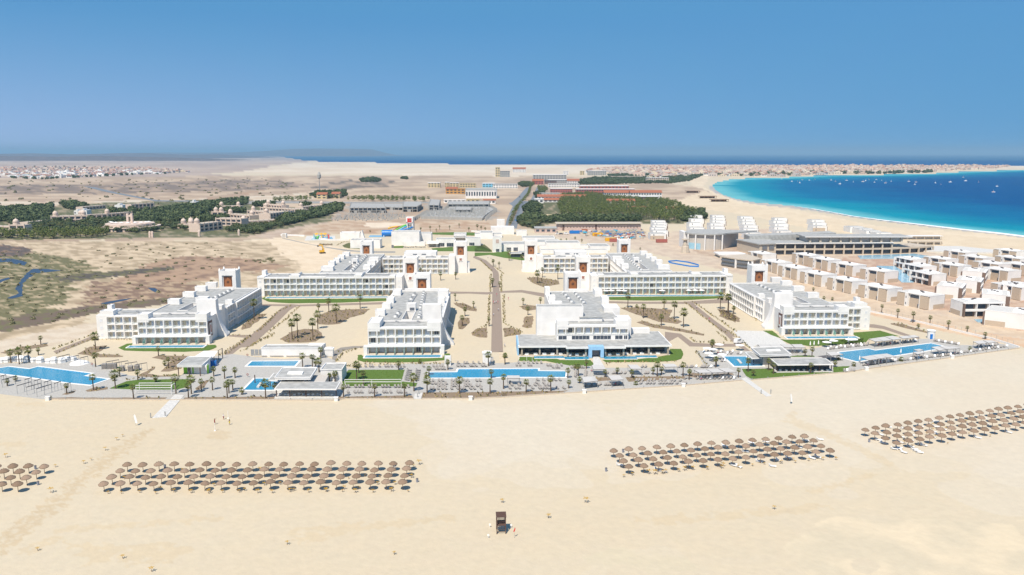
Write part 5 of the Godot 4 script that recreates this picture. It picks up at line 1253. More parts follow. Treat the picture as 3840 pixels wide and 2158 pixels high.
	set_loungers([-57.5,-265.9,-56.5,-265.9,-54.1,-265.9,-52.8,-265.9,-51.6,-265.9,-49.4,-265.9,-48.3,-265.9,-47.1,-265.9,-44.8,-265.9,-43.7,-265.9,-42.5,-265.9,-40.4,-265.9,-39.2,-265.9,-38.1,-265.9,-35.8,-265.9,-55.4,-259.6,-53.1,-259.6,-51.9,-259.6,-50.8,-259.6,-48.2,-259.6,-47.2,-259.6,-45.9,-259.6,-43.4,-259.6,-42.4,-259.6,-41,-259.6,-38.5,-259.6,-37.5,-259.6,-36,-259.6], 0.4, "grey sling lounger on the deck below the mown grass plot", "grey loungers below the mown grass")
	set_loungers([-28,-273.3,-25.8,-273.3,-24.6,-273.3,-21.2,-273.3,-20,-273.3,-16.7,-273.3,-15.6,-273.3,-12.5,-273.3,-11.3,-273.3,-28.1,-269.9,-26.9,-269.9,-25.9,-269.9,-24.7,-269.9,-23.1,-269.9,-21,-269.9,-19.8,-269.9,-16.5,-269.9,-15.4,-269.9,-25.5,-267,-24.4,-267,-23.2,-267,-20.7,-267,-19.7,-267,-18.6,-267,-16.2,-267,-15.2,-267,-14.1,-267,-12.1,-267,-10.9,-267,-27.8,-263.8,-26.7,-263.8,-25.4,-263.8,-23.9,-263.8,-22.7,-263.8,-20.7,-263.8,-18.6,-263.8,-17.4,-263.8,-16.3,-263.8,-14.2,-263.8,-12.9,-263.8,-10.6,-263.8,9.2,-274.2,11.3,-274.2,13.1,-274.2,15.5,-274.2,17.1,-274.2,-0.5,-270.5,8.8,-270.5,11.2,-270.5,-0,-267.9,2.5,-267.9,3.7,-267.9,6,-267.9,8.1,-267.9,9.6,-267.9,11.7,-267.9,12.8,-267.9,-0.7,-264.3,1.3,-264.3,2.5,-264.3,7.1,-264.3,9.5,-264.3,10.3,-264.3,11.4,-264.3,12.4,-264.3,15.6,-264.3,17.9,-264.3], 0.3, "grey sling lounger between the stepped pool and the brown planting strip", "grey loungers in front of the stepped pool")
	set_loungers([2.6,-297.9,4.6,-297.9,6.4,-297.9,8.2,-297.9,9.6,-297.9,11.3,-297.9,1.8,-294.2,3.1,-294.2,6.3,-294.2,7.3,-294.2,13.6,-294.2,14.7,-294.2,17.3,-294.2,18.9,-294.2,15.5,-291.2,16.8,-291.2,17.7,-291.2,22.6,-291.2,23.5,-291.2,26.1,-291.2,27,-291.2,23.7,-285.9,27.5,-285.9,23.5,-283.6,27.2,-283.6,23.2,-281.3,27,-281.3,23,-279.1,26.7,-279.1], 0.1, "grey sling lounger on the deck under the restaurant lawn", "grey loungers below the restaurant lawn")
	set_loungers([44.2,-273.6,45.1,-273.6,46.4,-273.6,48.4,-273.6,49.3,-273.6,50.5,-273.6,52.6,-273.6,53.7,-273.6,54.4,-273.6,56.6,-273.6,57.8,-273.6,59.9,-273.6,45.3,-270.2,47.5,-270.2,48.6,-270.2,49.9,-270.2,52,-270.2,53.1,-270.2,54.1,-270.2,55.3,-270.2,56.2,-270.2,58,-270.2,60.1,-270.2,61,-270.2,49.3,-292.1,50.6,-292.1,53.8,-292.1,63.4,-292.1,68.2,-292.1,69.5,-292.1,71.8,-292.1,73,-292.1,35.1,-283.3,37.3,-283.3,38.2,-283.3,40.1,-283.3,41.6,-283.3,49.1,-283.3,50,-283.3,30.7,-268.6,32.7,-268.6,33.6,-268.6,34.5,-268.6,36,-268.6,37.2,-268.6,38.4,-268.6,25.5,-267.4,27.6,-267.4,29.3,-267.4], -0.45, "grey lounger near the slatted shade roofs right of the stepped pool", "grey loungers near the shade roofs")
	# used loungers, most of them with pale towels
	var wl2 := [78.1,-315.3,79.8,-315.3,84.1,-315.3,85,-315.3,86.1,-315.3,88.4,-315.3,89.8,-315.3,83.1,-312.5,85.6,-312.5,87,-312.5,88.5,-312.5,91.3,-312.5,92.4,-312.5,66.1,-291.8,67.4,-291.8,69.6,-291.8,72.5,-291.8,73.8,-291.8,75.2,-291.8,78.3,-301.1,81.8,-301.1,82.9,-301.1,62.3,-276.4,66.6,-276.4,67.8,-276.4,68.8,-276.4,70.1,-276.4,71.4,-276.4,72.9,-276.4,74.4,-276.4,75.7,-276.4,76.9,-276.4,78.4,-276.4,79.7,-276.4,113.9,-314.4,115.6,-314.4,117.3,-314.4,118.7,-314.4,123.7,-286.9,124.7,-286.9,126.3,-286.9,127.3,-286.9]
	var lines := [[129.8,-319.7,150.5,-327.3], 15, [131.8,-322.3,151.7,-329.3], 12, [153.4,-327.3,174.8,-335.2], 16, [182.1,-335.2,189.3,-327.9], 12, [133.7,-294.5,153.3,-302.9], 18, [153.2,-302.1,176.8,-310.8], 18, [177.9,-311.7,208.2,-325], 18, [194.9,-325.2,205.8,-327.3], 8, [135.9,-297.5,149.6,-302.7], 10, [159.7,-308.6,164,-306.8], 6]
	for i in range(0, lines.size(), 2):
		for k in lines[i + 1]:
			var q = (k + 0.5) / float(lines[i + 1])
			wl2.append(lerpf(lines[i][0], lines[i][2], q)); wl2.append(lerpf(lines[i][1], lines[i][3], q))
	for i in range(0, wl2.size(), 2):
		(white_lounger if i % 6 == 0 else lounger).call(Vector2(wl2[i], wl2[i + 1]), -0.5 + rng.randf_range(-0.12, 0.12), "%s lounger on the busy deck round the right snack bar and the bent pool" % ["white", "grey"][mini(i % 6, 1)], "%s loungers on the busy deck" % ["white", "grey"][mini(i % 6, 1)], 0.07)

func set_loungers(a: Array, turn: float, label: String, group: String) -> void:
	for i in range(0, a.size(), 2): lounger(Vector2(a[i], a[i + 1]), turn + rng.randf_range(-0.08, 0.08), label, group)

func ramp(label: String, a: Array, posts: Array) -> void:
	var p := pts(a)
	var t := thing("beach_ramp", label, "ramp", Vector3(p[0].x, 0, p[0].y))
	part(t, "deck", MB.new().prism(rel(p, p[0]), -0.2, 0.14).mesh(), M.deck_pale)
	for q in pts(posts): post(t, q - p[0], 0, 1.5, 0.13, "steel")

func make_snack_bars() -> void:
	# left bar
	var r2 := pts([-78.5,-253.2,-79,-265.1,-71,-265.1,-70.8,-261.6,-58.3,-261.6,-57.9,-253.1])
	var o := mid(r2)
	var t := thing("snack_bar", "snack bar with stepped flat roofs and open dark front beside the mown grass", "bar", Vector3(o.x, 0.05, o.y), 0.0, "flat roofed snack bars")
	flat_roof(t, rel(r2, o), 2.9, 0.4)
	flat_roof(t, rel(pts([-80.5,-261.2,-81.4,-273.8,-69.3,-274.2,-68.4,-261.2]), o), 4.1, 0.7, 0.25)
	flat_roof(t, rel(pts([-83.9,-263.9,-84.5,-272.8,-81.4,-273.4,-80.2,-263.2]), o), 2.9, 0.3)
	var sk := part(t, "skylight", MB.new().prism(rel(pts([-77.4,-265.3,-77.5,-267.6,-72.4,-267.6,-72.1,-264.9]), o), 4.8, 5.3).mesh(), M.white_fresh)
	part(t, "core_wall", MB.new().prism(grown(rel(pts([-78,-261.9,-78.4,-271.4,-64.4,-271.4,-63.7,-261.9]), o), -0.2), 0.0, 2.9).mesh(), M.inner_plaster)
	part(t, "upper_wall", MB.new().prism(grown(rel(pts([-80.1,-262.9,-80.4,-272.1,-69.8,-272.6,-69.4,-262.9]), o), -1.4), 2.5, 4.1).mesh(), M.white)
	part(t, "terrace", MB.new().prism(rel(pts([-78.5,-253.4,-79.5,-261.9,-58.2,-261.9,-57.6,-253.4]), o), 0.0, 0.25).mesh(), M.deck_pale)
	for q in pts([-78.2,-254.6,-73.8,-254.6,-68.4,-254.6,-63.2,-254.6,-58.4,-254.7,-90.7,-271.4,-84,-267]): post(t, q - o, 0.0, 2.9, 0.14, "brown_wood", "column")
	for i in 12:
		var k := [-77.4,-256.3,-60.2,-256.5]
		part(t, "basket_chair", cached("basket", func(): return MB.new().lathe(Vector3.ZERO, [Vector2(0.3, 0.25), Vector2(0.5, 0.45), Vector2(0.52, 0.75)], 8).lathe(Vector3.ZERO, [Vector2(0, 0.45), Vector2(0.45, 0.45)], 8).mesh()), M.fabric_white, Transform3D(Basis.IDENTITY, Vector3(lerpf(k[0], k[2], i / 11.0) - o.x + rng.randf_range(-0.4, 0.4), 0, k[1] - o.y + rng.randf_range(-0.6, 0.6))))
	part(t, "pool_counter", MB.new().prism(rel(pts([-88.3,-265.4,-88.7,-270.6,-87.9,-270.6,-87.3,-265.2]), o), 0.0, 0.5).mesh(), M.deck_pale)
	# white cube behind it
	var wc := pts([-67.7,-272.6,-67.8,-281.4,-60.5,-281.9,-60.2,-272.6]); o = mid(wc)
	t = thing("service_house", "plain white cube with a grey roof next to the left snack bar", "building", Vector3(o.x, 0, o.y))
	part(t, "wall", MB.new().prism(rel(wc, o), 0, 4.2).mesh(), M.white); flat_roof(t, rel(wc, o), 4.2, 0.15, 0.4)
	for x in [-1.6, 2.2]: window(t, Transform3D(Basis.IDENTITY, Vector3(x, 0.4, mid(rel(PackedVector2Array([wc[0], wc[3]]), o)).y + 0.02)), 1.3, 2.1, 1, "glass_b", "door_panel")
	# long low pavilion
	var lp := pts([-99.7,-307.9,-99.2,-313.6,-76.7,-314.8,-76.3,-307.9]); o = mid(lp)
	t = thing("pavilion", "long low white pavilion behind the small rectangular pool", "building", Vector3(o.x, 0, o.y))
	part(t, "wall", MB.new().prism(rel(lp, o), 0, 3.3).mesh(), M.white); flat_roof(t, rel(lp, o), 3.3, 0.15, 0.35)
	part(t, "roof_step", MB.new().prism(rel(pts([-82.2,-312.5,-82.3,-315.3,-75.8,-315.7,-76.1,-312.5]), o), 0.0, 3.9).mesh(), M.white)
	for i in 5: part(t, "climber_frame", MB.new().box(Vector3(-15 + i * 6.5, 0.6, lp[0].y - o.y + 0.1), Vector3(-9.6 + i * 6.5, 0.7, lp[0].y - o.y + 0.4)).mesh(), M.slat)
	var bb := pts([-102.3,-307.9,-99.1,-307.9,-100.2,-311.4,-103.4,-311.4]); o = mid(bb)
	t = thing("screen_wall", "row of grey upright panels at the end of the long low pavilion", "screen", Vector3(o.x, 0.05, o.y))
	for i in 4: part(t, "panel", MB.new().box(Vector3(-3.2 + i * 1.6, 0, -0.1), Vector3(-1.9 + i * 1.6, 2.6, 0.1)).mesh(), M.steel)
	# small white gate houses
	for q in [[[-74.6,-308.5,-71.4,-308.5], 3.4, "white gate pillar with a stepped cap beside the long low pavilion"], [[-25.7,-294.5,-23.3,-294.7], 3.6, "white arched kiosk on two legs behind the lounger rows"], [[-11.3,-297.5,-8.1,-298], 4.6, "white shower tower with a dark stair beside the foot of the avenue"], [[182,-338.5,185,-337.7], 3.4, "round white hut with a blue door at the bent pool"]]:
		var a := Vector2(q[0][0], q[0][1]); var b := Vector2(q[0][2], q[0][3])
		t = thing("kiosk", q[2], "kiosk", Vector3((a.x + b.x) * 0.5, 0.05, a.y))
		var hw := a.distance_to(b) * 0.5; var h: float = q[1]
		if q[2].begins_with("round"):
			part(t, "wall", MB.new().lathe(Vector3(0, 0, -hw), [Vector2(hw, 0), Vector2(hw, h)], 16).mesh(), M.white)
			part(t, "cap", MB.new().lathe(Vector3(0, 0, -hw), [Vector2(hw + 0.25, h), Vector2(hw + 0.25, h + 0.3), Vector2(0, h + 0.7)], 16).mesh(), M.white_fresh)
			part(t, "door", MB.new().box(Vector3(-1.1, 0, -0.3), Vector3(-0.1, 2.2, 0.12)).mesh(), M.blue)
		elif q[2].find("arched") > 0:
			for s in [-1.0, 1.0]: part(t, "leg", MB.new().box(Vector3(s * hw, 0, 0), Vector3(s * (hw - 0.7), h - 0.9, -1.6)).mesh(), M.white)
			part(t, "head", MB.new().box(Vector3(-hw, h - 0.9, 0.02), Vector3(hw, h, -1.62)).mesh(), M.white)
			for s in [-1.0, 1.0]: part(t, "horn", MB.new().box(Vector3(s * hw, h, 0), Vector3(s * (hw - 0.4), h + 0.5, -0.4)).mesh(), M.white)
		else:
			part(t, "wall", MB.new().box(Vector3(-hw, 0, 0), Vector3(hw, h - 0.6, -2.0)).mesh(), M.white)
			part(t, "cap", MB.new().box(Vector3(-hw - 0.2, h - 0.6, 0.2), Vector3(hw + 0.2, h - 0.15, -2.2)).mesh(), M.white_fresh)
			part(t, "finial", MB.new().box(Vector3(-hw * 0.7, h - 0.15, -0.2), Vector3(hw * 0.7, h + 0.15, -1.8)).mesh(), M.white)
			if h > 4.0:
				part(t, "slot_shade", MB.new().box(Vector3(-0.5, 2.6, 0.0), Vector3(0.3, 3.2, 0.06)).mesh(), M.dark)  # slot is a dark sheet, shade painted on the wall
				part(t, "side_stair", MB.new().box(Vector3(hw, 0, -0.2), Vector3(hw + 0.9, 2.2, -1.8)).mesh(), M.inner_plaster)
	# right bar
	var q2 := pts([98,-296.4,106,-296.9,106.3,-293.2,119,-293.4,118.6,-284.6,97.7,-283.8]); o = mid(q2)
	t = thing("snack_bar", "snack bar with stepped flat roofs and glazed front on the beach lawn", "bar", Vector3(o.x, 0.05, o.y), 0.0, "flat roofed snack bars")
	flat_roof(t, rel(q2, o), 2.9, 0.35)
	flat_roof(t, rel(pts([93.9,-304,106.4,-306.1,106,-293.3,93.7,-292.2]), o), 4.1, 0.6, 0.2)
	flat_roof(t, rel(pts([91.2,-303.1,93.8,-304.5,95.1,-294,90.9,-293.1]), o), 2.9, 0.3)
	part(t, "skylight", MB.new().prism(rel(pts([98,-299,103.6,-299.8,103.4,-297.9,97.8,-297.1]), o), 4.8, 5.2).mesh(), M.white_fresh)
	part(t, "core_wall", MB.new().prism(grown(rel(pts([98.4,-288.9,99.4,-296.9,119.1,-296.9,117.9,-288.9]), o), -0.3), 0, 2.9).mesh(), M.inner_plaster)
	part(t, "glass_front", MB.new().prism(grown(rel(pts([98.4,-287.4,98.5,-288.1,118.6,-288.7,118.4,-287.9]), o), 0.05), 0.2, 2.85).mesh(), M.glass_c)
	part(t, "upper_wall", MB.new().prism(grown(rel(pts([95.6,-302.1,105.2,-303.6,105.1,-294.4,95,-293.9]), o), -0.8), 0.0, 4.1).mesh(), M.inner_plaster)
	part(t, "terrace", MB.new().prism(rel(pts([97.7,-284.4,98.1,-288.9,120.1,-290.3,118.9,-285.7]), o), 0.0, 0.22).mesh(), M.deck_pale)
	for q in pts([98.2,-285.4,103.2,-285.6,109.4,-285.7,113.9,-285.9,118.6,-286.4,92.5,-303.3,93.2,-298]): post(t, q - o, 0.0, 2.9, 0.12, "brown_wood", "column")
	for i in 9:
		var k := [99.6,-286.1,117.3,-286.7]
		part(t, "basket_chair", cached("basket", func(): return Mesh.new()), M.fabric_white, Transform3D(Basis.IDENTITY, Vector3(lerpf(k[0], k[2], i / 8.0) - o.x, 0, k[1] - o.y + rng.randf_range(-0.5, 0.4))))
	part(t, "pool_bench", MB.new().prism(rel(pts([88,-303,88.9,-303.4,88.7,-297.3,87.7,-296.7]), o), 0.0, 0.4).mesh(), M.deck_pale)
	solo("dark_mat", MB.new().prism(pts([122,-308.7,126.7,-310.8,129.9,-302.7,125.4,-301.1]), 0.0, 0.1).mesh(), M.dark_steel, "dark grey flat mat between the right snack bar and the bent pool", "mat")  # flat sheet in one dark grey tone

func make_kiosks() -> void:
	# green kiosk with its shade sail
	var rf := pts([-121.8,-280.6,-122.7,-293.2,-114,-293.6,-112.8,-280.6])
	var o := mid(rf)
	var t := thing("kiosk", "white roofed kiosk with lime green wall panels on brown posts", "kiosk", Vector3(o.x, 0.05, o.y))
	flat_roof(t, rel(rf, o), 3.2, 0.6, 0.25)
	var wl := rel(pts([-120.7,-283.6,-122,-291.6,-114.2,-292.7,-111.8,-282.6]), o)
	part(t, "wall", MB.new().prism(grown(wl, -0.1), 0, 3.2).mesh(), M.white)
	var fz := wl[0].y + 0.1
	part(t, "hatch_shade", MB.new().box(Vector3(wl[0].x + 1.6, 0, fz), Vector3(wl[3].x - 1.2, 2.5, fz + 0.1)).mesh(), M.dark)  # dark sheet painting the shade of an open counter front
	for q in [[0.0, 1.3], [3.2, 4.6]]: part(t, "green_panel", MB.new().box(Vector3(wl[0].x + q[0], 0, fz + 0.1), Vector3(wl[0].x + q[1], 2.9, fz + 0.22)).mesh(), M.lime)
	var e := (wl[2] - wl[3]).normalized()
	part(t, "green_panel", MB.new().bar(Vector3(wl[3].x + 0.1, 1.5, wl[3].y - 0.4), Vector3(wl[3].x + 0.1 + e.x * 3.0, 1.5, wl[3].y - 0.4 + e.y * 3.0), 0.14, 2.8).mesh(), M.lime)
	for q in pts([-121.4,-280.5,-118,-281.7,-113.3,-280]): post(t, q - o, 0, 3.2, 0.13, "brown_wood", "column")
	var sl := pts([-121,-294.6,-121.1,-304.2,-115.3,-303.4,-113.8,-294.9]); o = mid(sl); var s := rel(sl, o)
	t = thing("shade_sail", "large white shade sail on a dark mast behind the green kiosk", "sail", Vector3(o.x, 0.05, o.y))
	var b := MB.new(); var n := 8
	for i in n:
		for j in n:
			var c := []
			for d in [[0, 0], [1, 0], [1, 1], [0, 1]]:
				var u := float(i + d[0]) / n; var w := float(j + d[1]) / n
				var p := s[0].lerp(s[3], u).lerp(s[1].lerp(s[2], u), w)
				c.append(Vector3(p.x, 3.5 - 0.7 * sin(u * PI) * sin(w * PI) + 0.5 * (u - 0.5) * (w - 0.5), p.y))
			b.quad(c[0], c[1], c[2], c[3], Vector3.UP)
	part(t, "cloth", b.mesh(), M.fabric_white)
	for q in s: post(t, q * 1.04, 0, 3.6, 0.1)
	var mast := pts([-114.3,-305.4])[0] - o
	post(t, mast, 0, 4.2, 0.14, "dark_steel", "mast")
	part(t, "boom", MB.new().bar(Vector3(mast.x, 4.1, mast.y), Vector3(s[2].x, 3.7, s[2].y), 0.12, 0.14).mesh(), M.dark_steel)
	part(t, "blue_store", MB.new().cbox(Vector3(s[3].x, 1.0, s[3].y + 0.6), Vector3(2.2, 2.0, 1.6)).mesh(), M.blue)

# ---------------------------------------------------------------- lobby, water park
func white_hall(t: Node3D, a: Array, roof := "roof") -> void:
	# a: u0, u1, w, h, depth relative to nothing; the thing stands at the resort origin
	var x0: float = a[0]; var x1: float = a[1]; var z: float = -a[2]; var h: float = a[3]; var d: float = a[4]
	part(t, "hall", MB.new().box(Vector3(x0, 0, z), Vector3(x1, h, z - d)).mesh(), M.white)
	part(t, "roof", MB.new().box(Vector3(x0 + 0.5, h - 0.2, z - 0.5), Vector3(x1 - 0.5, h + 0.03, z - d + 0.5)).mesh(), M[roof])
	var b := MB.new()
	for q in [[x0, x1, z, z - 0.4], [x0, x1, z - d + 0.4, z - d], [x0, x0 + 0.4, z - 0.4, z - d + 0.4], [x1 - 0.4, x1, z - 0.4, z - d + 0.4]]:
		b.box(Vector3(q[0], h, q[2]), Vector3(q[1], h + 0.5, q[3]))
	part(t, "roof_rim", b.mesh(), M.white)

func make_lobby() -> void:
	var t := thing("lobby_building", "white lobby complex of low halls with grey roofs at the rear end of the avenue", "building", rp(0, 0), PHI)
	var halls := [[-49.6,-33.7,382.5,6.3,14], [-35,-24.6,404.4,6.8,12], [-24.2,-10.9,390,6.4,12], [-12.2,0.1,446.4,5.5,22], [-0.6,6.7,343.7,11.9,10], [7.1,28.9,348.3,5.6,24], [30.8,58.8,387.7,2.9,26], [39.5,83.4,370.6,1.9,10], [-17.4,9,457.5,3.2,16], [26.9,56.9,420.4,3.4,18], [80.8,97.6,354,3.1,22], [45.3,74.5,370.7,4.2,20], [23.3,33.5,477.7,4.4,8], [38,92.8,334.6,2.4,10]]
	for a in halls: white_hall(t, a)
	for q in [[[-47.7,-42.1,382.6,3.8,1]], [[-40.2,-34.3,382.4,3.8,1]], [[-21,-16.3,390,3.2,1]], [[-14.7,-12.8,392.7,2.9,1]], [[2.1,4.9,343.7,3.1,1]], [[10.8,14.8,348.4,3.7,1]], [[16.6,20.3,348.3,3.7,1]], [[22.2,25.3,349.6,3.5,1]]]:
		var a = q[0]
		window(t, Transform3D(Basis.IDENTITY, Vector3(a[0], 0.3, -a[2] + 0.05)), a[1] - a[0], maxf(a[3] - 0.5, 1.5), 3, "glass_c" if a[1] - a[0] < 9.0 else "glass_b", "window")
	var lattice := [2.1,4.6,343.7,11,1]
	part(t, "lattice_panel", MB.new().box(Vector3(lattice[0], lattice[3] - 3.6, -lattice[2] + 0.1), Vector3(lattice[1], lattice[3] - 0.4, -lattice[2])).mesh(), M.pink_wall)
	# theatre
	t = thing("theatre", "big white theatre hall with dark windows in front of the water slides", "building", rp(0, 0), PHI)
	for a in [[-89.2,-64.7,394.4,11.8,14], [-65.7,-55,405.3,9.1,14], [-79.3,-59.7,391.4,3,5]]: white_hall(t, a)
	for q in [[-84.7,-79.3,403,2.3,1], [-75.4,-70.3,402.7,2.3,1], [-87.6,-86,403.1,2.3,1], [-69.4,-67.8,405.5,1.9,1]]:
		window(t, Transform3D(Basis.IDENTITY, Vector3(q[0], 1.2, -q[2] + 0.6)), q[1] - q[0], 2.2, 2, "glass_c")
	var sg := [-79.4,-73,402.8,4.8,1]
	var fr := part(t, "dark_frame", MB.new().box(Vector3(sg[0], sg[3] - 3.6, -sg[2] + 1.4), Vector3(sg[1], sg[3], -sg[2] + 0.4)).mesh(), M.taupe)
	part(fr, "sign_panel", MB.new().box(Vector3(sg[0] + 1.0, sg[3] - 2.8, -sg[2] + 1.45), Vector3(sg[1] - 1.0, sg[3] - 1.0, -sg[2] + 1.4)).mesh(), M.fabric_white)
	for i in 14:
		var q := [-76.7,-58.7,378.9,1.8,1]
		part(t, "terrace_chair", cached("tch", func(): return MB.new().box(Vector3(-0.4, 0, -0.4), Vector3(0.4, 0.5, 0.4)).box(Vector3(-0.4, 0.5, -0.4), Vector3(0.4, 1.0, -0.3)).mesh()), M.dark, Transform3D(Basis(Vector3.UP, rng.randf() * 3.0), Vector3(lerpf(q[0], q[1], i / 13.0), 0.05, -q[2] + rng.randf_range(-2.5, 2.5))))
	# gabled canopy, square white house with terraces, pale pavilion
	t = thing("canopy_house", "white canopy with a sloping roof next to the theatre terrace", "building", rp(0, 0), PHI)
	var ch := [-56.5,-46.8,378.5,6.8,9]
	part(t, "roof", MB.new().slab(PackedVector2Array([Vector2(0, 3.2), Vector2(9, 4.4), Vector2(9, 4.8), Vector2(0, 3.6)]), 0.0, ch[1] - ch[0]).mesh(), M.fabric_white, Transform3D(Basis(Vector3(0, 0, -1), Vector3.UP, Vector3.RIGHT), Vector3(ch[0], 0, -ch[2])))
	for x in [ch[0] + 0.4, ch[1] - 0.4]: post(t, Vector2(x, -ch[2] - 0.4), 0, 3.4, 0.15)
	part(t, "back_wall", MB.new().box(Vector3(ch[0], 0, -ch[2] - 6.0), Vector3(ch[1], 3.8, -ch[2] - 8.0)).mesh(), M.inner_plaster)
	t = thing("terrace_house", "white house with an open shaded terrace on top, behind the left end tower", "building", rp(0, 0), PHI)
	var th := [-35,-24,404.4,8.8,12]
	white_hall(t, th)
	part(t, "loggia_shade", MB.new().box(Vector3(th[0] + 1.6, th[3] - 7.5, -th[2] + 0.05), Vector3(th[1] - 1.6, th[3] - 3.0, -th[2])).mesh(), M.inner_plaster)  # flush sheet, its darker tone stands in for the shaded recess
	part(t, "awning", MB.new().box(Vector3(th[0] + 1.2, th[3] - 3.0, -th[2] + 2.0), Vector3(th[1] - 1.2, th[3] - 2.6, -th[2])).mesh(), M.slat)
	t = thing("entrance_tower", "white entrance hall with a tall plain block beside the main road", "building", rp(0, 0), PHI)
	for a in [[-2,21.4,489.1,6.7,16], [4.5,12.6,532,10.6,10]]: white_hall(t, a, "white")
	t = thing("garden_pavilion", "small pavilion with grey roofs and dark glass on the lobby lawn", "building", rp(0, 0), PHI)
	for a in [[12.9,21.6,310.2,2.9,9], [19.8,27.4,316.9,3.2,7]]:
		part(t, "glass_wall", MB.new().box(Vector3(a[0] + 0.8, 0, -a[2] - 0.8), Vector3(a[1] - 0.8, a[3], -a[2] - a[4] + 0.8)).mesh(), M.glass_c)
		part(t, "roof", MB.new().box(Vector3(a[0], a[3], -a[2]), Vector3(a[1], a[3] + 0.35, -a[2] - a[4])).mesh(), M.roof)
		part(t, "roof_edge", MB.new().box(Vector3(a[0] - 0.3, a[3] - 0.05, -a[2] + 0.3), Vector3(a[1] + 0.3, a[3] + 0.3, -a[2] - a[4] - 0.3)).mesh(), M.white)
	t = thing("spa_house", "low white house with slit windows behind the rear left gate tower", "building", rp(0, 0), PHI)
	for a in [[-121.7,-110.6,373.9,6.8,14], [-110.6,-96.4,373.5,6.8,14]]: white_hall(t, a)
	var sp := [-116,-114.1,376.5,3.4,1]
	for i in 3: part(t, "slit_window", MB.new().box(Vector3(sp[0] + i * 1.0, 1.4, -sp[2] + 0.06), Vector3(sp[0] + 0.3 + i * 1.0, 4.4, -sp[2] - 0.1)).mesh(), M.glass_b)
	part(t, "doorway_shade", MB.new().box(Vector3(sp[1] + 27.0, 0, -sp[2] + 0.06), Vector3(sp[1] + 29.0, 2.6, -sp[2] - 0.1)).mesh(), M.dark)  # dark sheet in the wall imitates the shade of a door recess
	t = thing("terrace_bar", "white poolside bar with an open dark front and a stepped wall", "building", rp(0, 0), PHI)
	for a in [[-144.4,-131.4,450,5.8,10], [-130.3,-124.9,443.3,6.5,8]]: white_hall(t, a, "white")
	var tb := [-142.7,-139.1,459.9,3.1,1]
	part(t, "bar_front_shade", MB.new().box(Vector3(tb[0], 0.8, -tb[2] + 1.2), Vector3(tb[1], 3.0, -tb[2] - 0.5)).mesh(), M.dark)  # solid dark box, its colour imitates the shade inside the bar
	var wedge := [-124.9,-120.1,443.2,8.8,5]
	part(t, "stepped_wall", MB.new().slab(PackedVector2Array([Vector2(wedge[0], 0), Vector2(wedge[1], 0), Vector2(wedge[1] - 1.5, wedge[3] * 0.6), Vector2(wedge[1] - 2.5, wedge[3]), Vector2(wedge[0] + 2.0, wedge[3]), Vector2(wedge[0] + 1.0, wedge[3] * 0.7)]), -wedge[2] - 4.0, -wedge[2]).mesh(), M.white)
	# boundary walls
	for q in [[[-190.1,-756.6,-167.9,-734.3,-151.7,-737.4], "long white boundary wall below the splash pool"], [[-227.3,-779.4,-219.3,-779.4,-202.2,-772.9], "white boundary wall running from the arched gate house to the splash pool"], [[-42.1,-820.5,-22.3,-809.1], "short white wall beside the entrance hall lawn"]]:
		var ln := pts(q[0])
		var wt := thing("boundary_wall", q[1], "wall", Vector3(ln[0].x, 0, ln[0].y))
		for i in ln.size() - 1: part(wt, "wall_run", MB.new().bar(Vector3(ln[i].x - ln[0].x, 0.8, ln[i].y - ln[0].y), Vector3(ln[i + 1].x - ln[0].x, 0.8, ln[i + 1].y - ln[0].y), 0.4, 1.6).mesh(), M.white)
	var ag := [-221.2,-216.9,-761.4,3.9,4]
	t = thing("gate_house", "small white arched gate house at the corner of the service road", "building", Vector3((ag[0] + ag[1]) * 0.5, 0, ag[2]))
	var w2: float = (ag[1] - ag[0]) * 0.5
	part(t, "wall", MB.new().box(Vector3(-w2, 0, 0), Vector3(w2, ag[3], -4)).mesh(), M.white)
	part(t, "arch_shade", MB.new().slab(PackedVector2Array([Vector2(-1.6, 0), Vector2(1.6, 0), Vector2(1.6, 2.6), Vector2(1.1, 3.6), Vector2(0, 4.1), Vector2(-1.1, 3.6), Vector2(-1.6, 2.6)]), 0.0, 0.08).mesh(), M.inner_plaster)  # thin sheet on the wall; its tone stands in for archway shade
	# splash pool with its climbing frame
	var so := pts([-192.7,-736,-201,-776.1,-173.7,-779.4,-165.2,-740.7])
	sheet("splash_deck", so, 0.08, M.deck_pale)
	sheet("splash_water", pts([-188.6,-744.9,-192,-766.5,-174.4,-767.7,-168.7,-747.9]), 0.14, M.water_pale)
	var c := pts([-180.4,-750.9])[0]
	t = thing("splash_tower", "colourful climbing frame with yellow roofs and red and green slides in the splash pool", "play structure", Vector3(c.x, 0.1, c.y), PHI)
	t.scale = Vector3.ONE * 0.75
	for i in 8: post(t, Vector2(-9 + (i % 4) * 5.5, -2.5 if i < 4 else 2.5), 0, 6.0, 0.25, "cyan")
	for q in [[-9.0, -3.0, 3.0, "green"], [-3.0, 4.0, 4.5, "cyan"], [3.0, 8.0, 3.4, "yellow"]]: part(t, "platform", MB.new().box(Vector3(q[0], q[2] - 0.3, -2.6), Vector3(q[1], q[2], 2.6)).mesh(), M[q[3]])
	for q in [[-8.5, -3.5, "yellow"], [-2.5, 2.5, "yellow"], [3.2, 6.0, "yellow"]]: part(t, "hood", MB.new().lathe(Vector3((q[0] + q[1]) * 0.5, 0, 0), [Vector2(3.0, 5.6), Vector2(2.2, 6.6), Vector2(0, 7.6)], 4, true).mesh(), M[q[2]])
	part(t, "slide", MB.new().tube([Vector3(8, 5.0, 0), Vector3(9.5, 4.0, 1.5), Vector3(10, 2.0, 3.0), Vector3(9.5, 0.5, 5.0)], 0.8, 0.8, 7).mesh(), M.red)
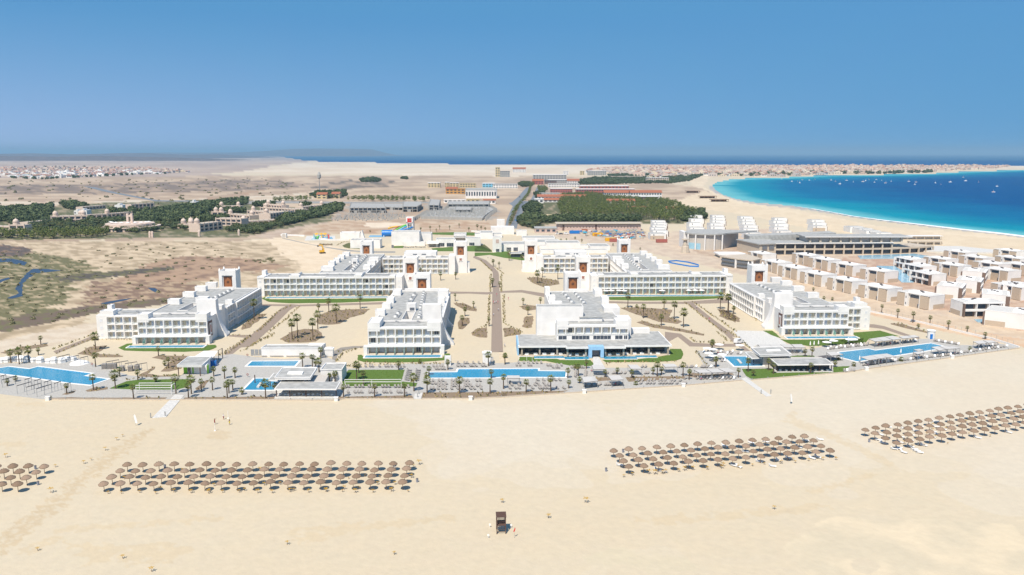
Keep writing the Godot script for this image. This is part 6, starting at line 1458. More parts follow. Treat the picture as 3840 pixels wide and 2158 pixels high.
	part(t, "slide", MB.new().tube([Vector3(-3, 3.4, 2.5), Vector3(-4, 2.4, 4.0), Vector3(-4.5, 0.4, 6.5)], 0.8, 0.8, 7).mesh(), M.green)
	part(t, "slide", MB.new().tube([Vector3(1, 4.0, 2.5), Vector3(1.2, 2.4, 4.2), Vector3(1.0, 0.4, 6.8)], 0.8, 0.8, 7).mesh(), M.yellow)
	# pale pool with a blue tank
	sheet("lap_pool", pts([-138.7,-766.6,-140.3,-783.8,-124.6,-783.8,-122.6,-766.6]), 0.14, M.water_pale)
	var tk := [-123.2,-118.3,-771.3,3,5]
	t = thing("water_tank", "round blue water tank lying behind the theatre", "tank", Vector3((tk[0] + tk[1]) * 0.5, 0.05, tk[2] - 3.0))
	part(t, "drum", MB.new().lathe(Vector3.ZERO, [Vector2(0, -6), Vector2(3.0, -6), Vector2(3.2, 0), Vector2(3.0, 6), Vector2(0, 6)], 16).mesh(), M.blue, Transform3D(Basis(Vector3.FORWARD, PI / 2), Vector3(0, 3.1, 0)))
	for x in [-4.0, 4.0]: part(t, "cradle", MB.new().box(Vector3(x - 0.4, 0, -2.4), Vector3(x + 0.4, 1.2, 2.4)).mesh(), M.white)
	# slide tower
	var st := [-108.5,-101.5,-816.7,15.3,9]
	var sx: float = (st[0] + st[1]) * 0.5
	t = thing("slide_tower", "white water slide tower with a red picture panel and coloured tube slides", "tower", Vector3(sx, 0, st[2]))
	var hw: float = (st[1] - st[0]) * 0.42; var hh: float = st[3]
	for q in [[-hw, 0.0], [hw, 0.0], [-hw, -8.0], [hw, -8.0]]: post(t, Vector2(q[0], q[1]), 0, hh * 0.66, 0.8, "white", "pillar")
	part(t, "head", MB.new().box(Vector3(-hw - 0.8, hh * 0.6, 0.8), Vector3(hw + 0.4, hh, -8.8)).mesh(), M.white)
	var rp_ := part(t, "red_panel", MB.new().box(Vector3(-hw + 0.6, hh * 0.66, 0.8), Vector3(hw - 1.0, hh * 0.93, 0.95)).mesh(), M.red)
	part(rp_, "figure_patch", MB.new().lathe(Vector3.ZERO, [Vector2(0, 0.05), Vector2(1.3, 0.05)], 6).mesh(), M.rose, Transform3D(Basis(Vector3.RIGHT, PI / 2), Vector3(0.4, hh * 0.8, 0.98)))
	for i in 4:
		part(t, "landing", MB.new().box(Vector3(-hw, hh * 0.13 * (i + 1), -0.5), Vector3(hw, hh * 0.13 * (i + 1) + 0.3, -8.0)).mesh(), M.steel)
		part(t, "stair_flight", MB.new().bar(Vector3(-hw + 1, hh * 0.13 * i, -2.0), Vector3(hw - 1, hh * 0.13 * (i + 1), -2.0), 1.6, 0.3).mesh(), M.cyan if i % 2 else M.green)
	var slides := [["green", [Vector3(-hw, hh * 0.5, 0), Vector3(-hw - 4, hh * 0.42, 2), Vector3(-hw - 8, hh * 0.28, 3), Vector3(-hw - 13, hh * 0.1, 4), Vector3(-hw - 26, 1.5, 4)]], ["blue", [Vector3(hw, hh * 0.36, 0.8), Vector3(0, hh * 0.26, 3), Vector3(-hw - 5, hh * 0.16, 4), Vector3(-hw - 12, 1.2, 5)]], ["cyan", [Vector3(-hw, hh * 0.42, 0), Vector3(-hw - 3, hh * 0.32, 3), Vector3(-hw - 8, hh * 0.14, 4), Vector3(-hw - 11, 1.2, 5)]], ["rose", [Vector3(-hw - 2, hh * 0.44, -2), Vector3(-hw - 9, hh * 0.36, 1), Vector3(-hw - 12, hh * 0.2, 3), Vector3(-hw - 15, 1.4, 5)]], ["yellow", [Vector3(-hw - 9, hh * 0.38, -1), Vector3(-hw - 15, hh * 0.34, 1), Vector3(-hw - 19, hh * 0.27, 3)]]]
	for s in slides: part(t, "slide", MB.new().tube(s[1], 0.75, 0.75, 8).mesh(), M[s[0]])

# ---------------------------------------------------------------- the villa estate on the right
func villa(at: Vector2, yaw: float, side: float, style: String, label: String, group: String, a := 12.5, b := 19.0) -> void:
	# near corner at the origin; the short white face runs to +x when the long face is on the left (side -1), to -x otherwise
	var t := thing("villa", label, "villa", Vector3(at.x, 0, at.y), deg_to_rad(yaw), group)
	var h := 7.0
	var X := func(x: float) -> float: return -side * x
	part(t, "white_wing", MB.new().box(Vector3(X.call(1.2), 0, 0), Vector3(X.call(a), h, -b)).mesh(), M.white)
	part(t, "roof", MB.new().box(Vector3(X.call(0.6), h - 0.05, -0.4), Vector3(X.call(a - 0.3), h + 0.06, -b + 0.4)).mesh(), M.deck_pale)
	var rim := MB.new()
	rim.box(Vector3(X.call(0.3), h, 0.05), Vector3(X.call(a + 0.05), h + 0.28, -0.3)); rim.box(Vector3(X.call(0.3), h, -b + 0.3), Vector3(X.call(a + 0.05), h + 0.28, -b - 0.05))
	rim.box(Vector3(X.call(0.3), h, -0.3), Vector3(X.call(0.65), h + 0.28, -b + 0.3)); rim.box(Vector3(X.call(a - 0.3), h, -0.3), Vector3(X.call(a + 0.05), h + 0.28, -b + 0.3))
	part(t, "roof_rim", rim.mesh(), M.white)
	var ru := part(t, "roof_deck", MB.new().box(Vector3(X.call(3.0), h + 0.06, -4.0), Vector3(X.call(9.5), h + 0.75, -14.5)).mesh(), M.white_fresh)
	for i in 3: part(ru, "roof_unit", MB.new().cbox(Vector3(X.call(5.0 + i * 1.3), h + 1.0, -7.0 - i * 1.6), Vector3(1.1, 0.5, 0.8)).mesh(), M.dark_steel)
	part(t, "ground_patch", MB.new().box(Vector3(X.call(a - 8.5), 0.1, 0.03), Vector3(X.call(a - 0.2), 2.5, -0.2)).mesh(), M.beige)
	part(t, "end_pier", MB.new().box(Vector3(X.call(a), 0, -0.5), Vector3(X.call(a + 0.9), h - 0.8, -3.2)).mesh(), M.taupe)
	if style == "panels":
		# long face: white frame, two tall beige panels, a beige middle with a dark slot
		for q in [[0.4, 5.0], [14.2, 18.6]]: part(t, "wall_panel", MB.new().box(Vector3(X.call(0.0), 0.2, -q[0]), Vector3(X.call(1.2), h - 0.3, -q[1])).mesh(), M.beige)
		part(t, "wall_panel", MB.new().box(Vector3(X.call(0.7), 0.0, -5.4), Vector3(X.call(1.2), h - 2.2, -11.6)).mesh(), M.beige)
		part(t, "slot_window", MB.new().box(Vector3(X.call(0.9), h - 2.1, -5.6), Vector3(X.call(1.19), h - 0.7, -11.4)).mesh(), M.glass_c)
		part(t, "fin", MB.new().box(Vector3(X.call(-0.15), 0, -5.02), Vector3(X.call(1.2), h + 0.1, -5.38)).mesh(), M.white)
		part(t, "stair_wall", MB.new().box(Vector3(X.call(0.1), 0, -12.2), Vector3(X.call(1.2), h + 0.1, -14.1)).mesh(), M.white)
		for q in [[13.0, 1.0], [13.0, 4.3], [5.8, 1.0]]: part(t, "small_window", MB.new().box(Vector3(X.call(0.04), q[1], -q[0]), Vector3(X.call(0.3), q[1] + 1.2, -q[0] - 0.5)).mesh(), M.dark)
	else:
		# long face: two floors of recessed balconies between white fins
		part(t, "rear_wall", MB.new().box(Vector3(X.call(0.9), 0, -0.3), Vector3(X.call(1.2), h, -b + 0.3)).mesh(), M.taupe)
		for i in 4: part(t, "fin", MB.new().box(Vector3(X.call(-0.7), 0, -(0.1 + i * 6.1)), Vector3(X.call(0.95), h - 0.1, -(0.55 + i * 6.1))).mesh(), M.white if i > 0 else M.taupe)
		part(t, "balcony", MB.new().box(Vector3(X.call(-0.9), 2.9, -0.6), Vector3(X.call(0.9), 3.8, -b + 0.2)).mesh(), M.white)
		part(t, "roof_overhang", MB.new().box(Vector3(X.call(-0.8), h - 0.35, 0.0), Vector3(X.call(1.1), h, -b)).mesh(), M.white)
		for f in 2:
			for i in 3: part(t, "glazing", MB.new().box(Vector3(X.call(0.8), 0.2 + f * 3.7, -(1.4 + i * 6.1)), Vector3(X.call(0.92), 2.6 + f * 3.7, -(5.4 + i * 6.1))).mesh(), M.glass_c)

func make_villas() -> void:
	var g := "flat roofed villas of the estate"
	var one := [214.8,-403.5,26,203.4,-426.2,25,194.9,-451.9,21,186.7,-476.1,19,181.4,-503,17,177.7,-530.3,15]
	for i in range(0, one.size(), 3): villa(Vector2(one[i], one[i + 1]), one[i + 2], -1.0, "panels", "%s white villa with beige panels along the sandy lane, counted from the plunge pool" % nth(i / 3 + 1), g)
	var two := [231,-489.2,23,222.9,-517,21,216.7,-543.1,19,212.7,-567.1,17,182,-577.2,14]
	for i in range(0, two.size(), 3): villa(Vector2(two[i], two[i + 1]), two[i + 2], -1.0, "panels", "%s white villa of the second row behind the lane, counted from the lagoon's tip" % nth(i / 3 + 1), g)
	var three := [255.5,-480.5,9,266.7,-513.1,9,277.4,-547.7,9]
	for i in range(0, three.size(), 3): villa(Vector2(three[i], three[i + 1]), three[i + 2], -1.0, "balconies", "%s white villa with dark balconies facing the pale lagoon, counted from its tip" % nth(i / 3 + 1), g, 11.0, 17.0)
	var four := [300,-547.1,18,290.8,-515.3,18,330.2,-554.7,20,321.9,-522.8,20,309.9,-492.7,20,279,-430.4,18,354.2,-551.2,20,338.4,-516.7,20,378.2,-593.6,20,335.2,-585.8,18]
	for i in range(0, four.size(), 3): villa(Vector2(four[i], four[i + 1]), four[i + 2], -1.0, "panels", "%s white beige-panelled villa of the rows behind the lagoon towards the sea" % nth(i / 3 + 1), g)
	villa(Vector2(223.4,-386.5), -88.0, 1.0, "balconies", "white villa whose balconies face a narrow pale plunge pool", g, 11.0, 20.5)
	var five := [247.4,-432.1,-35,269.7,-453,-35,293.8,-489.4,-35,257.7,-406.2,-30,285.5,-433.8,-30]
	for i in range(0, five.size(), 3): villa(Vector2(five[i], five[i + 1]), five[i + 2], 1.0, "balconies", "%s white villa with taupe pier and dark balconies, counted from the plunge pool" % nth(i / 3 + 1), g, 12.0, 18.0)
	villa(Vector2(238.3,-355), -40.0, 1.0, "balconies", "white villa by the yellow-green shrubs at the end of the plunge pool", g, 20.0, 16.0)
	# terraces of narrow white houses
	var rows := [[[163.9,-696.4,222.5,-960.7], 6, "terrace nearest the scrap yard with a beige end wall"], [[183,-700.5,248.9,-960.7], 8, "terrace ending at the glass drum of the unfinished hotel"], [[229.5,-750.1,277.7,-941.9], 6, "terrace behind the unfinished hotel's grey roof"], [[262.5,-768.2,311,-919.4], 5, "terrace with brown bays behind the unfinished hotel"], [[319.3,-821,344.1,-893.7], 3, "short terrace nearest the beach pavilion"], [[138.5,-742.2,92.1,-475.7], 1, "x"]]
	for r in rows:
		if r[2] == "x": continue
		for i in r[1]:
			var k: float = i / maxf(r[1] - 1, 1.0)
			var p := Vector2(lerpf(r[0][0], r[0][2], k), lerpf(r[0][1], r[0][3], k))
			row_house(p, "%s narrow white house in the %s" % [nth(i + 1), r[2]], i == 0)
	for i in 6:
		var a := [138.5,-741.3,163.8,-883.7]
		row_house(Vector2(lerpf(a[0], a[2], i / 5.0), lerpf(a[1], a[3], i / 5.0)), "%s narrow white house in the terrace beside the long pink shed's end" % nth(i + 1), i == 0)
	for i in 4:
		var a := [352.5,-811.8,351.9,-748.2]
		row_house(Vector2(lerpf(a[0], a[2], i / 3.0), lerpf(a[1], a[3], i / 3.0)), "%s narrow white house in the row behind the unfinished hotel's roof" % nth(i + 1), false)

func nth(n: int) -> String:
	return ["first", "second", "third", "fourth", "fifth", "sixth", "seventh", "eighth", "ninth", "tenth"][n - 1] if n <= 10 else "%dth" % n

func row_house(p: Vector2, label: String, beige_end: bool) -> void:
	var t := thing("row_house", label, "house", Vector3(p.x + rng.randf_range(-1.6, 1.6), 0, p.y), rng.randf_range(-0.04, 0.08), "narrow white terrace houses")
	part(t, "wall", MB.new().box(Vector3(-7.5, 0, 0), Vector3(7.0, 5.7, -15)).mesh(), M.white)
	part(t, "roof", MB.new().box(Vector3(-7.2, 5.6, -0.4), Vector3(6.7, 5.78, -14.6)).mesh(), M.roof)
	part(t, "front_screen", MB.new().box(Vector3(-7.8, 0, 0.6), Vector3(5.0, 6.0 if not beige_end else 4.0, 0.1)).mesh(), M.beige if beige_end else M.white_fresh)
	part(t, "side_bay", MB.new().box(Vector3(7.0, 0.3, -1.5), Vector3(8.1, 5.0, -6.5)).mesh(), M.taupe)
	for i in 2: part(t, "slot_window", MB.new().box(Vector3(-5.0, 1.0 + i * 3.0, 0.6), Vector3(-4.2, 2.6 + i * 3.0, 0.66)).mesh(), M.dark)
	part(t, "pergola_beam", MB.new().box(Vector3(-7.5, 6.0, -3.0), Vector3(7.0, 6.25, -3.4)).mesh(), M.white)

func make_curved_hotel() -> void:
	var t := thing("unfinished_hotel", "unfinished curved hotel with two rows of dark openings and grey roofs", "building", Vector3(210, 0, -631))
	var line := [Vector2(0, 0), Vector2(32, -1.2), Vector2(64, -3.0), Vector2(96, -6.0), Vector2(122, -14.0), Vector2(138, -22.0)]
	for k in line.size() - 1:
		var a: Vector2 = line[k]; var b: Vector2 = line[k + 1]
		var d := (b - a).normalized()
		var n := maxi(2, int(a.distance_to(b) / 7.0))
		var xf := face(Vector3(a.x, 0, a.y), Vector3(d.x, 0, d.y))
		var w := a.distance_to(b)
		var back := -22.0
		var full := k < 3
		part(t, "slab", MB.new().box(Vector3(0, 3.6, 0.0), Vector3(w, 4.9, back)).mesh(), M.pale_stone, xf)
		if full: part(t, "roof_slab", MB.new().box(Vector3(-0.5, 8.4, 0.8), Vector3(w + 0.5, 9.3, back)).mesh(), M.roof, xf)
		if full: part(t, "roof_edge", MB.new().box(Vector3(-0.5, 8.9, 1.1), Vector3(w + 0.5, 9.5, 0.8)).mesh(), M.white, xf)
		part(t, "inner_wall", MB.new().box(Vector3(0, 0, -3.0), Vector3(w, 8.4 if full else 3.6, back)).mesh(), M.inner_plaster, xf)
		for i in n + 1:
			part(t, "column", MB.new().box(Vector3(w * i / n - 0.55, 0, 0.05), Vector3(w * i / n + 0.55, 8.4 if full else 4.0, -0.9)).mesh(), M.pale_stone, xf)
		for i in n:
			for f in (2 if full else 1):
				part(t, "glazing", MB.new().box(Vector3(w * i / n + 0.6, 0.3 + f * 4.8, -1.6), Vector3(w * (i + 1) / n - 0.6, 3.4 + f * 4.6, -1.7)).mesh(), M.glass_c, xf)  # dark glass standing in for the shade of the open bays
	# set back top floor
	part(t, "top_floor", MB.new().box(Vector3(28, 9.3, -10), Vector3(104, 13.4, -26)).mesh(), M.inner_plaster)
	part(t, "top_roof", MB.new().box(Vector3(26, 13.2, -7.0), Vector3(112, 14.0, -28)).mesh(), M.roof)
	part(t, "top_roof_edge", MB.new().box(Vector3(25.8, 13.3, -6.6), Vector3(112.3, 13.9, -7.1)).mesh(), M.white)
	for i in 10: part(t, "top_column", MB.new().box(Vector3(30 + i * 8.2, 9.3, -8.4), Vector3(31.6 + i * 8.2, 13.3, -9.8)).mesh(), M.pale_stone)
	part(t, "rear_roof", MB.new().slab(PackedVector2Array([Vector2(-12, 0), Vector2(60, 0), Vector2(60, 14.6), Vector2(-12, 12.0)]), -46.0, -30.0).mesh(), M.roof)
	# beige left wing turned towards the road, and the drum with white columns
	var wa := Vector2(-22.1, -30.5); var wb := Vector2(-13.9, 4.4)
	part(t, "left_wing", MB.new().prism(PackedVector2Array([wa, wb, Vector2(0, 0), Vector2(6, -30)]), 0, 8.6).mesh(), M.pale_stone)
	part(t, "left_wing_roof", MB.new().prism(PackedVector2Array([wa + Vector2(-1, 0), wb + Vector2(-1, 1.2), Vector2(0.5, 1.0), Vector2(6, -31)]), 8.6, 9.4).mesh(), M.roof)
	for i in 2: part(t, "wing_opening_shade", MB.new().bar(Vector3(-11.5 + i * 6.0, 6.0, 3.9 - i * 1.8), Vector3(-7.5 + i * 6.0, 6.0, 2.7 - i * 1.8), 0.7, 2.6).mesh(), M.dark)  # dark bars on the wall imitate shaded openings
	var drum := PackedVector2Array(); var dr2 := PackedVector2Array()
	for i in 13:
		var a := PI * 0.98 - i / 12.0 * PI * 0.8
		drum.append(Vector2(-44 + cos(a) * 17, -50 + sin(a) * 17)); dr2.append(Vector2(-44 + cos(a) * 19, -50 + sin(a) * 19))
	drum.append(Vector2(-10, -70)); dr2.append(Vector2(4, -62)); drum.append(Vector2(-50, -74)); dr2.append(Vector2(-50, -76))
	part(t, "drum_core", MB.new().prism(drum, 0, 12.5).mesh(), M.inner_plaster)
	part(t, "drum_roof", MB.new().prism(dr2, 12.5, 13.6).mesh(), M.roof)
	for i in range(0, 12, 2): part(t, "drum_column", MB.new().box(Vector3(dr2[i].x - 0.5, 0, dr2[i].y - 0.5), Vector3(dr2[i].x + 0.5, 12.5, dr2[i].y + 0.5)).mesh(), M.white)
	for i in 5: part(t, "drum_glass", MB.new().bar(Vector3(drum[i].x, 2.6, drum[i].y + 0.3), Vector3(drum[i + 1].x, 2.6, drum[i + 1].y + 0.3), 0.3, 5.2).mesh(), M.water_pale)
	part(t, "drum_wall", MB.new().box(Vector3(-63.5, 0, -46.0), Vector3(-60.5, 13.6, -64.0)).mesh(), M.white)
	# low buildings in front
	var lb := [160.7,182.2,-612.4,2.8,14]
	t = thing("flat_house", "low house with a curved white roof in front of the unfinished hotel", "building", Vector3(lb[0], 0, lb[2]))
	part(t, "wall", MB.new().box(Vector3(0.5, 0, 0), Vector3(lb[1] - lb[0] - 1, lb[3] - 0.8, -lb[4])).mesh(), M.pale_stone)
	part(t, "roof", MB.new().prism(PackedVector2Array([Vector2(-0.6, 0.8), Vector2(8, 1.6), Vector2(lb[1] - lb[0] - 2, 0.4), Vector2(lb[1] - lb[0], -3), Vector2(lb[1] - lb[0] - 3, -lb[4]), Vector2(-1, -lb[4])]), lb[3] - 0.8, lb[3] + 0.3).mesh(), M.white)
	var sb := pts([150.5,-570,157.8,-556.5,166.6,-546.8,175.5,-556.5,172.2,-580.5])
	t = thing("staff_house", "beige two-storey house with strip windows at the estate entrance", "building", Vector3(sb[0].x, 0, sb[0].y))
	var sr := rel(sb, sb[0])
	part(t, "wall", MB.new().prism(grown(sr, -0.6), 0, 6.2).mesh(), M.pale_stone)
	part(t, "roof", MB.new().prism(grown(sr, 0.4), 6.2, 6.9).mesh(), M.pale_stone)
	for k in 2:
		var a := sr[k]; var b := sr[k + 1]
		for f in 2: part(t, "strip_window", MB.new().bar(Vector3(a.x + (b.x - a.x) * 0.08, 1.7 + f * 2.9, a.y + 0.1 + (b.y - a.y) * 0.08), Vector3(a.x + (b.x - a.x) * 0.92, 1.7 + f * 2.9, a.y + 0.1 + (b.y - a.y) * 0.92), 1.0, 1.3).mesh(), M.dark)
		part(t, "white_pier", MB.new().bar(Vector3(b.x, 3.1, b.y + 0.3), Vector3(b.x + 0.1, 3.1, b.y - 1.2), 1.2, 6.3).mesh(), M.white)
	# stone tower stump, blue ring, beach pavilion
	var tw := [139,142.8,-643.6,11.4,5]
	t = thing("stone_tower", "narrow pale stone tower standing alone on the building land", "tower", Vector3((tw[0] + tw[1]) * 0.5, 0, tw[2]))
	part(t, "base", MB.new().lathe(Vector3.ZERO, [Vector2(3.6, 0), Vector2(3.0, tw[3] * 0.45), Vector2(2.6, tw[3] * 0.55)], 8, true).mesh(), M.pale_stone)
	part(t, "shaft", MB.new().lathe(Vector3.ZERO, [Vector2(2.0, tw[3] * 0.55), Vector2(1.6, tw[3] * 0.92), Vector2(3.2, tw[3] * 0.95), Vector2(3.2, tw[3]), Vector2(0, tw[3])], 8, true).mesh(), M.pale_stone)
	var ring := pts([116.9,-589.5,123.6,-593.2,130.6,-584.1,134.7,-570,132.7,-561.5,127,-563.2,121,-573.4,116.5,-582.3])
	var rb := MB.new()
	for i in ring.size():
		var a := ring[i] - ring[0]; var b := ring[(i + 1) % ring.size()] - ring[0]
		rb.bar(Vector3(a.x, 0.45, a.y), Vector3(b.x, 0.45, b.y), 0.6, 0.9)
	solo("blue_barrier", rb.mesh(), M.blue, "oval ring of blue barriers on the building land beside the long hotel block", "barrier", Vector3(ring[0].x, 0, ring[0].y))
	var bp := [362.7,377.4,-744.6,1.9,6]
	t = thing("beach_pavilion", "low beach pavilion with a white fabric roof behind the lagoon", "pavilion", Vector3(bp[0], 0, bp[2]))
	part(t, "roof", MB.new().box(Vector3(0, 3.0, 0), Vector3(42, 3.5, -8)).mesh(), M.white)
	part(t, "back_wall", MB.new().box(Vector3(1, 0, -3), Vector3(41, 3.0, -7.5)).mesh(), M.inner_plaster)
	for i in 6: post(t, Vector2(1 + i * 8, -0.4), 0, 3.0, 0.2, "pale_stone", "column")
	var bq := [352.3,380.9,-701.4,2.4,6]
	t = thing("beach_wall", "pale arcade wall with dark openings between lagoon and beach", "wall", Vector3(bq[0], 0, bq[2]))
	part(t, "beam", MB.new().box(Vector3(0, 2.2, 0), Vector3(bq[1] - bq[0], 3.2, -5)).mesh(), M.pale_stone)
	for i in 5: post(t, Vector2((bq[1] - bq[0]) * i / 4.0, -0.5), 0, 2.2, 0.6, "pale_stone", "column")
	part(t, "back_wall", MB.new().box(Vector3(0.5, 0, -2.5), Vector3(bq[1] - bq[0] - 0.5, 2.2, -5)).mesh(), M.inner_plaster)
	var tr := pts([333.4,-652.1,353.2,-684.4,385.1,-681.3,401.3,-654.9,391.1,-635.7,359.5,-641.1,345.6,-646.6])
	sheet("lagoon_terrace", tr, 1.2, M.deck_pale)
	# boundary wall with fence posts between resort and villa lane
	var fl := pts([182.8,-398.4,190,-385.1,197.5,-366.1,204.4,-348.7,208.8,-338.4,211.1,-322.5])
	t = thing("boundary_fence", "low white wall with thin fence posts along the sandy lane by the villas", "fence", Vector3(fl[0].x, 0, fl[0].y))
	for i in fl.size() - 1:
		var a := fl[i] - fl[0]; var b := fl[i + 1] - fl[0]
		part(t, "wall_run", MB.new().bar(Vector3(a.x, 0.4, a.y), Vector3(b.x, 0.4, b.y), 0.5, 0.9).mesh(), M.white)
		var n := int(a.distance_to(b) / 3.0)
		for j in n:
			var p := a.lerp(b, float(j) / n)
			post(t, p, 0.8, 2.4, 0.04, "steel", "fence_post")
		part(t, "wire", MB.new().bar(Vector3(a.x, 2.3, a.y), Vector3(b.x, 2.3, b.y), 0.03, 0.03).mesh(), M.steel)

# ---------------------------------------------------------------- plants
func palm_crown(seed_: int, n: int, r: float, dry: float, tone := 1.0) -> Mesh:
	var b := MB.new(); var g := RandomNumberGenerator.new(); g.seed = seed_
	for i in n:
		var a := i * 2.39996 + g.randf_range(-0.2, 0.2); var lift := lerpf(1.25, -0.95, pow(float(i) / n, 0.8))
		var d := Vector3(cos(a) * cos(lift), sin(lift), sin(a) * cos(lift)); var s := Vector3(-sin(a), 0, cos(a))
		var l := r * g.randf_range(0.8, 1.1)
		var c0 := Color(0.09, 0.14, 0.03).lerp(Color(0.21, 0.235, 0.05), g.randf()) * tone
		b.col = c0.lerp(Color(0.22, 0.15, 0.07), dry * float(i) / n)
		var hub := d * l * 0.5; var up := s.cross(d).normalized()
		if up.y < 0: up = -up
		# a stalk and a fan of narrow blades
		b.tri(Vector3.ZERO, hub + s * 0.03, hub - s * 0.03, up)
		for k in 5:
			var q := (k - 2) * 0.42
			var dir := (d * cos(q) + s * sin(q)).normalized()
			var tip := hub + dir * l * 0.62 * (1.0 - absf(q) * 0.25) - Vector3.UP * l * (0.10 + absf(q) * 0.12)
			var w := dir.cross(up).normalized() * l * 0.085
			b.tri(hub, hub.lerp(tip, 0.6) + w, tip, up); b.tri(hub, tip, hub.lerp(tip, 0.6) - w, up)
	return b.mesh(true)

func trunk_mesh(seed_: int) -> Mesh:
	var g := RandomNumberGenerator.new(); g.seed = seed_
	var p := []; var x := 0.0; var z := 0.0
	for i in 7:
		p.append(Vector3(x, i / 6.0, z)); x += g.randf_range(-0.02, 0.02); z += g.randf_range(-0.02, 0.02)
	return MB.new().tube(p, 0.24, 0.13, 7).mesh()

func palm(p: Vector2, h: float, label: String, group: String, far := false) -> void:
	var k := rng.randi() % 3
	var t := thing("palm_tree", label, "palm", Vector3(p.x, 0, p.y), rng.randf() * TAU, group)
	var r := clampf(h * 0.22, 0.9, 1.9) * rng.randf_range(0.9, 1.15)
	var th := maxf(h - r * 0.75, 0.5)
	part(t, "trunk", cached("trunk%d" % k, trunk_mesh.bind(50 + k)), M.bark, Transform3D(Basis.from_scale(Vector3(1.0, th, 1.0)), Vector3.ZERO))
	part(t, "crown", cached("pcrown%d" % k, palm_crown.bind(60 + k, 34, 1.0, 0.6)), M.leaf, Transform3D(Basis.from_scale(Vector3.ONE * r * 1.15), Vector3(0, th, 0)))

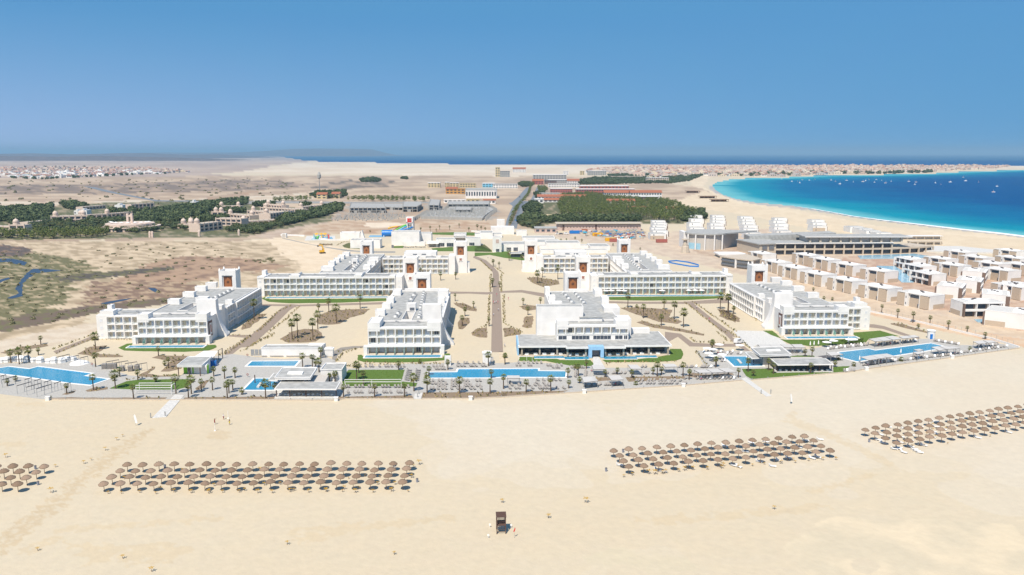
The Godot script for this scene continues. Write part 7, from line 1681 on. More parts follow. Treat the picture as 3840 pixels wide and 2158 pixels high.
func make_palms() -> void:
	var sets := [
		[[-193.9,-298.8,5.3,-189.3,-296.6,6.5,-187.6,-299.9,6.2,-190.3,-310.8,3.1,-158,-292.8,5.5,-142.2,-279.2,3.6,-136.5,-264.4,6.6,-141.8,-274.2,1.1,-143.3,-262.8,5.6,-133.6,-274.7,3.9,-126.2,-272.2,2.6,-150.2,-258.8,3.6,-176.3,-273.2,2.1,-175.8,-267.7,2.7,-124.9,-252.9,5,-171.5,-319,7.5,-141.4,-309.3,4,-199.9,-328.9,3.7], "fan palm on the deck or in a bed round the zigzag pool", "palms round the zigzag pool"],
		[[-113.3,-258.7,6.8,-108,-258.4,6.4,-107.2,-254,5.3,-108.3,-279.6,3.8,-103.3,-276.7,4.6,-99.9,-277.7,4,-106.3,-262.6,4,-102.4,-262.6,4.6,-94.2,-253.6,5.7,-95.6,-259.1,4.8,-95.5,-262.6,3.8,-90.7,-257.6,2.4,-81.5,-253.6,6.5,-81.6,-264.3,2.2,-79,-291.2,5.8,-75.3,-291.2,5.3,-74.2,-291.2,3.5,-71.4,-285.2,5.4,-75.6,-305.4,4.5,-64.6,-272,3.4,-62.6,-272,4.2,-132.5,-294.5,2,-129.8,-291.4,4.2], "fan palm on the deck between the green kiosk and the left snack bar", "palms round the left snack bar"],
		[[-55.4,-274.4,7.1,-56.6,-284.2,3.5,-52,-269.1,5.2,-42.4,-288.4,3.6,-35.5,-297.8,1.8,-33.4,-261.5,6.2,-45.7,-254.9,4.7,-35.8,-254.9,4.7,-56,-254.9,4.4,-30.3,-281.3,3.4,-31,-279.5,1.7,-28.6,-258.7,5.9,-17.7,-258.7,5.9,-7.5,-277,3.4,-7.4,-258.7,5.2,-2.9,-264.2,5.2,-24,-288.7,3.9,-9,-293.8,5.6,-2.7,-296.2,4.5,4.8,-260,4.6,13.2,-261.5,5.6,20.1,-277.5,3.7,19.6,-264.9,3,23.8,-271.1,2.3,24.1,-280,4.7,23.6,-288,2.5,28,-290.3,3.5], "fan palm beside the stepped pool or the mown grass", "palms round the stepped pool"],
		[[33.7,-278.8,2.8,38.6,-282.2,2.6,43.2,-277.7,3.1,52.7,-279.7,5.5,54.7,-282,3.1,51.6,-282,2.8,62.1,-279.7,5.3,64.6,-280,2.7,77.1,-292.1,4.3,43.3,-269.2,1.1,81.4,-315.3,5.2,77.7,-293.6,3.6,63.4,-275.5,3.8,87.5,-285.7,5.3,95.7,-287.7,4.6,96,-282.9,4.3,81.8,-278.2,3.6,87.8,-280.1,2.5,110,-283.8,4,116.9,-308.5,3.1,118.3,-305,4.7,122.5,-292.6,2.6,128,-303,1.9,130,-293.6,1.7,187.5,-317.1,2,151.8,-301.3,1.6], "fan palm on the busy deck near the right snack bar", "palms round the right snack bar"],
		[[-125.3,-379,10.3,-95.7,-337.9,9.1,-94.9,-343.7,10.1,-86.4,-336.8,9.6,-89.5,-358.6,8.5,-98.8,-398.6,4.5,-93.5,-398.6,7.2,-83.8,-371.6,9.3,-79.2,-407.6,7.3,-61.4,-527.1,4.6,-45.5,-500.9,5.5,-36.2,-505,4.8,-23.4,-388.1,4.7,-23.4,-365,5.2,-20.2,-410.3,3.4,-31.2,-429.1,4.2,-10.8,-365,4.3,-11.7,-475,5.5,-13.5,-570.2,4.1], "tall thin fan palm in the sandy gardens left of the avenue", "palms in the left gardens"],
		[[15.8,-489.1,8.3,19.8,-513.3,6.6,29.4,-505,9.2,15,-414.1,4.8,5.9,-417.5,3.9,8,-391,4.3,60.8,-410.3,7.7,65.5,-410.3,1.7,64.5,-383.2,7.1,70.2,-366.3,5.4,78.8,-404.9,5.7,79.2,-380.8,9,79.9,-362.8,8.9,83,-320.8,4.1,108.2,-406,8.7,109.3,-395.5,9.8,111.8,-393.5,4,-2.7,-306.2,2,-12,-474.3,4.1,-7.5,-474.3,3.6,-13.5,-564,5.3,-9.1,-554.1,4.8,7.3,-579.6,6.5,-2.2,-596.1,7.4,109.7,-395.7,9.8,112,-394.5,3.9], "tall thin fan palm in the sandy gardens right of the avenue", "palms in the right gardens"],
		[[187.4,-395.7,4.5,189.9,-384,4.6,191.9,-372.9,5.4,197.3,-367.6,4.5,200.5,-357.5,4.3,205,-350.2,3.4,206.3,-338.6,3.1,187.9,-359.9,2.3,170.6,-462.3,3.4,177,-460.7,2.2,171.2,-429.7,2.6,176.6,-431.4,1.8], "thin fan palm beside the white wall along the villa lane", "palms along the villa lane"],
		[[-92.4,-803.9,6.3,-85,-825.2,5.6,-76.8,-842.6,4.8,-78.1,-819,3.4,-66,-841,4.5,-57.6,-865.9,4.6,-44.5,-819,4.9,-36.5,-833,6.7,-31.8,-819,6.1,-27.4,-811.4,5.3,-146,-816.7,2.2,36.4,-761.2,2.2,40.6,-746.5,1.9,45.6,-738,1.6,50.4,-733.6,2.4,59.5,-747.8,2.3,63.6,-722.3,3.1,88.4,-692.8,2.3,107.4,-662.9,2.2], "thin fan palm on the bare land behind theatre and lobby", "palms behind the lobby"]]
	for s in sets:
		for i in range(0, s[0].size(), 3): palm(Vector2(s[0][i], s[0][i + 1]), s[0][i + 2], s[1], s[2])

func leaf_crown(seed_: int, n: int, size: float, dark: float, ca := Color(0.04, 0.068, 0.022), cb := Color(0.115, 0.14, 0.045)) -> Mesh:
	# clumps of leaf faces through the volume of a low, uneven crown
	var b := MB.new(); var g := RandomNumberGenerator.new(); g.seed = seed_
	var lobes := []
	for i in 7: lobes.append([Vector3(g.randf_range(-0.6, 0.6), g.randf_range(0.0, 0.55), g.randf_range(-0.6, 0.6)), g.randf_range(0.32, 0.55)])
	for i in n:
		var lb = lobes[g.randi() % lobes.size()]
		var d := Vector3(g.randfn(), g.randfn(), g.randfn()).normalized()
		var p: Vector3 = lb[0] + d * lb[1] * pow(g.randf(), 0.35)
		var nr := (d + Vector3(g.randf_range(-0.5, 0.5), g.randf_range(0, 0.7), g.randf_range(-0.5, 0.5))).normalized()
		var x := nr.cross(Vector3(0.3, 1, 0.2)).normalized() * size * g.randf_range(0.6, 1.3); var y := nr.cross(x).normalized() * size * g.randf_range(0.6, 1.3)
		b.col = ca.lerp(cb, g.randf() * (1.0 - dark))
		b.tri(p - x, p + x * 0.3 - y, p + x, nr); b.tri(p - x, p + x, p - x * 0.2 + y, nr)
	return b.mesh(true)

func make_woods() -> void:
	var trees := []; var palms := []
	for q in [[[-757.8,-1137.3,-726.9,-1133.3,-705.4,-1219.1,-593.5,-1028.2,-595.6,-944.8,-617.5,-924.4], 8.0], [[-719.8,-1272,-701.3,-1284.7,-635.2,-1200.9,-628,-1133.3], 9.0], [[-503.6,-944.8,-458.5,-951.8,-473.4,-996.2,-414.3,-924.4,-367.3,-839.4,-364.7,-807.5,-410.2,-807.5,-423.1,-795.4], 9.0], [[-473.4,-996.2,-499.4,-1098.5,-498.9,-1179,-492,-1297.6,-467.9,-1411,-422.2,-1272,-417.3,-1098.5,-375.5,-911.2,-338.8,-828.5,-367.3,-839.4,-414.3,-924.4], 9.5], [[-535.4,-879.9,-535.2,-921.7,-485.9,-911.2,-460.3,-856.3,-501.3,-826.3], 9.0], [[-297.7,-820.7,-300.7,-866.7,-265.8,-900.2,-283.6,-975.6,-274.4,-1064.5,-272.9,-1232.5,-259,-1216.6,-239.6,-1115.2,-245.9,-975.6,-253.7,-858.7,-252.9,-786,-272.1,-803], 7.0], [[-377.3,-975.6,-366,-1007.1,-341.3,-975.6,-344,-945.9,-360.7,-936.4], 9.0], [[-404.8,-1115.2,-372.3,-1115.2,-360.5,-1076.7,-386.9,-1070.6], 9.0], [[-397.4,-1216.6,-382.7,-1283.1,-357.9,-1216.6,-381.7,-1193.3], 10.0], [[-326.7,-1232.5,-316.9,-1274.4,-302,-1201,-314.4,-1193.3], 9.0], [[-600,-951.8,-586.8,-1011.9,-542.1,-937.9,-539.1,-886,-559,-886], 10.0], [[-475.6,-828.5,-454.9,-856.3,-426.7,-802.4,-458.1,-797.4], 9.0], [[-372,-911.2,-393.4,-1028.2,-373.2,-981,-354.8,-873.8], 10.0], [[-554.2,-1098.5,-531.7,-1117.6,-499.4,-1098.5,-496.2,-1044.9,-525.2,-1053.5], 10.0],
		[[9.5,-980.4,18.8,-1019.3,38.2,-1027.5,36.2,-910.8,23.3,-855.9,9.7,-885.6], 7.0], [[36.7,-923.9,55.6,-995.6,96.6,-995.6,158.7,-995.6,149.5,-937.4,55.1,-923.9], 7.5], [[17.3,-1178,31.9,-1296.3,43.7,-1178,31.5,-1061.4,16.4,-1116.7], 8.0], [[482.8,-2588,627.5,-2938,700.1,-2938,509,-2313,395.5,-2090], 14.0], [[197.6,-2355,265.1,-2588,409.3,-2695,464.5,-2490,408.6,-2160,172.8,-2057], 13.0], [[355.9,-3005,523.9,-3076,489.5,-2873,337.1,-2787], 20.0], [[17.6,-2090,40.2,-2196,55.6,-2057,42.1,-1906.6,23.5,-1934.9], 10.0], [[46.7,-1581.5,64,-1621,58.9,-1490.5,44.4,-1440.8], 9.0], [[-462.2,-2431,-456.9,-2627,-399,-2431,-374.3,-2262,-414.7,-2224], 14.0], [[-384.5,-1520.8,-397.1,-1636,-349,-1678.3,-307.5,-1485.9,-313.5,-1420.7,-356.6,-1452.6], 9.0], [[-362.7,-2627,-350.3,-2681,-323.8,-2477,-345.3,-2477], 14.0], [[221.9,-1061.4,265,-1097.7,237,-980.4,194.7,-923.9], 8.0]]:
		trees += fill(pts(q[0]), q[1])
	for q in [[[95.1,-1507.9,152.7,-1581.5,169.8,-1473.6,219,-1379.3,267.7,-1322.9,254.8,-1178,248.4,-1061.4,193.5,-923.9,158.9,-923.9,158.7,-995.6,95.1,-980.4,63.1,-995.6,69.7,-1222.7], 9.5], [[-503,-750.4,-527.4,-787.5,-428.3,-805.5,-403.1,-795.4,-394.7,-759.4,-434.6,-746], 7.5], [[-407,-1360.9,-368.2,-1420.7,-355.9,-1420.7,-341,-1360.9,-393,-1319.2], 11.0], [[-287.8,-1390.2,-262.3,-1420.7,-143,-1375.4,-137.2,-1319.2,-277.3,-1346.7], 11.0], [[59.2,-1852.2,75.1,-1906.6,75.8,-1706.3,54.6,-1581.5], 10.0], [[20.2,-2090,39.6,-2160,61.6,-2090,46.8,-1906.6], 12.0]]:
		palms += fill(pts(q[0]), q[1])
	# the road median and the rows along the far road
	palms += along(pts([-2.4,-885.6,2.2,-995.6,8.5,-1178,28.9,-1473.6,43.2,-1852.2]), 24.0, 0.6)
	var near := func(a: Vector3, b: Vector3) -> bool: return a.z > b.z
	trees.sort_custom(near); palms.sort_custom(near)
	var crowns := []; var far_t := []; var far_p := []
	for i in 4: crowns.append(leaf_crown(80 + i, 420, 0.12, 0.0, [Color(0.04, 0.068, 0.022), Color(0.05, 0.07, 0.02), Color(0.035, 0.06, 0.028), Color(0.06, 0.085, 0.03)][i], [Color(0.12, 0.15, 0.05), Color(0.15, 0.15, 0.05), Color(0.09, 0.125, 0.05), Color(0.16, 0.18, 0.07)][i]))
	var stem := MB.new().tube([Vector3(0, 0, 0), Vector3(0.04, 0.35, 0.02), Vector3(0.1, 0.62, 0)], 0.07, 0.035, 6).tube([Vector3(0.03, 0.3, 0), Vector3(-0.2, 0.6, 0.15)], 0.04, 0.02, 5).mesh()
	for i in trees.size():
		if i >= 290: far_t.append(trees[i]); continue
		var p: Vector3 = trees[i]
		var s := rng.randf_range(3.4, 5.6)
		var left := p.x < -80.0
		var t := thing("broadleaf_tree", "dark green broadleaf tree in the woods round the sandstone hotel" if left else "dark green broadleaf tree at the edge of the palm grove by the pink shed", "tree", p, rng.randf() * TAU, "broadleaf trees")
		part(t, "trunk", stem, M.bark, Transform3D(Basis.from_scale(Vector3(s, s * 0.75, s)), Vector3.ZERO))
		part(t, "crown", crowns[i % 4], M.leaf, Transform3D(Basis.from_scale(Vector3(s, s * 0.8, s)), Vector3(0, s * 0.5, 0)))
	for i in palms.size():
		if i >= 290: far_p.append(palms[i]); continue
		var p: Vector3 = palms[i]
		grove_palm(p, p.x < 0.0)
	scatter("far_trees", "dark mass of trees further back in the woods and round the far houses", "trees", leaf_crown(90, 300, 0.16, 0.3), M.leaf, lifted(far_t, 2.2), 4.5, 7.0)
	scatter("far_palms", "dark mass of palm crowns further back in the palm grove", "palms", palm_crown(91, 26, 1.0, 0.1, 0.85), M.leaf, lifted(far_p, 5.5), 3.0, 4.2)
	# low scrub on the marsh and the plain
	var bush := leaf_crown(95, 90, 0.2, 0.0, Color(0.15, 0.15, 0.07), Color(0.26, 0.24, 0.13))
	var sc := fill(pts([-507.4,-678.8,-390.3,-650.7,-314.6,-585.9,-282.6,-538.8,-274.3,-493.2,-239.9,-406.6,-234.5,-345.3]), 12.0)
	sc += fill(pts([-373.9,-698.9,-280.9,-720.1,-202.3,-624.8,-184.9,-515,-197.8,-454.6,-213.2,-392.7,-258.1,-454.6,-287.2,-551.5]), 17.0)
	sc += fill(pts([-228.6,-413.9,-188.5,-454.6,-180,-433.3,-206.3,-403,-224.7,-364.6,-236.3,-379.7]), 9.0)
	sc += fill(pts([-195.2,-592.7,-185.6,-615.9,-175.6,-587.2,-185.8,-581.8]), 4.0)
	scatter("marsh_scrub", "low olive scrub scattered over the salt marsh left of the resort", "scrub", bush, M.leaf, sc, 0.6, 2.0)
	var sp := fill(pts([-973.6,-1315,-578.5,-2124,-403.2,-1476,-706.3,-950.3]), 60.0) + fill(pts([-1777.8,-2124,-802.6,-2629,-467.3,-1952.6,-1202.6,-1432.2]), 70.0)
	scatter("plain_scrub", "sparse dark scrub on the dry plain behind the sandstone hotel", "scrub", bush, M.leaf, sp, 2.0, 5.0)

func lifted(a: Array, y: float) -> Array:
	var o := []
	for p in a: o.append(p + Vector3.UP * y)
	return o

func grove_palm(p: Vector3, left: bool) -> void:
	var t := thing("grove_palm", "green palm in the strip before the sandstone hotel or along the far road" if left else "palm with drooping fronds in the dense grove behind the pink shed", "palm", p, rng.randf() * TAU, "grove palms")
	var h := rng.randf_range(4.0, 6.0) if left else rng.randf_range(5.5, 9.0)
	var k := rng.randi() % 3
	part(t, "trunk", cached("trunk%d" % k, trunk_mesh.bind(50 + k)), M.bark, Transform3D(Basis.from_scale(Vector3(1.2, h, 1.2)), Vector3.ZERO))
	part(t, "crown", cached("gcrown%d" % k, palm_crown.bind(70 + k, 26, 1.0, 0.15, 0.85)), M.leaf, Transform3D(Basis.from_scale(Vector3.ONE * rng.randf_range(2.8, 3.8)), Vector3(0, h, 0)))

# ---------------------------------------------------------------- the sandstone hotel on the left
func stone_wing(a: Vector2, b: Vector2, depth: float, floors: int, label: String, turrets := 1) -> void:
	var d := (b - a).normalized(); var w := a.distance_to(b)
	var t := thing("sandstone_wing", label, "hotel", Vector3(a.x, 0, a.y), atan2(-d.y, d.x), "wings of the sandstone hotel")
	var h := floors * 3.6 + 1.0
	part(t, "wall", MB.new().box(Vector3(0, 0, -0.8), Vector3(w, h, -depth)).mesh(), M.sandstone)
	part(t, "roof", MB.new().box(Vector3(0.5, h - 0.1, -1.4), Vector3(w - 0.5, h + 0.1, -depth + 0.6)).mesh(), M.pale_stone)
	var n := maxi(2, int(w / 6.0))
	for i in n + 1:
		var x := clampf(w * i / n, 0.6, w - 0.6)
		part(t, "pillar", cached("pil%.1f" % h, func(): return MB.new().box(Vector3(-0.6, 0, -0.9), Vector3(0.6, h + 0.3, 0.3)).box(Vector3(-0.4, h + 0.3, -0.5), Vector3(0.4, h + 1.3, 0.2)).mesh()), M.sandstone, Transform3D(Basis.IDENTITY, Vector3(x, 0, 0)))
	for f in floors:
		part(t, "balcony_band", MB.new().box(Vector3(0, f * 3.6, 0.05), Vector3(w, f * 3.6 + 1.0, -0.9)).mesh(), M.sandstone)
		for i in n: part(t, "bay_window_shade", MB.new().box(Vector3(w * i / n + 1.0, f * 3.6 + 1.1, -0.7), Vector3(w * (i + 1) / n - 1.3, f * 3.6 + 2.9, -0.82)).mesh(), M.glass_c)  # near-black panes also carry the shade of the arcade bays
	part(t, "parapet", MB.new().box(Vector3(0, h - 0.9, 0.02), Vector3(w, h + 0.35, -0.85)).mesh(), M.sandstone)
	for i in turrets:
		var x := 4.0 if i == 0 else w - 5.0
		var u := part(t, "turret", MB.new().lathe(Vector3(x, 0, -depth * 0.5), [Vector2(2.9, h), Vector2(2.9, h + 2.4), Vector2(3.2, h + 2.5), Vector2(3.2, h + 2.9)], 10).mesh(), M.sandstone)
		part(u, "dome", MB.new().lathe(Vector3(x, h + 2.9, -depth * 0.5), [Vector2(2.8, 0), Vector2(2.6, 1.2), Vector2(1.8, 2.2), Vector2(0.6, 2.8), Vector2(0.25, 3.0), Vector2(0.2, 4.0), Vector2(0, 4.3)], 10).mesh(), M.sandstone)

func make_sandstone_hotel() -> void:
	var wings := [[[-320.2,-815,-308.5,-846.9], 14.0, 2, 1], [[-351.9,-857.1,-347.2,-878.9], 10.0, 1, 2], [[-332.2,-891.6,-300.3,-883.1], 14.0, 2, 0], [[-302.4,-891.6,-268.6,-917.9], 14.0, 1, 1], [[-364.3,-1007.1,-321.2,-975.6], 14.0, 1, 2], [[-353.7,-1064.5,-318.4,-1035], 14.0, 1, 1], [[-356.4,-1128.7,-286.5,-1083], 14.0, 1, 1], [[-291.6,-960.5,-276.2,-1007.1], 16.0, 2, 1], [[-276.2,-1007.1,-272,-1058.5], 14.0, 1, 0], [[-355.9,-1142.4,-321.7,-1115.2], 12.0, 2, 2], [[-297.4,-1135.5,-273.9,-1185.8], 14.0, 1, 2], [[-392.3,-1040.8,-376.3,-1040.8], 10.0, 1, 2], [[-427.5,-1156.5,-393.8,-1156.5], 14.0, 1, 2], [[-511.3,-807.5,-495.1,-807.5], 12.0, 2, 1], [[-553.8,-833.9,-524.3,-828.5], 12.0, 1, 1], [[-535.4,-879.9,-526.6,-908.6], 12.0, 1, 0], [[-531.8,-917.7,-496.4,-931.1], 14.0, 2, 2], [[-530.8,-978,-509.6,-1004], 12.0, 1, 1], [[-509.6,-1004,-493.5,-1036.5], 12.0, 1, 1], [[-609.7,-1133.3,-598,-1174.7], 12.0, 1, 0], [[-540.5,-1133.3,-523.5,-1168.3], 12.0, 2, 0], [[-352.1,-856.3,-326.3,-828.5], 10.0, 1, 1]]
	var tails := ["nearest the boundary road", "rounded low by the tree mass", "behind the nearest long one", "half hidden by the clipped tree row", "in the middle court", "by the middle court's trees", "with the longest arcade", "beside the clipped tree row", "ending in the clipped tree row", "behind the longest arcade", "at the far end of the tree row", "with twin domes at the tree mass", "furthest back with four finials", "short and tall near the yellow palms", "cut off by the wood's left end", "behind the yellow palms", "with twin domes left of the round restaurant", "behind the dark wood left of the round restaurant", "low behind the round restaurant", "pale one at the back by the plain", "tall one at the back by the plain", "small one beside the open garden"]
	for i in wings.size():
		var a = wings[i]
		stone_wing(Vector2(a[0][0], a[0][1]), Vector2(a[0][2], a[0][3]), a[1], a[2], "sandstone coloured hotel wing with arcades, " + tails[i], a[3])
	# round restaurant with its gate tower
	var c := pts([-405.6,-844.9])[0]
	var t := thing("round_restaurant", "round sandstone restaurant with a twin-pillared tower in the middle of the wood", "building", Vector3(c.x, 0, c.y))
	part(t, "wall", MB.new().lathe(Vector3.ZERO, [Vector2(29, 0), Vector2(29, 3.4), Vector2(30, 3.4), Vector2(30, 4.4), Vector2(24, 4.4), Vector2(24, 7.0), Vector2(0, 7.0)], 28, true).mesh(), M.sandstone)
	for i in 22:
		var a := i / 22.0 * PI
		part(t, "bay_window_shade", MB.new().cbox(Vector3.ZERO, Vector3(1.8, 2.2, 0.3)).mesh(), M.glass_c, Transform3D(Basis(Vector3.UP, PI / 2 - a), Vector3(cos(a) * 29.0, 1.8, sin(a) * 29.0)))  # near-black panes double as the painted shade of the round bays
	for s in [-2.2, 2.2]: part(t, "tower_pillar", MB.new().box(Vector3(s - 1.1, 7.0, -1.2), Vector3(s + 1.1, 17.0, 1.2)).mesh(), M.sandstone)
	part(t, "tower_head", MB.new().box(Vector3(-3.4, 13.5, -1.0), Vector3(3.4, 15.5, 1.0)).mesh(), M.sandstone)
	for i in 9: part(t, "white_parasol", MB.new().lathe(Vector3(cos(i * 0.35) * 20.0, 7.0, sin(i * 0.35) * 12.0), [Vector2(2.2, 1.4), Vector2(0, 2.2)], 8, true).mesh(), M.fabric_white)
	for q in [[-579,-571.2,-1053.5,6.9,10], [-571.2,-562,-1053.5,7.9,12], [-574.5,-563,-1153.6,8.6,14], [-496,-484.2,-1189.9,4.4,12], [-485.9,-476.6,-1205.4,10.5,12], [-370.4,-367.4,-1205.4,7.2,8]]:
		var x0: float = q[0]
		var o := thing("white_house", "white block house with square towers among the trees of the sandstone hotel", "house", Vector3(x0, 0, q[2]), 0.0, "white houses in the left wood")
		part(o, "wall", MB.new().box(Vector3(0, 0, 0), Vector3(q[1] - x0, q[3] * 0.75, -q[4])).mesh(), M.white)
		part(o, "tower", MB.new().box(Vector3((q[1] - x0) * 0.4, 0, 0.4), Vector3((q[1] - x0) * 0.7, q[3], -q[4] * 0.6)).mesh(), M.white)
		part(o, "window", MB.new().box(Vector3((q[1] - x0) * 0.1, 1.5, 0.05), Vector3((q[1] - x0) * 0.3, 3.5, -0.1)).mesh(), M.glass_c)
	var gt := [-348.7,-763.9,-346.3,-763.9,-304.9,-773.2,-269.4,-782.7]
	for i in range(0, 8, 2): solo("gate_pillar", MB.new().box(Vector3(-0.9, 0, -0.9), Vector3(0.9, 5.0, 0.9)).lathe(Vector3.ZERO, [Vector2(1.2, 5.0), Vector2(0, 6.4)], 4, true).mesh(), M.sandstone, "tall sandstone gate pillar at the boundary road before the wood", "pillar", Vector3(gt[i], 0, gt[i + 1]), 0.0, "sandstone gate pillars")

# ---------------------------------------------------------------- building sites, sheds and mid-distance hotels
func shell(label: String, base: Array, h: float, floors: int, gap: float) -> void:
	# raw concrete frame: columns, slabs, dark inside, starter bars on top
	var p := pts(base); var o := p[0]; var r := rel(p, o)
	var t := thing("concrete_shell", label, "building site", Vector3(o.x, 0, o.y), 0.0, "raw concrete shells")
	for f in floors: part(t, "floor_slab", MB.new().prism(r, (f + 1) * h - 0.4, (f + 1) * h).mesh(), M.concrete)
	part(t, "core_wall", MB.new().prism(grown(r, -4.0), 0, floors * h - 0.4).mesh(), M.concrete_dark)
	for i in r.size():
		var a := r[i]; var b := r[(i + 1) % r.size()]
		var n := maxi(1, int(a.distance_to(b) / gap))
		for k in n:
			var q := a.lerp(b, float(k) / n)
			part(t, "column", cached("ccol%d" % floors, func(): return MB.new().box(Vector3(-0.4, 0, -0.4), Vector3(0.4, floors * h + 1.2, 0.4)).mesh()), M.concrete, Transform3D(Basis.IDENTITY, Vector3(q.x, 0, q.y)))
			if k % 3 == 1: part(t, "infill_wall", MB.new().bar(Vector3(q.x, h * 0.45, q.y - 0.2), Vector3(a.lerp(b, (k + 0.7) / n).x, h * 0.45, a.lerp(b, (k + 0.7) / n).y - 0.2), 0.3, h * 0.9).mesh(), M.concrete)

func box_hotel(q: Array, called: String, label: String, wall: String, roof: String, rows: int, cols: int, group := "") -> void:
	var w: float = q[1] - q[0]; var h: float = q[3]; var d: float = q[4]
	var t := thing(called, label, "building", Vector3(q[0], 0, q[2]), 0.0, group)
	part(t, "wall", MB.new().box(Vector3.ZERO, Vector3(w, h, -d)).mesh(), M[wall])
	if roof == "terracotta":
		part(t, "roof", MB.new().slab(PackedVector2Array([Vector2(0.8, h), Vector2(-d - 0.8, h), Vector2(-d * 0.5, h + d * 0.22)]), -0.8, w + 0.8).mesh(), M.terracotta, Transform3D(Basis(Vector3.BACK, Vector3.UP, Vector3.RIGHT), Vector3.ZERO))
	else:
		part(t, "roof", MB.new().box(Vector3(-0.5, h, 0.5), Vector3(w + 0.5, h + 0.7, -d)).mesh(), M[roof])
	for r in rows:
		for c in cols:
			var x0 := w * (c + 0.22) / cols; var x1 := w * (c + 0.78) / cols
			part(t, "window", MB.new().box(Vector3(x0, h * (r + 0.3) / rows, 0.06), Vector3(x1, h * (r + 0.78) / rows, -0.3)).mesh(), M.glass_c)

func make_midfield() -> void:
	shell("grey concrete frame with a row of dark ground floor bays, behind the slide tower", [-117.6,-957.5,-117.2,-984.3,-32.1,-954.4,-28.1,-1030.4,-21.1,-1108,-33.7,-1198.2,-95.4,-1182.2,-94.4,-1094.3,-114.8,-1080.9], 3.6, 1, 6.0)
	shell("raised inner block of the grey concrete frame behind the slide tower", [-74.8,-1042.6,-54,-1042.6,-54.6,-1094.3,-77.4,-1108], 3.6, 2, 5.0)
	shell("grey concrete house with square window holes beside the concrete frame", [-114.2,-1094.3,-99.7,-1087.6,-109,-1214.7,-125,-1231.6], 3.4, 3, 6.0)
	shell("rear wing of the grey concrete frame towards the main road", [-93.6,-1158.9,-33.6,-1158.9,-34.6,-1231.6,-97.1,-1231.6], 3.6, 2, 7.0)
	shell("pale topped concrete block on the left building site", [-219.9,-1080.9,-171.8,-1080.9,-187.3,-1166.6,-238.1,-1182.2], 3.6, 2, 6.0)
	shell("rear concrete block on the left building site", [-200.8,-1158.9,-155.7,-1136.6,-160.8,-1223,-211,-1231.6], 3.6, 1, 7.0)
	shell("concrete block with a curved end on the left building site", [-150.9,-1101.1,-130.9,-1101.1,-130.6,-1151.4,-137.7,-1214.7,-164.1,-1214.7], 3.8, 2, 6.0)
	# starter columns standing in rows on the sites
	var cols := fill(pts([-219.5,-957.5,-221.1,-984.3,-215.6,-1074.3,-170.7,-1074.3,-141.1,-1042.6,-133,-995.4,-147.3,-952.3]), 6.5) + lifted(fill(pts([-119,-984.3,-35.4,-973.4,-30.3,-1042.6,-31.9,-1136.6,-90.5,-1108,-111.5,-1067.8]), 6.0), 3.6)
	var cm := MultiMesh.new(); cm.transform_format = MultiMesh.TRANSFORM_3D
	cm.mesh = MB.new().box(Vector3(-0.3, 0, -0.3), Vector3(0.3, 3.0, 0.3)).box(Vector3(-0.28, 0, 0.3), Vector3(-0.1, 1.0, 3.6)).mesh()
	cm.instance_count = cols.size()
	for i in cols.size(): cm.set_instance_transform(i, Transform3D(Basis(Vector3.UP, (i % 4) * PI / 2), cols[i]))
	var ci := MultiMeshInstance3D.new(); ci.name = "starter_columns"; ci.multimesh = cm; ci.material_override = M.concrete; add_child(ci)
	tag(ci, "forest of short grey concrete columns and wall stubs on the building sites", "columns", "", "stuff")
	# pink shed
	var a := [47.5,135.3,-832,7.8,18]
	var t := thing("long_shed", "long pink shed with a pale flat roof and small square windows", "building", Vector3(a[0], 0, a[2]), 0.02)
	var w: float = a[1] - a[0]; var h: float = a[3]
	part(t, "wall", MB.new().box(Vector3.ZERO, Vector3(w, h * 0.8, -16)).mesh(), M.pink_wall)
	part(t, "eaves_band", MB.new().box(Vector3(0.5, h * 0.8, -0.6), Vector3(w - 0.5, h * 0.9, -15)).mesh(), M.brown_trim)
	part(t, "roof", MB.new().box(Vector3(-1.5, h * 0.9, 2.0), Vector3(w + 1.5, h, -17)).mesh(), M.pale_stone)
	for i in 25: part(t, "window", cached("shw", func(): return MB.new().box(Vector3(-0.5, 0, 0), Vector3(0.5, 1.3, 0.08)).mesh()), M.taupe, Transform3D(Basis.IDENTITY, Vector3(4 + (w - 8) * i / 24.0, h * 0.38, 0)))
	for x in [0.06, 0.45]: part(t, "door_bay", MB.new().box(Vector3(w * x, 0, 0), Vector3(w * x + 2.0, h * 0.78, 0.1)).mesh(), M.brown_trim)
	part(t, "red_sign", MB.new().box(Vector3(w * 0.29, 0.6, 0), Vector3(w * 0.36, 1.8, 0.12)).mesh(), M.terracotta)
	var sd := [23.4,45.4,-808.3,7.6,14]
	box_hotel([sd[0], sd[1], sd[2], 4.4, 18.0], "side_shed", "low pale pink shed with a flat roof adjoining the long pink shed", "pink_wall", "roof", 1, 4)
	# scrap yard
	var yard := fill(pts([61.4,-820,93.1,-827.9,133.2,-836.1,135.5,-789.5,118.3,-741.3,92.9,-761.2,72.7,-775.1]), 8.0)
	var tints := ["steel", "concrete", "cyan", "rose", "column_stone", "concrete_dark", "white", "blue", "pale_stone", "terracotta"]
	for i in yard.size():
		var q := thing("material_pile", "pile of pallets, pipes and sheets stored in the scrap yard before the pink shed", "pile", yard[i], rng.randf() * 3.0, "piles of building material")
		for k in 3: part(q, "bundle", MB.new().cbox(Vector3(rng.randf_range(-2, 2), 0.6 + k * 0.5, rng.randf_range(-1.5, 1.5)), Vector3(rng.randf_range(1.0, 4.5), rng.randf_range(0.5, 1.4), rng.randf_range(0.8, 2.4))).mesh(), M[tints[(i * 3 + k * 7) % tints.size()]])
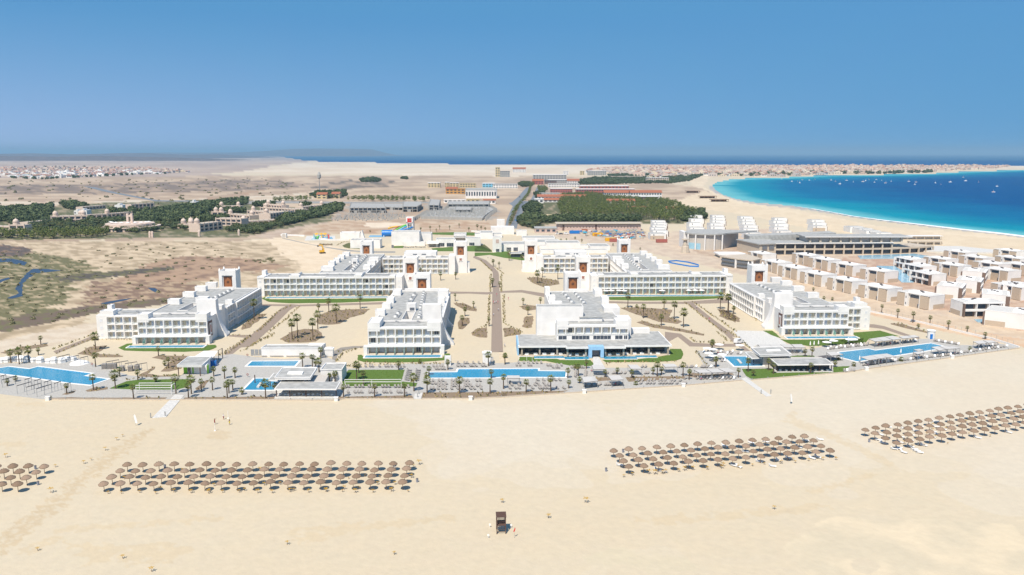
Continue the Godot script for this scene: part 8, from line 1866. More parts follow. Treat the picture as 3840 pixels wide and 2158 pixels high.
	for q in [[[84,-778.7], "yellow"], [[91,-731.7], "yellow"], [[135.8,-719.3], "rose"], [[63,-800.7], "blue"], [[94.4,-725.4], "rose"]]:
		t = thing("container", "%s shipping container in the scrap yard" % {"yellow": "yellow", "rose": "faded red", "blue": "blue"}[q[1]], "container", Vector3(q[0][0], 0, q[0][1]), 0.1, "containers in the scrap yard")
		part(t, "body", MB.new().box(Vector3(-5, 0.2, -1.5), Vector3(5, 3.1, 1.5)).mesh(), M[q[1]])
		var rb := MB.new()
		for i in 12: rb.box(Vector3(-4.9 + i * 0.85, 0.3, 1.5), Vector3(-4.6 + i * 0.85, 3.0, 1.58))
		part(t, "ribs", rb.mesh(), M[q[1]])
	# hotels and shops along the main road; photo-true tints
	box_hotel([-83.3,-27.9,-1436.5,15.1,60], "supermarket", "very long plain white hall left of the main road", "white", "roof", 1, 12)
	box_hotel([166.1,212.6,-1440.8,9.8,20], "white_hotel", "white hotel with a row of arched dark windows beside the rose red hotel", "white", "terracotta", 2, 12)
	box_hotel([211.1,266.9,-1424.9,10.6,20], "white_hotel", "long white hotel with tiled roof nearest the beach", "white", "terracotta", 2, 12)
	for q in [[[79,123.8,-1641.5,8.1,24], 2, 9, "left"], [[127.2,181.1,-1581.5,9.7,24], 2, 11, "middle"], [[188,252.1,-1641.5,7.1,24], 2, 11, "right"], [[155.7,266.7,-1826.2,6.1,30], 1, 14, "rear"]]:
		box_hotel(q[0], "red_hotel", "%s wing of the rose red hotel with white roof edges" % q[3], "rose", "white", q[1], q[2], "wings of the rose red hotel")
	for q in [[[51.5,88.5,-1490.5,6.4,16], "white house with a grey roof at the road junction", "white", "roof"], [[44.7,89.7,-1394.2,5.2,18], "white house with tiled roof by the junction", "white", "terracotta"], [[92.4,131,-1409.4,4.4,16], "tiled house row under the rose red hotel", "white", "terracotta"], [[52.3,81.9,-1322.9,3.6,16], "lower tiled house at the palm grove's left end", "white", "terracotta"], [[151.4,195.6,-1270.8,4.7,16], "tiled bungalow row inside the palm grove", "white", "terracotta"], [[216.2,246.4,-1350.5,7.5,18], "brown flat hotel wing by the beach palms", "taupe", "white"], [[166.7,195,-1136.4,2.8,12], "tiled bungalow deep in the palm grove", "white", "terracotta"], [[216.7,233.4,-1116.7,3.5,12], "tiled bungalow at the beach end of the grove", "white", "terracotta"], [[36.2,48.3,-973,4.8,14], "cream slab house between clipped trees", "pale_yellow", "pale_yellow"], [[36.8,51.3,-1296.3,6.4,14], "white house among trees beside the junction", "white", "white"],
		[[-132,-109.2,-1595.7,9.8,18], "orange apartment house with balconies", "ochre", "terracotta"], [[-109.2,-94.4,-1595.7,9.8,18], "deeper orange apartment house beside the first", "ochre", "ochre"], [[-199.2,-171,-1899.1,10.5,20], "cream apartment block on the plain, left one", "pale_yellow", "white"], [[-159.2,-149.8,-1899.1,11.7,16], "narrow cream block beside the cream apartments", "pale_yellow", "white"], [[-147.5,-126.3,-1899.1,10.5,16], "cream apartment block with white balconies", "pale_yellow", "white"], [[-123.9,-86.3,-1899.1,9.3,18], "cream apartment block at the right end of its row", "pale_yellow", "pale_yellow"], [[-69.8,-41.6,-1899.1,9.3,30], "light blue shop hall beside the main road", "sky_blue_wall", "white"], [[-111.5,-75.8,-1305.9,4.8,10], "white workshop row behind the concrete frame", "white", "white"], [[-73.4,-52.5,-1292.8,6.4,10], "yellow workshop row behind the concrete frame", "pale_yellow", "pale_yellow"], [[-45.6,-26.5,-1280,5.5,10], "workshop with orange roof behind the concrete frame", "white", "terracotta"], [[-347,-329.4,-1420.7,7.9,16], "tiled villa among dark trees on the plain", "pale_yellow", "terracotta"], [[-324.1,-309.8,-1436.5,8,16], "second tiled villa among dark trees on the plain", "pale_yellow", "terracotta"],
		[[62.8,161.4,-2381,16.6,40], "long grey four-storey block with balconies", "concrete", "white"], [[100.1,157.2,-2196,8.1,30], "lower grey block in front of the long grey one", "concrete", "white"], [[-56.8,-41.5,-2752,32,30], "tall cream tower block on the plain", "pale_yellow", "pale_yellow"], [[-41.5,-7.5,-2752,18.5,30], "grey hotel adjoining the cream tower block", "concrete", "roof_dark"], [[192.4,211,-3005,12.9,25], "white square block on the open plain", "white", "white"], [[3.4,57.9,-3396,14.5,30], "white house with long tiled roof far out on the plain", "white", "terracotta"], [[53.5,81.8,-2077,8.7,24], "dark red shop row at the main road", "rose", "terracotta"], [[86.3,117.9,-2124,8.6,24], "dark shop row with trees at the main road", "taupe", "roof_dark"], [[-44.1,13.3,-1852.2,9.1,30], "white shop hall with dark front left of the road", "white", "roof"], [[86.9,160.2,-1906.6,8.2,30], "white hotel entrance hall by the road", "white", "roof"], [[148.2,180.1,-2145,7.1,24], "tiled hotel hall behind the entrance hall", "white", "terracotta"], [[316.5,413.8,-2538,7.2,24], "pale frame of an unfinished hotel behind the palms", "pale_stone", "pale_stone"], [[375.5,436.3,-2234,12.3,24], "pale unfinished hotel block before the town", "pale_stone", "white"], [[255.6,270.4,-3005,13.6,24], "yellow block house on the plain's edge", "pale_yellow", "pale_yellow"], [[278.9,344.3,-2938,16.2,40], "grey white apartment block at the town's left end", "concrete", "white"]]:
		var cnt: int = clampi(int((q[0][1] - q[0][0]) / 6.0), 2, 12)
		box_hotel(q[0], "roadside_building", q[1], q[2], q[3], clampi(int(q[0][3] / 3.4), 1, 4), cnt)
	# beach bars on the far sand
	for q in [[[358,384.5,-1641.5,7.1,14], "brown beach bar with flat roof and palms, left one"], [[338.7,368.3,-1440.8,5,14], "blue-brown beach bar beside the shelter"], [[333.6,361.8,-1336.5,6.1,16], "largest brown beach shelter near the water"]]:
		t = thing("beach_bar", q[1], "bar", Vector3(q[0][0], 0, q[0][2]))
		var bw: float = q[0][1] - q[0][0]
		part(t, "roof", MB.new().box(Vector3(-1, 3.2, 1), Vector3(bw + 1, 4.0, -13)).mesh(), M.thatch)
		part(t, "counter", MB.new().box(Vector3(2, 0, -4), Vector3(bw - 2, 3.2, -11)).mesh(), M.taupe)
		for i in 5: post(t, Vector2(bw * i / 4.0, 0.5), 0, 3.2, 0.25, "pole_wood")
	var mast := [-393,-390.6,-1636,31.2,1]
	t = thing("radio_mast", "tall thin mast with a dark head standing on the plain", "mast", Vector3(mast[0], 0, mast[2]))
	part(t, "pole", MB.new().tube([Vector3.ZERO, Vector3(0, mast[3], 0)], 0.9, 0.5, 6).mesh(), M.steel)
	part(t, "head", MB.new().lathe(Vector3(0, mast[3] * 0.88, 0), [Vector2(0, 0), Vector2(3.4, 3), Vector2(3.8, 9), Vector2(2.0, 14), Vector2(0, 16)], 8).mesh(), M.concrete_dark)

# ---------------------------------------------------------------- the two towns and the boats
func make_towns() -> void:
	var walls := [lin(0.78, 0.77, 0.75), lin(0.60, 0.52, 0.45), lin(0.55, 0.43, 0.36), lin(0.66, 0.58, 0.47), lin(0.72, 0.70, 0.67), lin(0.52, 0.46, 0.42), lin(0.46, 0.52, 0.55), lin(0.62, 0.53, 0.40)]
	var meshes := []
	for i in 16:
		var b := MB.new(); var w := 1.0 + 0.5 * (i % 3)
		b.col = Color(walls[i % 8]).srgb_to_linear()
		b.box(Vector3(-w, 0, -0.8), Vector3(w, 1.0, 0.8))
		b.box(Vector3(-w * 0.4, 1.0, -0.6), Vector3(w * 0.5, 1.45, 0.4))
		b.col = Color(0.10, 0.10, 0.11)
		for k in 3: b.box(Vector3(-w * 0.7 + k * w * 0.55, 0.3, 0.8), Vector3(-w * 0.7 + k * w * 0.55 + 0.3, 0.7, 0.83))
		if i % 3 == 0:
			b.col = Color(0.44, 0.25, 0.19)
			b.slab(PackedVector2Array([Vector2(-0.9, 1.0), Vector2(0.9, 1.0), Vector2(0, 1.45)]), -w - 0.05, w + 0.05)
		meshes.append(b.mesh(true))
	var hm := mat("house", Color.WHITE, 0.85); hm.vertex_color_use_as_albedo = true
	var left := pts([-1985.9,-2947,-1835.3,-2882,-1651,-2648,-1462.8,-2515,-1450.7,-2760,-1455,-3058,-1372.9,-3240,-1382.7,-3444,-1878.4,-4169,-2265,-4422,-2525,-4306,-2738,-4306,-2897,-4306])
	var right := pts([359.3,-3789,287.1,-3005,375.3,-3105,418.4,-2873,468.9,-2752,505.2,-2588,622.1,-2752,790,-3076,672.7,-2785,815.1,-2785,888.2,-2696,1139.2,-2982,1306,-3073,1447.9,-3169,1848.4,-3498,2153,-3842,2613,-4298,3061,-4972,2814,-5175,2354,-5071,1989.3,-5175,1436.1,-4972,1057.2,-4696,850.8,-5004,618.5,-4649])
	for s in [[left, 44.0, 290, "town_house", "small house in the white and tiled settlement on the plain", "houses of the plain settlement", 5.0], [right, 50.0, 295, "bay_house", "small house in the dense town along the far side of the bay", "houses of the bay town", 6.5]]:
		var at := fill(s[0], s[1])
		at.sort_custom(func(a, b): return a.z > b.z)
		var rest := []
		for i in at.size():
			if i >= s[2]: rest.append(at[i]); continue
			var h: float = s[6] * rng.randf_range(0.7, 1.7)
			var o := solo(s[3], meshes[(rng.randi() % 4) * 4 if s[0] == left and rng.randf() < 0.6 else ([1, 2, 3, 5, 7, 9, 10, 11, 13, 15, 0, 6][rng.randi() % 12] if s[0] == right else rng.randi() % 16)], hm, s[4], "house", at[i], rng.randf_range(-0.4, 0.4), s[5])
			o.scale = Vector3(rng.randf_range(6, 11), h, rng.randf_range(6, 11))
		for k in 3:
			var some := []
			for i in range(k, rest.size(), 3): some.append(rest[i])
			scatter(s[3] + "s_beyond", s[4].replace("small house", "mass of %s small houses further back" % ["reddish", "cream", "beige"][k]), "houses", meshes[[2, 3, 1][k]], hm, some, 5.0, 9.0)
	scatter("town_trees", "dark trees along the shore of the bay town", "trees", leaf_crown(97, 200, 0.18, 0.3), M.leaf, lifted(along(pts([745.9,-2897,833.4,-2848,977.2,-2897,1220.3,-3169,1447.9,-3169,1811.1,-3427]), 26.0, 25.0), 3.0), 8.0, 14.0)
	scatter("settlement_trees", "dark trees round the settlement on the plain", "trees", leaf_crown(98, 200, 0.18, 0.3), M.leaf, lifted(along(pts([-1826.4,-2760,-1456,-2477,-1415.4,-2974,-1341.2,-3146]), 40.0, 12.0) + along(pts([-2918,-4777,-2418,-4609,-1993.1,-4306]), 60.0, 20.0), 2.0), 6.0, 10.0)
	var boats := [851.2,-2534,803.4,-2303,812.6,-2282,782.9,-2183,880.8,-2436,893.6,-2413,933.2,-2472,959.2,-2413,928.6,-2303,863.1,-2110,996,-2390,957.6,-2251,998.6,-2282,1038.6,-2356,1099.1,-2472,1004.4,-2222,1122,-2472,1085.7,-2356,1016.8,-2183,1078.9,-2282,1139.1,-2303,1038.3,-2067,1134,-2251,1152.2,-2183,1105.7,-2067,1230.1,-2251,1514.8,-2696,1332.4,-2356,1309.3,-2251,1187,-1962,1006.8,-1674.6]
	for i in range(0, boats.size(), 2):
		var t := thing("moored_boat", "small white boat with mast moored in the bay before the town", "boat", Vector3(boats[i], -0.4, boats[i + 1]), rng.randf() * TAU, "boats moored in the bay")
		var s := rng.randf_range(0.4, 0.7)
		part(t, "hull", MB.new().slab(PackedVector2Array([Vector2(-6 * s, 0), Vector2(5 * s, 0), Vector2(7.5 * s, 2.4 * s), Vector2(-6.5 * s, 2.2 * s)]), -1.7 * s, 1.7 * s).mesh(), M.car_white)
		part(t, "cabin", MB.new().box(Vector3(-3 * s, 2.2 * s, -1.2 * s), Vector3(2 * s, 4.2 * s, 1.2 * s)).mesh(), M.white_fresh if i % 4 else M.rose)
		part(t, "mast", MB.new().tube([Vector3(0.5, 2.0 * s, 0), Vector3(0.5, 11 * s, 0)], 0.18, 0.1, 5).mesh(), M.car_white)

# ---------------------------------------------------------------- the beach in front
var parasol0: Node3D
func parasol(p: Vector2, label: String, group: String) -> void:
	var tilt := rng.randf() * TAU
	if parasol0:
		var c := copy(parasol0, Vector3(p.x, 0, p.y), tilt, label, group)
		c.scale = Vector3.ONE * rng.randf_range(0.94, 1.06)
		c.rotation = Vector3(rng.randfn() * 0.035, tilt, rng.randfn() * 0.035)
		(c.get_node("thatch_roof") as MeshInstance3D).material_override = [M.thatch, M.thatch_b, M.thatch_c][rng.randi() % 3]
		return
	parasol0 = thing("beach_parasol", label, "parasol", Vector3(p.x, 0, p.y), tilt, group)
	part(parasol0, "pole", MB.new().tube([Vector3(0, -0.2, 0), Vector3(0, 2.55, 0)], 0.07, 0.06, 7).mesh(), M.pole_wood)
	# thatch: a cone with ragged layered rim
	var b := MB.new(); var n := 22; var g := RandomNumberGenerator.new(); g.seed = 3
	for i in n:
		var a0 := TAU * i / n; var a1 := TAU * (i + 1) / n
		var d0 := Vector3(cos(a0), 0, sin(a0)); var d1 := Vector3(cos(a1), 0, sin(a1))
		var r := 1.14 + g.randf_range(-0.03, 0.05)
		var apex := Vector3(0, 2.72, 0)
		var m0 := d0 * 0.62 + Vector3(0, 2.42, 0); var m1 := d1 * 0.62 + Vector3(0, 2.42, 0)
		var e0 := d0 * r + Vector3(0, 2.05, 0); var e1 := d1 * r + Vector3(0, 2.05, 0)
		b.tri_smooth([apex, m0, m1], [Vector3.UP, d0 * 0.5 + Vector3.UP, d1 * 0.5 + Vector3.UP])
		var up := (d0 + d1) * 0.25 + Vector3.UP
		b.quad(m0 * 1.03, m1 * 1.03, e1, e0, up)
		b.quad(e0, e1, e1 * 0.97 - Vector3.UP * 0.12, e0 * 0.97 - Vector3.UP * 0.12, d0 + d1)
		b.tri(Vector3(0, 2.45, 0), e0 * 0.98 - Vector3.UP * 0.06, e1 * 0.98 - Vector3.UP * 0.06, Vector3.DOWN)
	part(parasol0, "thatch_roof", b.mesh(), M.thatch)
	part(parasol0, "tip", MB.new().lathe(Vector3(0, 2.68, 0), [Vector2(0.09, 0), Vector2(0.05, 0.12), Vector2(0, 0.2)], 6).mesh(), M.pole_wood)

func seedling(p: Vector2, r: float) -> void:
	var t := thing("dry_seedling", "knee-high yellowed palm seedling stuck in the beach sand", "plant", Vector3(p.x, 0, p.y), rng.randf() * TAU, "yellow seedlings on the beach")
	part(t, "stem", cached("sstem", func(): return MB.new().tube([Vector3(0, -0.1, 0), Vector3(0.05, 0.6, 0)], 0.05, 0.03, 5).mesh()), M.pole_wood)
	part(t, "leaves", cached("sleaf", func():
		var b := MB.new(); b.col = Color(0.45, 0.27, 0.03)
		for i in 5:
			var d := Vector3(cos(i * 1.3), 0, sin(i * 1.3)); var s := Vector3(-d.z, 0, d.x) * 0.13
			var m := d * 0.3 + Vector3(0, 0.85, 0); var e := d * 0.65 + Vector3(0, 0.75 + 0.1 * (i % 2), 0)
			b.tri(Vector3(0.05, 0.6, 0), m + s, m - s, Vector3.UP); b.tri(m + s, m - s, e, Vector3.UP)
		return b.mesh(true)), M.leaf, Transform3D(Basis.from_scale(Vector3.ONE * r), Vector3.ZERO))

func grid_parasols(a: Array, rows: int, cols: int, label: String, group: String) -> Array:
	# a holds the two end points of every row, worked out row by row
	var o := []
	for r in rows:
		for c in cols:
			var k := c / float(cols - 1)
			var p := Vector2(lerpf(a[r * 4], a[r * 4 + 2], k), lerpf(a[r * 4 + 1], a[r * 4 + 3], k)) + Vector2(rng.randf_range(-0.12, 0.12), rng.randf_range(-0.15, 0.15))
			parasol(p, label % [nth(c + 1), nth(r + 1)], group); o.append(p)
	return o

func make_beach() -> void:
	var g1 := grid_parasols([-97.7,-191.7,-26.3,-192.7,-97.7,-187.8,-26.3,-188.9,-97.6,-183.9,-26.3,-184.9,-97.6,-180,-26.2,-181.1], 4, 19, "thatched parasol, %s from the trampled track in the %s row of the long lounger-free block", "thatched parasols, long straight block")
	var lf := [-118.3,-190.8,-122.2,-190.8,-126.2,-190.8,-130.2,-190.8,-118.2,-187.2,-122.3,-187.2,-126.2,-187.2,-130.3,-187.2,-118.3,-183.5,-122.2,-183.5,-126.1,-183.5,-118.2,-179.7,-122,-179.7,-125.8,-179.7]
	for i in range(0, lf.size(), 2): parasol(Vector2(lf[i], lf[i + 1]), "brown thatched parasol in the small block across the trampled track", "thatched parasols, small block")
	var g3 := grid_parasols([27.2,-201.7,81.9,-212.3,28,-197.9,83,-209,28.8,-194.2,83.6,-205,29.6,-190.5,84.5,-201.6], 4, 15, "thatched parasol, %s from the lifeguard chair's side in the %s row of the slanting block", "thatched parasols, slanting block")
	var g4 := []
	var ra := [100.9,-217.9,169.5,-243]; var rd := [105.2,-207.5,162,-227.5]
	for r in 4:
		for c in range(r, 19):
			var k := r / 3.0
			var pa := Vector2(lerpf(ra[0], ra[2], c / 18.0), lerpf(ra[1], ra[3], c / 18.0)); var pd := Vector2(lerpf(rd[0], rd[2], (c - 3) / 15.0), lerpf(rd[1], rd[3], (c - 3) / 15.0))
			var p := pa.lerp(pd, k) + Vector2(rng.randf_range(-0.15, 0.15), rng.randf_range(-0.2, 0.2))
			parasol(p, "thatched parasol, %s from the boardwalk in the %s row of the crowded block" % [nth(c - r + 1), nth(r + 1)], "thatched parasols, crowded block"); g4.append(p)
	# white loungers among the parasols
	var wl := [27.9,-195.9,37.1,-192.6,38.4,-191.8,57.5,-195.7,58.5,-194.9,63.2,-205.4,67.3,-195.2,64.8,-198.4,79.6,-200.7,81.4,-201.4,58.7,-209.5,66.8,-212.1,71.1,-213,82.6,-213.8,87,-214.7,78.9,-208.7,73.4,-200.7,70.3,-199.1,111.2,-225,115.2,-223.8,117.6,-221.7,103.5,-212,104.6,-207.5,106.2,-208.2,106,-205,109.9,-207.1,110,-205.9,110.2,-204.8,113.5,-210.5,125.4,-225.3,127.6,-229.9,122.4,-219]
	for i in range(0, wl.size(), 2): white_lounger(Vector2(wl[i], wl[i + 1]), rng.randf_range(0.6, 1.3), "white plastic lounger on the sand among the thatched parasols", "white loungers under the beach parasols")
	for i in g4.size():
		if rng.randf() < 0.45: white_lounger(g4[i] + Vector2(rng.randf_range(0.7, 1.2), rng.randf_range(-0.6, 0.8)), rng.randf_range(0.7, 1.2), "white plastic lounger on the sand among the thatched parasols", "white loungers under the beach parasols")
	# yellow seedlings, mostly in front of the blocks
	for i in 19: seedling(g1[57 + i] + Vector2(rng.randf_range(0.6, 1.6), rng.randf_range(0.7, 1.8)), rng.randf_range(0.6, 1.2))
	for i in 15: seedling(g3[45 + i] + Vector2(rng.randf_range(0.6, 1.6), rng.randf_range(0.7, 1.8)), rng.randf_range(0.7, 1.4))
	for g in [g1, g3, g4]:
		for i in g.size():
			if rng.randf() < 0.3: seedling(g[i] + Vector2(rng.randf_range(1.2, 1.9), rng.randf_range(-0.6, 1.2)), rng.randf_range(0.5, 1.2))
	var sd := [-118,-195,-24.2,-196.7,-25.4,-195,-134.9,-201.6,-111.2,-199.7,-111.8,-197.3,-111.7,-214.5,-111.5,-217.6,-111,-206.7,-110.2,-179.3,-96.8,-151.2,-69.9,-143,-23.8,-149.6,-46.6,-153.8,-77.9,-148,28,-188.5,36.1,-190.3,44.1,-192.7,59.7,-170.3,-2.3,-173.8,17.2,-173.8,8.1,-165.9]
	for i in range(0, sd.size(), 2): seedling(Vector2(sd[i], sd[i + 1]), rng.randf_range(0.7, 1.5))
	# bins
	var bins := [-89.4,-194.4,-30.5,-195.5,-23.4,-185.6,30.1,-205.3,24,-192.3,100.3,-213.1,-122.4,-193.8,-115.9,-183.9]
	for i in range(0, bins.size(), 2):
		var t := thing("litter_bin", "small grey-blue litter bin between the beach parasols", "bin", Vector3(bins[i], 0, bins[i + 1]), 0.0, "litter bins on the beach")
		part(t, "barrel", MB.new().lathe(Vector3.ZERO, [Vector2(0.26, 0), Vector2(0.3, 0.8), Vector2(0.33, 0.82), Vector2(0.33, 0.9), Vector2(0.0, 0.9)], 10).mesh(), mat("bin_grey", lin(0.22, 0.24, 0.30), 0.7) if not M.has("bin_grey") else M.bin_grey)
		part(t, "lid", MB.new().lathe(Vector3(0, 0.9, 0), [Vector2(0.33, 0), Vector2(0.2, 0.12), Vector2(0, 0.15)], 10).mesh(), M.dark_steel)
	# lifeguard tower
	var lp := pts([-2.3,-158.8])[0]
	var t := thing("lifeguard_tower", "dark brown wooden lifeguard chair with slatted back and small roof on the sand", "tower", Vector3(lp.x, 0, lp.y), 0.06)
	for q in [[-0.95, 0.0, 0.0], [0.95, 0.0, 0.0], [-0.95, -1.7, -0.25], [0.95, -1.7, -0.25]]:
		part(t, "leg", MB.new().bar(Vector3(q[0], 0, q[1] + (0.35 if q[2] == 0.0 else -0.2)), Vector3(q[0], 3.75, q[1]), 0.16, 0.16).mesh(), M.brown_wood)
	part(t, "platform", MB.new().box(Vector3(-1.05, 1.75, 0.15), Vector3(1.05, 1.87, -1.8)).mesh(), M.brown_wood)
	part(t, "seat", MB.new().box(Vector3(-0.85, 2.25, -0.5), Vector3(0.85, 2.35, -1.4)).mesh(), M.brown_wood)
	for i in 7: part(t, "slat", MB.new().box(Vector3(-0.85 + i * 0.26, 1.9, -1.62), Vector3(-0.72 + i * 0.26, 3.5, -1.68)).mesh(), M.brown_wood)
	for i in 6: part(t, "roof_plank", MB.new().box(Vector3(-1.1, 3.72 + i * 0.05, 0.25 - i * 0.36), Vector3(1.1, 3.78 + i * 0.05, -0.1 - i * 0.36)).mesh(), M.brown_wood)
	for y in [0.45, 0.95, 1.4]: part(t, "rung", MB.new().box(Vector3(-0.9, y, 0.28 - y * 0.09), Vector3(0.9, y + 0.09, 0.2 - y * 0.09)).mesh(), M.brown_wood)
	for s in [-0.95, 0.95]:
		part(t, "rail", MB.new().box(Vector3(s - 0.05, 2.75, 0.05), Vector3(s + 0.05, 2.85, -1.7)).mesh(), M.brown_wood)
		part(t, "brace", MB.new().bar(Vector3(s, 0.3, 0.2), Vector3(s, 1.7, -1.6), 0.08, 0.1).mesh(), M.brown_wood)
	part(t, "front_brace", MB.new().bar(Vector3(-0.9, 0.6, -1.75), Vector3(0.9, 1.65, -1.75), 0.08, 0.1).mesh(), M.brown_wood)
	# warning flag and two white marker posts
	var fp := pts([0.5,-156.8])[0]
	t = thing("warning_flag", "red flag hanging from a thin pole beside the lifeguard chair", "flag", Vector3(fp.x, 0, fp.y))
	part(t, "pole", MB.new().tube([Vector3(0, -0.1, 0), Vector3(0.06, 2.3, 0)], 0.03, 0.02, 6).mesh(), M.steel)
	part(t, "cloth", MB.new().slab(PackedVector2Array([Vector2(0.06, 2.25), Vector2(0.22, 2.2), Vector2(0.18, 1.8), Vector2(0.04, 1.4), Vector2(-0.22, 1.3), Vector2(-0.16, 1.6), Vector2(-0.02, 1.9)]), -0.05, 0.05).mesh(), M.red)
	var mk := [-5,-156.7,-4.8,-161.5,-0.2,-161.3]
	for i in range(0, mk.size(), 2):
		t = thing("marker_post", "small white marker post in the sand near the lifeguard chair", "post", Vector3(mk[i], 0, mk[i + 1]), 0.0, "white marker posts")
		part(t, "stake", MB.new().tube([Vector3(0, -0.1, 0), Vector3(0, 0.75, 0)], 0.05, 0.05, 6).mesh(), M.white_fresh)
		part(t, "plate", MB.new().box(Vector3(-0.2, 0.45, -0.03), Vector3(0.2, 0.85, 0.03)).mesh(), M.white_fresh)
	# feather flags
	for q in [[[-112,-226.9], 0.0], [[90.3,-247.7], 0.3]]:
		t = thing("feather_flag", "white feather flag on a bent pole, %s" % ("beside the trampled track" if q[1] == 0.0 else "below the right boardwalk"), "flag", Vector3(q[0][0], 0, q[0][1]), q[1])
		part(t, "pole", MB.new().tube([Vector3.ZERO, Vector3(-0.3, 1.6, 0), Vector3(-0.5, 3.0, 0), Vector3(-0.3, 3.6, 0)], 0.04, 0.02, 6).mesh(), M.steel)
		part(t, "cloth", MB.new().slab(PackedVector2Array([Vector2(-0.15, 0.7), Vector2(0.5, 0.75), Vector2(0.35, 2.0), Vector2(0.1, 3.1), Vector2(-0.28, 3.55), Vector2(-0.5, 3.0), Vector2(-0.3, 1.6)]), -0.02, 0.02).mesh(), M.fabric_white)
	# volleyball posts
	var vp := [-86.8,-222.4,-86.9,-233.6]
	for i in range(0, 4, 2): solo("net_post", MB.new().tube([Vector3.ZERO, Vector3(0, 2.4, 0)], 0.07, 0.07, 7).lathe(Vector3.ZERO, [Vector2(0.3, 0), Vector2(0.25, 0.12), Vector2(0, 0.14)], 8).mesh(), M.white_fresh, "white volleyball post on the sand by the three players", "post", Vector3(vp[i], 0, vp[i + 1]), 0.0, "volleyball posts")

# ---------------------------------------------------------------- people and vehicles
func body_mesh(bones: Array, cell: float) -> Mesh:
	# one continuous skin: the smooth union of tapered bones, meshed as surface nets
	var lo := Vector3(9, 9, 9); var hi := -lo
	for b in bones:
		for k in 2:
			lo = lo.min(b[k] - Vector3.ONE * (b[2 + k] + 0.08)); hi = hi.max(b[k] + Vector3.ONE * (b[2 + k] + 0.08))
	var n := Vector3i((hi - lo) / cell) + Vector3i(2, 2, 2)
	var fld := PackedFloat32Array(); fld.resize(n.x * n.y * n.z)
	for z in n.z:
		for y in n.y:
			for x in n.x:
				fld[(z * n.y + y) * n.x + x] = skin(bones, lo + Vector3(x, y, z) * cell)
	var vid := {}; var out := MB.new()
	var vert := func(x: int, y: int, z: int):
		var key := Vector3i(x, y, z)
		if vid.has(key): return vid[key]
		var s := Vector3.ZERO; var c := 0
		for e in 12:
			var ax := e / 4; var u := e % 2; var v := (e / 2) % 2
			var p := Vector3i(0, u, v) if ax == 0 else (Vector3i(u, 0, v) if ax == 1 else Vector3i(u, v, 0))
			var q := p + (Vector3i(1, 0, 0) if ax == 0 else (Vector3i(0, 1, 0) if ax == 1 else Vector3i(0, 0, 1)))
			var f0 := fld[((z + p.z) * n.y + y + p.y) * n.x + x + p.x]; var f1 := fld[((z + q.z) * n.y + y + q.y) * n.x + x + q.x]
			if (f0 < 0.0) != (f1 < 0.0):
				s += Vector3(p).lerp(Vector3(q), f0 / (f0 - f1)); c += 1
		var w: Vector3 = lo + (Vector3(key) + s / maxi(c, 1)) * cell
		var g := Vector3(skin(bones, w + Vector3(0.01, 0, 0)) - skin(bones, w - Vector3(0.01, 0, 0)), skin(bones, w + Vector3(0, 0.01, 0)) - skin(bones, w - Vector3(0, 0.01, 0)), skin(bones, w + Vector3(0, 0, 0.01)) - skin(bones, w - Vector3(0, 0, 0.01))).normalized()
		var best := 9.0; var col := Color.WHITE
		for b in bones:
			var d := bone(b, w)
			if d < best: best = d; col = b[4]
		vid[key] = [w, g, col]
		return vid[key]
	for z in range(1, n.z - 1):
		for y in range(1, n.y - 1):
			for x in range(1, n.x - 1):
				var f := fld[(z * n.y + y) * n.x + x]
				for ax in 3:
					var f2 := fld[(z * n.y + y) * n.x + x + 1] if ax == 0 else (fld[(z * n.y + y + 1) * n.x + x] if ax == 1 else fld[((z + 1) * n.y + y) * n.x + x])
					if (f < 0.0) == (f2 < 0.0): continue
					var q := []
					for d in [[0, 0], [1, 0], [1, 1], [0, 1]]:
						q.append(vert.call(x, y - d[0], z - d[1]) if ax == 0 else (vert.call(x - d[0], y, z - d[1]) if ax == 1 else vert.call(x - d[0], y - d[1], z)))
					for tr in [[0, 1, 2], [0, 2, 3]]:
						out.col = q[tr[1]][2]
						out.tri_smooth([q[tr[0]][0], q[tr[1]][0], q[tr[2]][0]], [q[tr[0]][1], q[tr[1]][1], q[tr[2]][1]])
	return out.mesh(true)

func bone(b: Array, p: Vector3) -> float:
	var d: Vector3 = b[1] - b[0]
	var k := clampf((p - b[0]).dot(d) / maxf(d.length_squared(), 0.00001), 0.0, 1.0)
	return p.distance_to(b[0] + d * k) - lerpf(b[2], b[3], k)

func skin(bones: Array, p: Vector3) -> float:
	var s := 9.0
	for b in bones:
		var d := bone(b, p)
		var h := clampf(0.5 + 0.5 * (s - d) / 0.035, 0.0, 1.0)
		s = lerpf(s, d, h) - 0.035 * h * (1.0 - h)
	return s

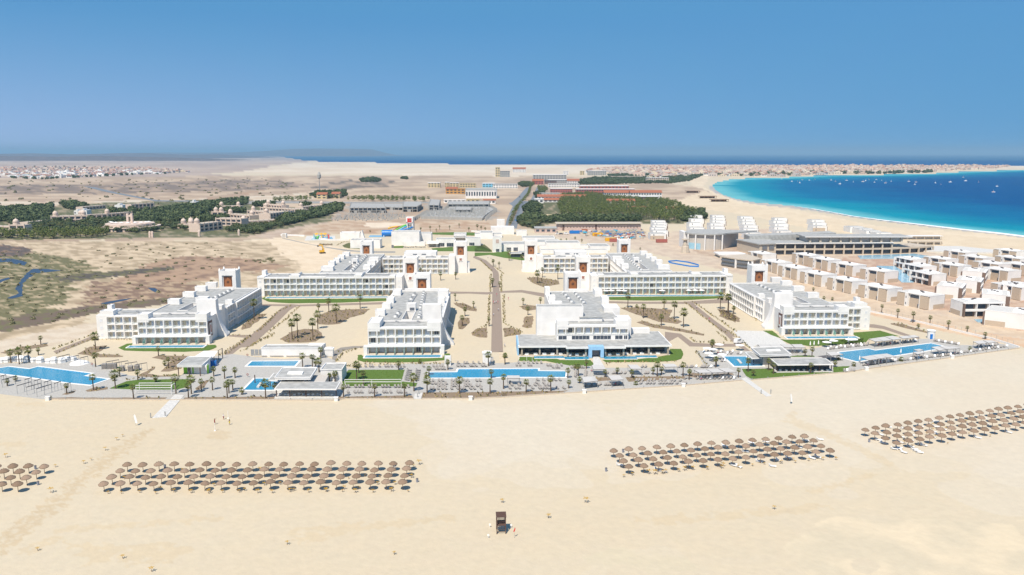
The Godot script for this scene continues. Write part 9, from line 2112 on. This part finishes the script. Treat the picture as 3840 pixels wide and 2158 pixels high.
func person_bones(top: Color, low: Color, arms: float, stride: float) -> Array:
	var sk := Color(0.30, 0.17, 0.11); var hair := Color(0.035, 0.025, 0.02)
	var o := [[Vector3(0, 0.98, 0), Vector3(0, 1.18, 0), 0.155, 0.13, top], [Vector3(0, 1.18, 0), Vector3(0, 1.38, 0), 0.14, 0.165, top], [Vector3(-0.15, 1.43, 0), Vector3(0.15, 1.43, 0), 0.075, 0.075, top], [Vector3(0, 1.45, 0), Vector3(0, 1.56, 0.01), 0.06, 0.055, sk], [Vector3(0, 1.64, 0.02), Vector3(0, 1.70, 0.0), 0.088, 0.092, sk], [Vector3(0, 1.72, -0.02), Vector3(0, 1.66, -0.05), 0.094, 0.085, hair], [Vector3(0, 1.65, 0.10), Vector3(0, 1.635, 0.12), 0.016, 0.02, sk], [Vector3(0, 0.93, 0), Vector3(0, 1.0, 0), 0.16, 0.16, low]]
	for s in [-1.0, 1.0]:
		var hip := Vector3(s * 0.09, 0.92, 0); var kn := Vector3(s * 0.11, 0.5, 0.05 + s * stride * 0.5); var an := Vector3(s * 0.12, 0.08, s * stride - 0.02)
		o += [[hip, hip.lerp(kn, 0.75), 0.105, 0.085, low], [hip.lerp(kn, 0.7), kn, 0.07, 0.055, sk], [kn, an, 0.055, 0.038, sk], [an + Vector3(0, -0.04, 0), an + Vector3(0, -0.05, 0.16), 0.038, 0.03, sk]]
		var sh := Vector3(s * 0.19, 1.42, 0); var a := arms
		var el := sh + Vector3(s * 0.12, -0.27 * cos(a), 0.10 + 0.22 * sin(a)); var wr := el + Vector3(s * 0.0, 0.25 * sin(a) - 0.22 * cos(a), 0.16)
		o += [[sh, el, 0.055, 0.042, top if arms < 1.5 else sk], [el, wr, 0.04, 0.028, sk]]
		var d := (wr - el).normalized()
		o.append([wr, wr + d * 0.08, 0.03, 0.036, sk])
		for k in 4: o.append([wr + d * 0.09 + Vector3((k - 1.5) * 0.02, 0, 0), wr + d * (0.16 - 0.01 * absf(k - 1.5)) + Vector3((k - 1.5) * 0.024, 0, 0.01), 0.011, 0.009, sk])
		o.append([wr + d * 0.03, wr + d * 0.07 + Vector3(-s * 0.05, 0, 0.02), 0.013, 0.01, sk])
	return o

func person(at: Array, turn: float, label: String, mesh: Mesh, group := "") -> void:
	solo("person", mesh, M.vertex, label, "person", Vector3(at[0], 0.02, at[1]), turn, group)

func car(p: Array, turn: float, label: String, m: String, van := false) -> void:
	var t := thing("parked_car", label, "van" if van else "car", Vector3(p[0], 0.06, p[1]), turn)
	var h := 2.1 if van else 1.45
	var prof := [[-2.3, 0.35], [2.2, 0.35], [2.3, 0.8], [1.5, 0.95], [0.8, h], [-2.1, h], [-2.35, 0.9]] if van else [[-2.2, 0.35], [2.2, 0.35], [2.25, 0.8], [1.2, 0.92], [0.5, h], [-1.4, h], [-2.2, 0.95]]
	var pl := PackedVector2Array()
	for q in prof: pl.append(Vector2(q[0], q[1]))
	part(t, "body", MB.new().slab(pl, -0.85, 0.85).mesh(), M[m])
	for s in [-0.86, 0.86]: part(t, "side_window", MB.new().box(Vector3(-1.4, h * 0.68, s), Vector3(0.45, h * 0.93, s * 0.99)).mesh(), M.glass_c)
	part(t, "windscreen", MB.new().bar(Vector3(1.25, 1.0, 0), Vector3(0.68, h - 0.08, 0), 1.45, 0.06).mesh(), M.glass_c)
	for q in [[-1.4, -0.8], [1.4, -0.8], [-1.4, 0.8], [1.4, 0.8]]:
		var w := part(t, "wheel", cached("wheel", func(): return MB.new().lathe(Vector3(0, -0.11, 0), [Vector2(0, 0), Vector2(0.34, 0.02), Vector2(0.34, 0.2), Vector2(0, 0.22)], 12).mesh()), M.rubber, Transform3D(Basis(Vector3.RIGHT, PI / 2), Vector3(q[0], 0.34, q[1])))
		part(w, "rim", cached("rimw", func(): return MB.new().lathe(Vector3(0, -0.13, 0), [Vector2(0, 0), Vector2(0.18, 0), Vector2(0.18, 0.26), Vector2(0, 0.26)], 10).mesh()), M.steel)

func make_small_things() -> void:
	var white := Color(0.75, 0.73, 0.76); var red := Color(0.25, 0.02, 0.03); var yel := Color(0.72, 0.58, 0.02)
	person([-87.9,-232.4], 2.6, "person in white shirt and dark red shorts standing on the volleyball court", body_mesh(person_bones(white, red, 0.3, 0.03), 0.034))
	person([-88.9,-227.9], 1.4, "person in dark red with raised arms on the volleyball court", body_mesh(person_bones(red, red, 2.4, 0.05), 0.034))
	person([-84.3,-227.5], -1.9, "person in yellow shorts standing on the volleyball court", body_mesh(person_bones(Color(0.25, 0.13, 0.07), yel, 0.5, 0.04), 0.034))
	var walk := body_mesh(person_bones(white, Color(0.1, 0.12, 0.2), 0.4, 0.18), 0.036)
	var pink := body_mesh(person_bones(Color(0.6, 0.08, 0.18), Color(0.5, 0.3, 0.3), 0.4, 0.16), 0.036)
	for q in [[[-9.2,-420.3,-7,-400.4,-9.2,-387.8,-8.4,-422.3], walk, "person in light clothes walking on the paved avenue"], [[-10,-421.5,-7.6,-420.9,-8.7,-444.4], pink, "person in pink walking on the paved avenue"], [[-2,-432,95.4,-377.1], pink, "person in red on the sandy garden paths"], [[-3,-324.1,19.3,-449.9,96.2,-407,-18.6,-610,-16.1,-604.1], walk, "person in light clothes strolling in the gardens"]]:
		for i in range(0, q[0].size(), 2): person([q[0][i], q[0][i + 1]], rng.randf() * TAU, q[2], q[1], q[2].replace("person", "people"))
	var lying := [154.7,-326.6,158.2,-328.6,161,-329,165.7,-331.4,136.4,-294.7,139.3,-295.8,142.7,-298.1,159.1,-307.4,179.1,-312.3,181.4,-313.6,83.7,-312.7,82.1,-300.1,68.1,-275.3,70.6,-276.6,30,-285.9,31.8,-281.9,36.6,-268.4,37.1,-269.9]
	for i in range(0, lying.size(), 2):
		var o := solo("sunbather", walk if i % 4 else pink, M.vertex, "person in swimwear lying on a lounger by the pools", "person", Vector3(lying[i], 0.62, lying[i + 1] - 0.7), -0.5, "sunbathers on the loungers")
		o.rotation = Vector3(PI / 2 - 0.1, -0.5, 0)
	car([96.7,-330.8], 0.6, "white van parked on the garden path by the pale lay-by", "car_white", true)
	car([14.3,-1473.6], 1.0, "dark car driving on the main road near the junction", "car_dark")
	car([5.7,-954.2], 1.2, "blue car on the right carriageway of the main road", "blue")
	car([8.9,-827.9], 0.2, "blue car parked beside the entrance hall", "blue")
	car([45.7,-793.2], 0.1, "white car parked in front of the pink shed", "car_white")
	car([49.1,-793.2], 0.15, "dark car parked in front of the pink shed", "car_dark")
	car([54.3,-793.2], 0.1, "pale van parked in front of the pink shed", "car_white", true)
	# yellow digger on the clearing
	var d := pts([-153.6,-640.5])[0]
	var t := thing("digger", "yellow tracked digger with raised arm on the sandy clearing", "digger", Vector3(d.x, 0, d.y), 0.5)
	for s in [-1.2, 1.2]: part(t, "track", MB.new().box(Vector3(-2.2, 0, s - 0.35), Vector3(2.2, 1.0, s + 0.35)).mesh(), M.rubber)
	part(t, "house", MB.new().box(Vector3(-2.3, 1.1, -1.4), Vector3(1.4, 2.6, 1.4)).mesh(), M.yellow)
	part(t, "cab", MB.new().box(Vector3(0.2, 2.6, -1.3), Vector3(1.5, 4.0, 0.0)).mesh(), M.glass_c)
	part(t, "boom", MB.new().bar(Vector3(1.2, 2.2, 0.5), Vector3(-0.5, 7.0, 0.5), 0.6, 0.9).bar(Vector3(-0.5, 7.0, 0.5), Vector3(-3.2, 6.6, 0.5), 0.5, 0.7).mesh(), M.yellow)
	part(t, "bucket", MB.new().box(Vector3(-4.2, 5.6, 0.0), Vector3(-3.0, 6.9, 1.0)).mesh(), M.dark_steel)
	# red tractor on the far beach
	d = pts([401.1,-631])[0]
	t = thing("tractor", "red tractor standing on the sand beyond the villas", "tractor", Vector3(d.x, 0, d.y), 0.3)
	part(t, "hood", MB.new().box(Vector3(-2.6, 1.0, -0.7), Vector3(1.0, 2.3, 0.7)).mesh(), M.red)
	part(t, "cab", MB.new().box(Vector3(0.8, 1.2, -0.9), Vector3(2.8, 3.4, 0.9)).mesh(), M.glass_c)
	part(t, "cab_roof", MB.new().box(Vector3(0.6, 3.4, -1.0), Vector3(3.0, 3.7, 1.0)).mesh(), M.red)
	for q in [[1.9, -1.2, 1.1], [1.9, 1.2, 1.1], [-1.9, -1.0, 0.7], [-1.9, 1.0, 0.7]]: part(t, "wheel", MB.new().lathe(Vector3(0, -0.3, 0), [Vector2(0, 0), Vector2(q[2], 0.05), Vector2(q[2], 0.55), Vector2(0, 0.6)], 12).mesh(), M.rubber, Transform3D(Basis(Vector3.RIGHT, PI / 2), Vector3(q[0], q[2], q[1])))
	# life rings and parasols by the pools
	for q in [[-159.6,-293.4], [-95.7,-278.8], [-105.1,-307.3]]:
		t = thing("life_ring_post", "post with a pink-red life ring beside a pool", "post", Vector3(q[0], 0.06, q[1]), 0.0, "life ring posts")
		part(t, "stake", MB.new().box(Vector3(-0.05, 0, -0.05), Vector3(0.05, 1.3, 0.05)).mesh(), M.steel)
		var tr := []
		for i in 13: tr.append(Vector3(cos(TAU * i / 12.0) * 0.34, 1.0 + sin(TAU * i / 12.0) * 0.34, 0.1))
		part(t, "ring", MB.new().tube(tr, 0.09, 0.09, 6).mesh(), M.rose)
	var up := [85.5,-319.7,93.6,-318.5,80.9,-311.6,79,-313.3,77.7,-305.4,82.4,-303.3,78.3,-301.1,135.4,-326.6,143,-328.6,144.8,-329,131.4,-323.9]
	for i in range(0, up.size(), 2): sunshade(Vector2(up[i], up[i + 1]), true)
	up = [124.4,-323.3,126.2,-323.9,128.5,-325.1,134.3,-326.4,142.6,-328.9,134.8,-327.9,143.4,-330.7,134.6,-299.2,156,-310.5]
	for i in range(0, up.size(), 2): sunshade(Vector2(up[i], up[i + 1]), false)
	up = [63.9,144.2,67.1,144.7,71.5,144.8,74.3,143.9,96.1,143.9,111.7,144.6,115.4,144.5,119.1,144.4]
	for i in range(0, up.size(), 2):
		var p := rp(up[i], up[i + 1]); sunshade(Vector2(p.x, p.z), true)

func sunshade(p: Vector2, open: bool) -> void:
	var t := thing("sunshade", "white cloth sunshade standing open near the pools and terraces" if open else "white cloth sunshade folded on its pole beside the pool lawn", "sunshade", Vector3(p.x, 0.1, p.y), 0.0, "open white sunshades" if open else "folded white sunshades")
	part(t, "pole", cached("shpole", func(): return MB.new().tube([Vector3.ZERO, Vector3(0, 2.6, 0)], 0.04, 0.04, 6).mesh()), M.steel)
	part(t, "cloth", cached("shcl%s" % open, func(): return MB.new().lathe(Vector3.ZERO, [Vector2(1.9, 2.15), Vector2(1.0, 2.4), Vector2(0.0, 2.65)] if open else [Vector2(0.16, 0.9), Vector2(0.3, 1.2), Vector2(0.2, 2.2), Vector2(0, 2.8)], 8, true).mesh()), M.fabric_white)
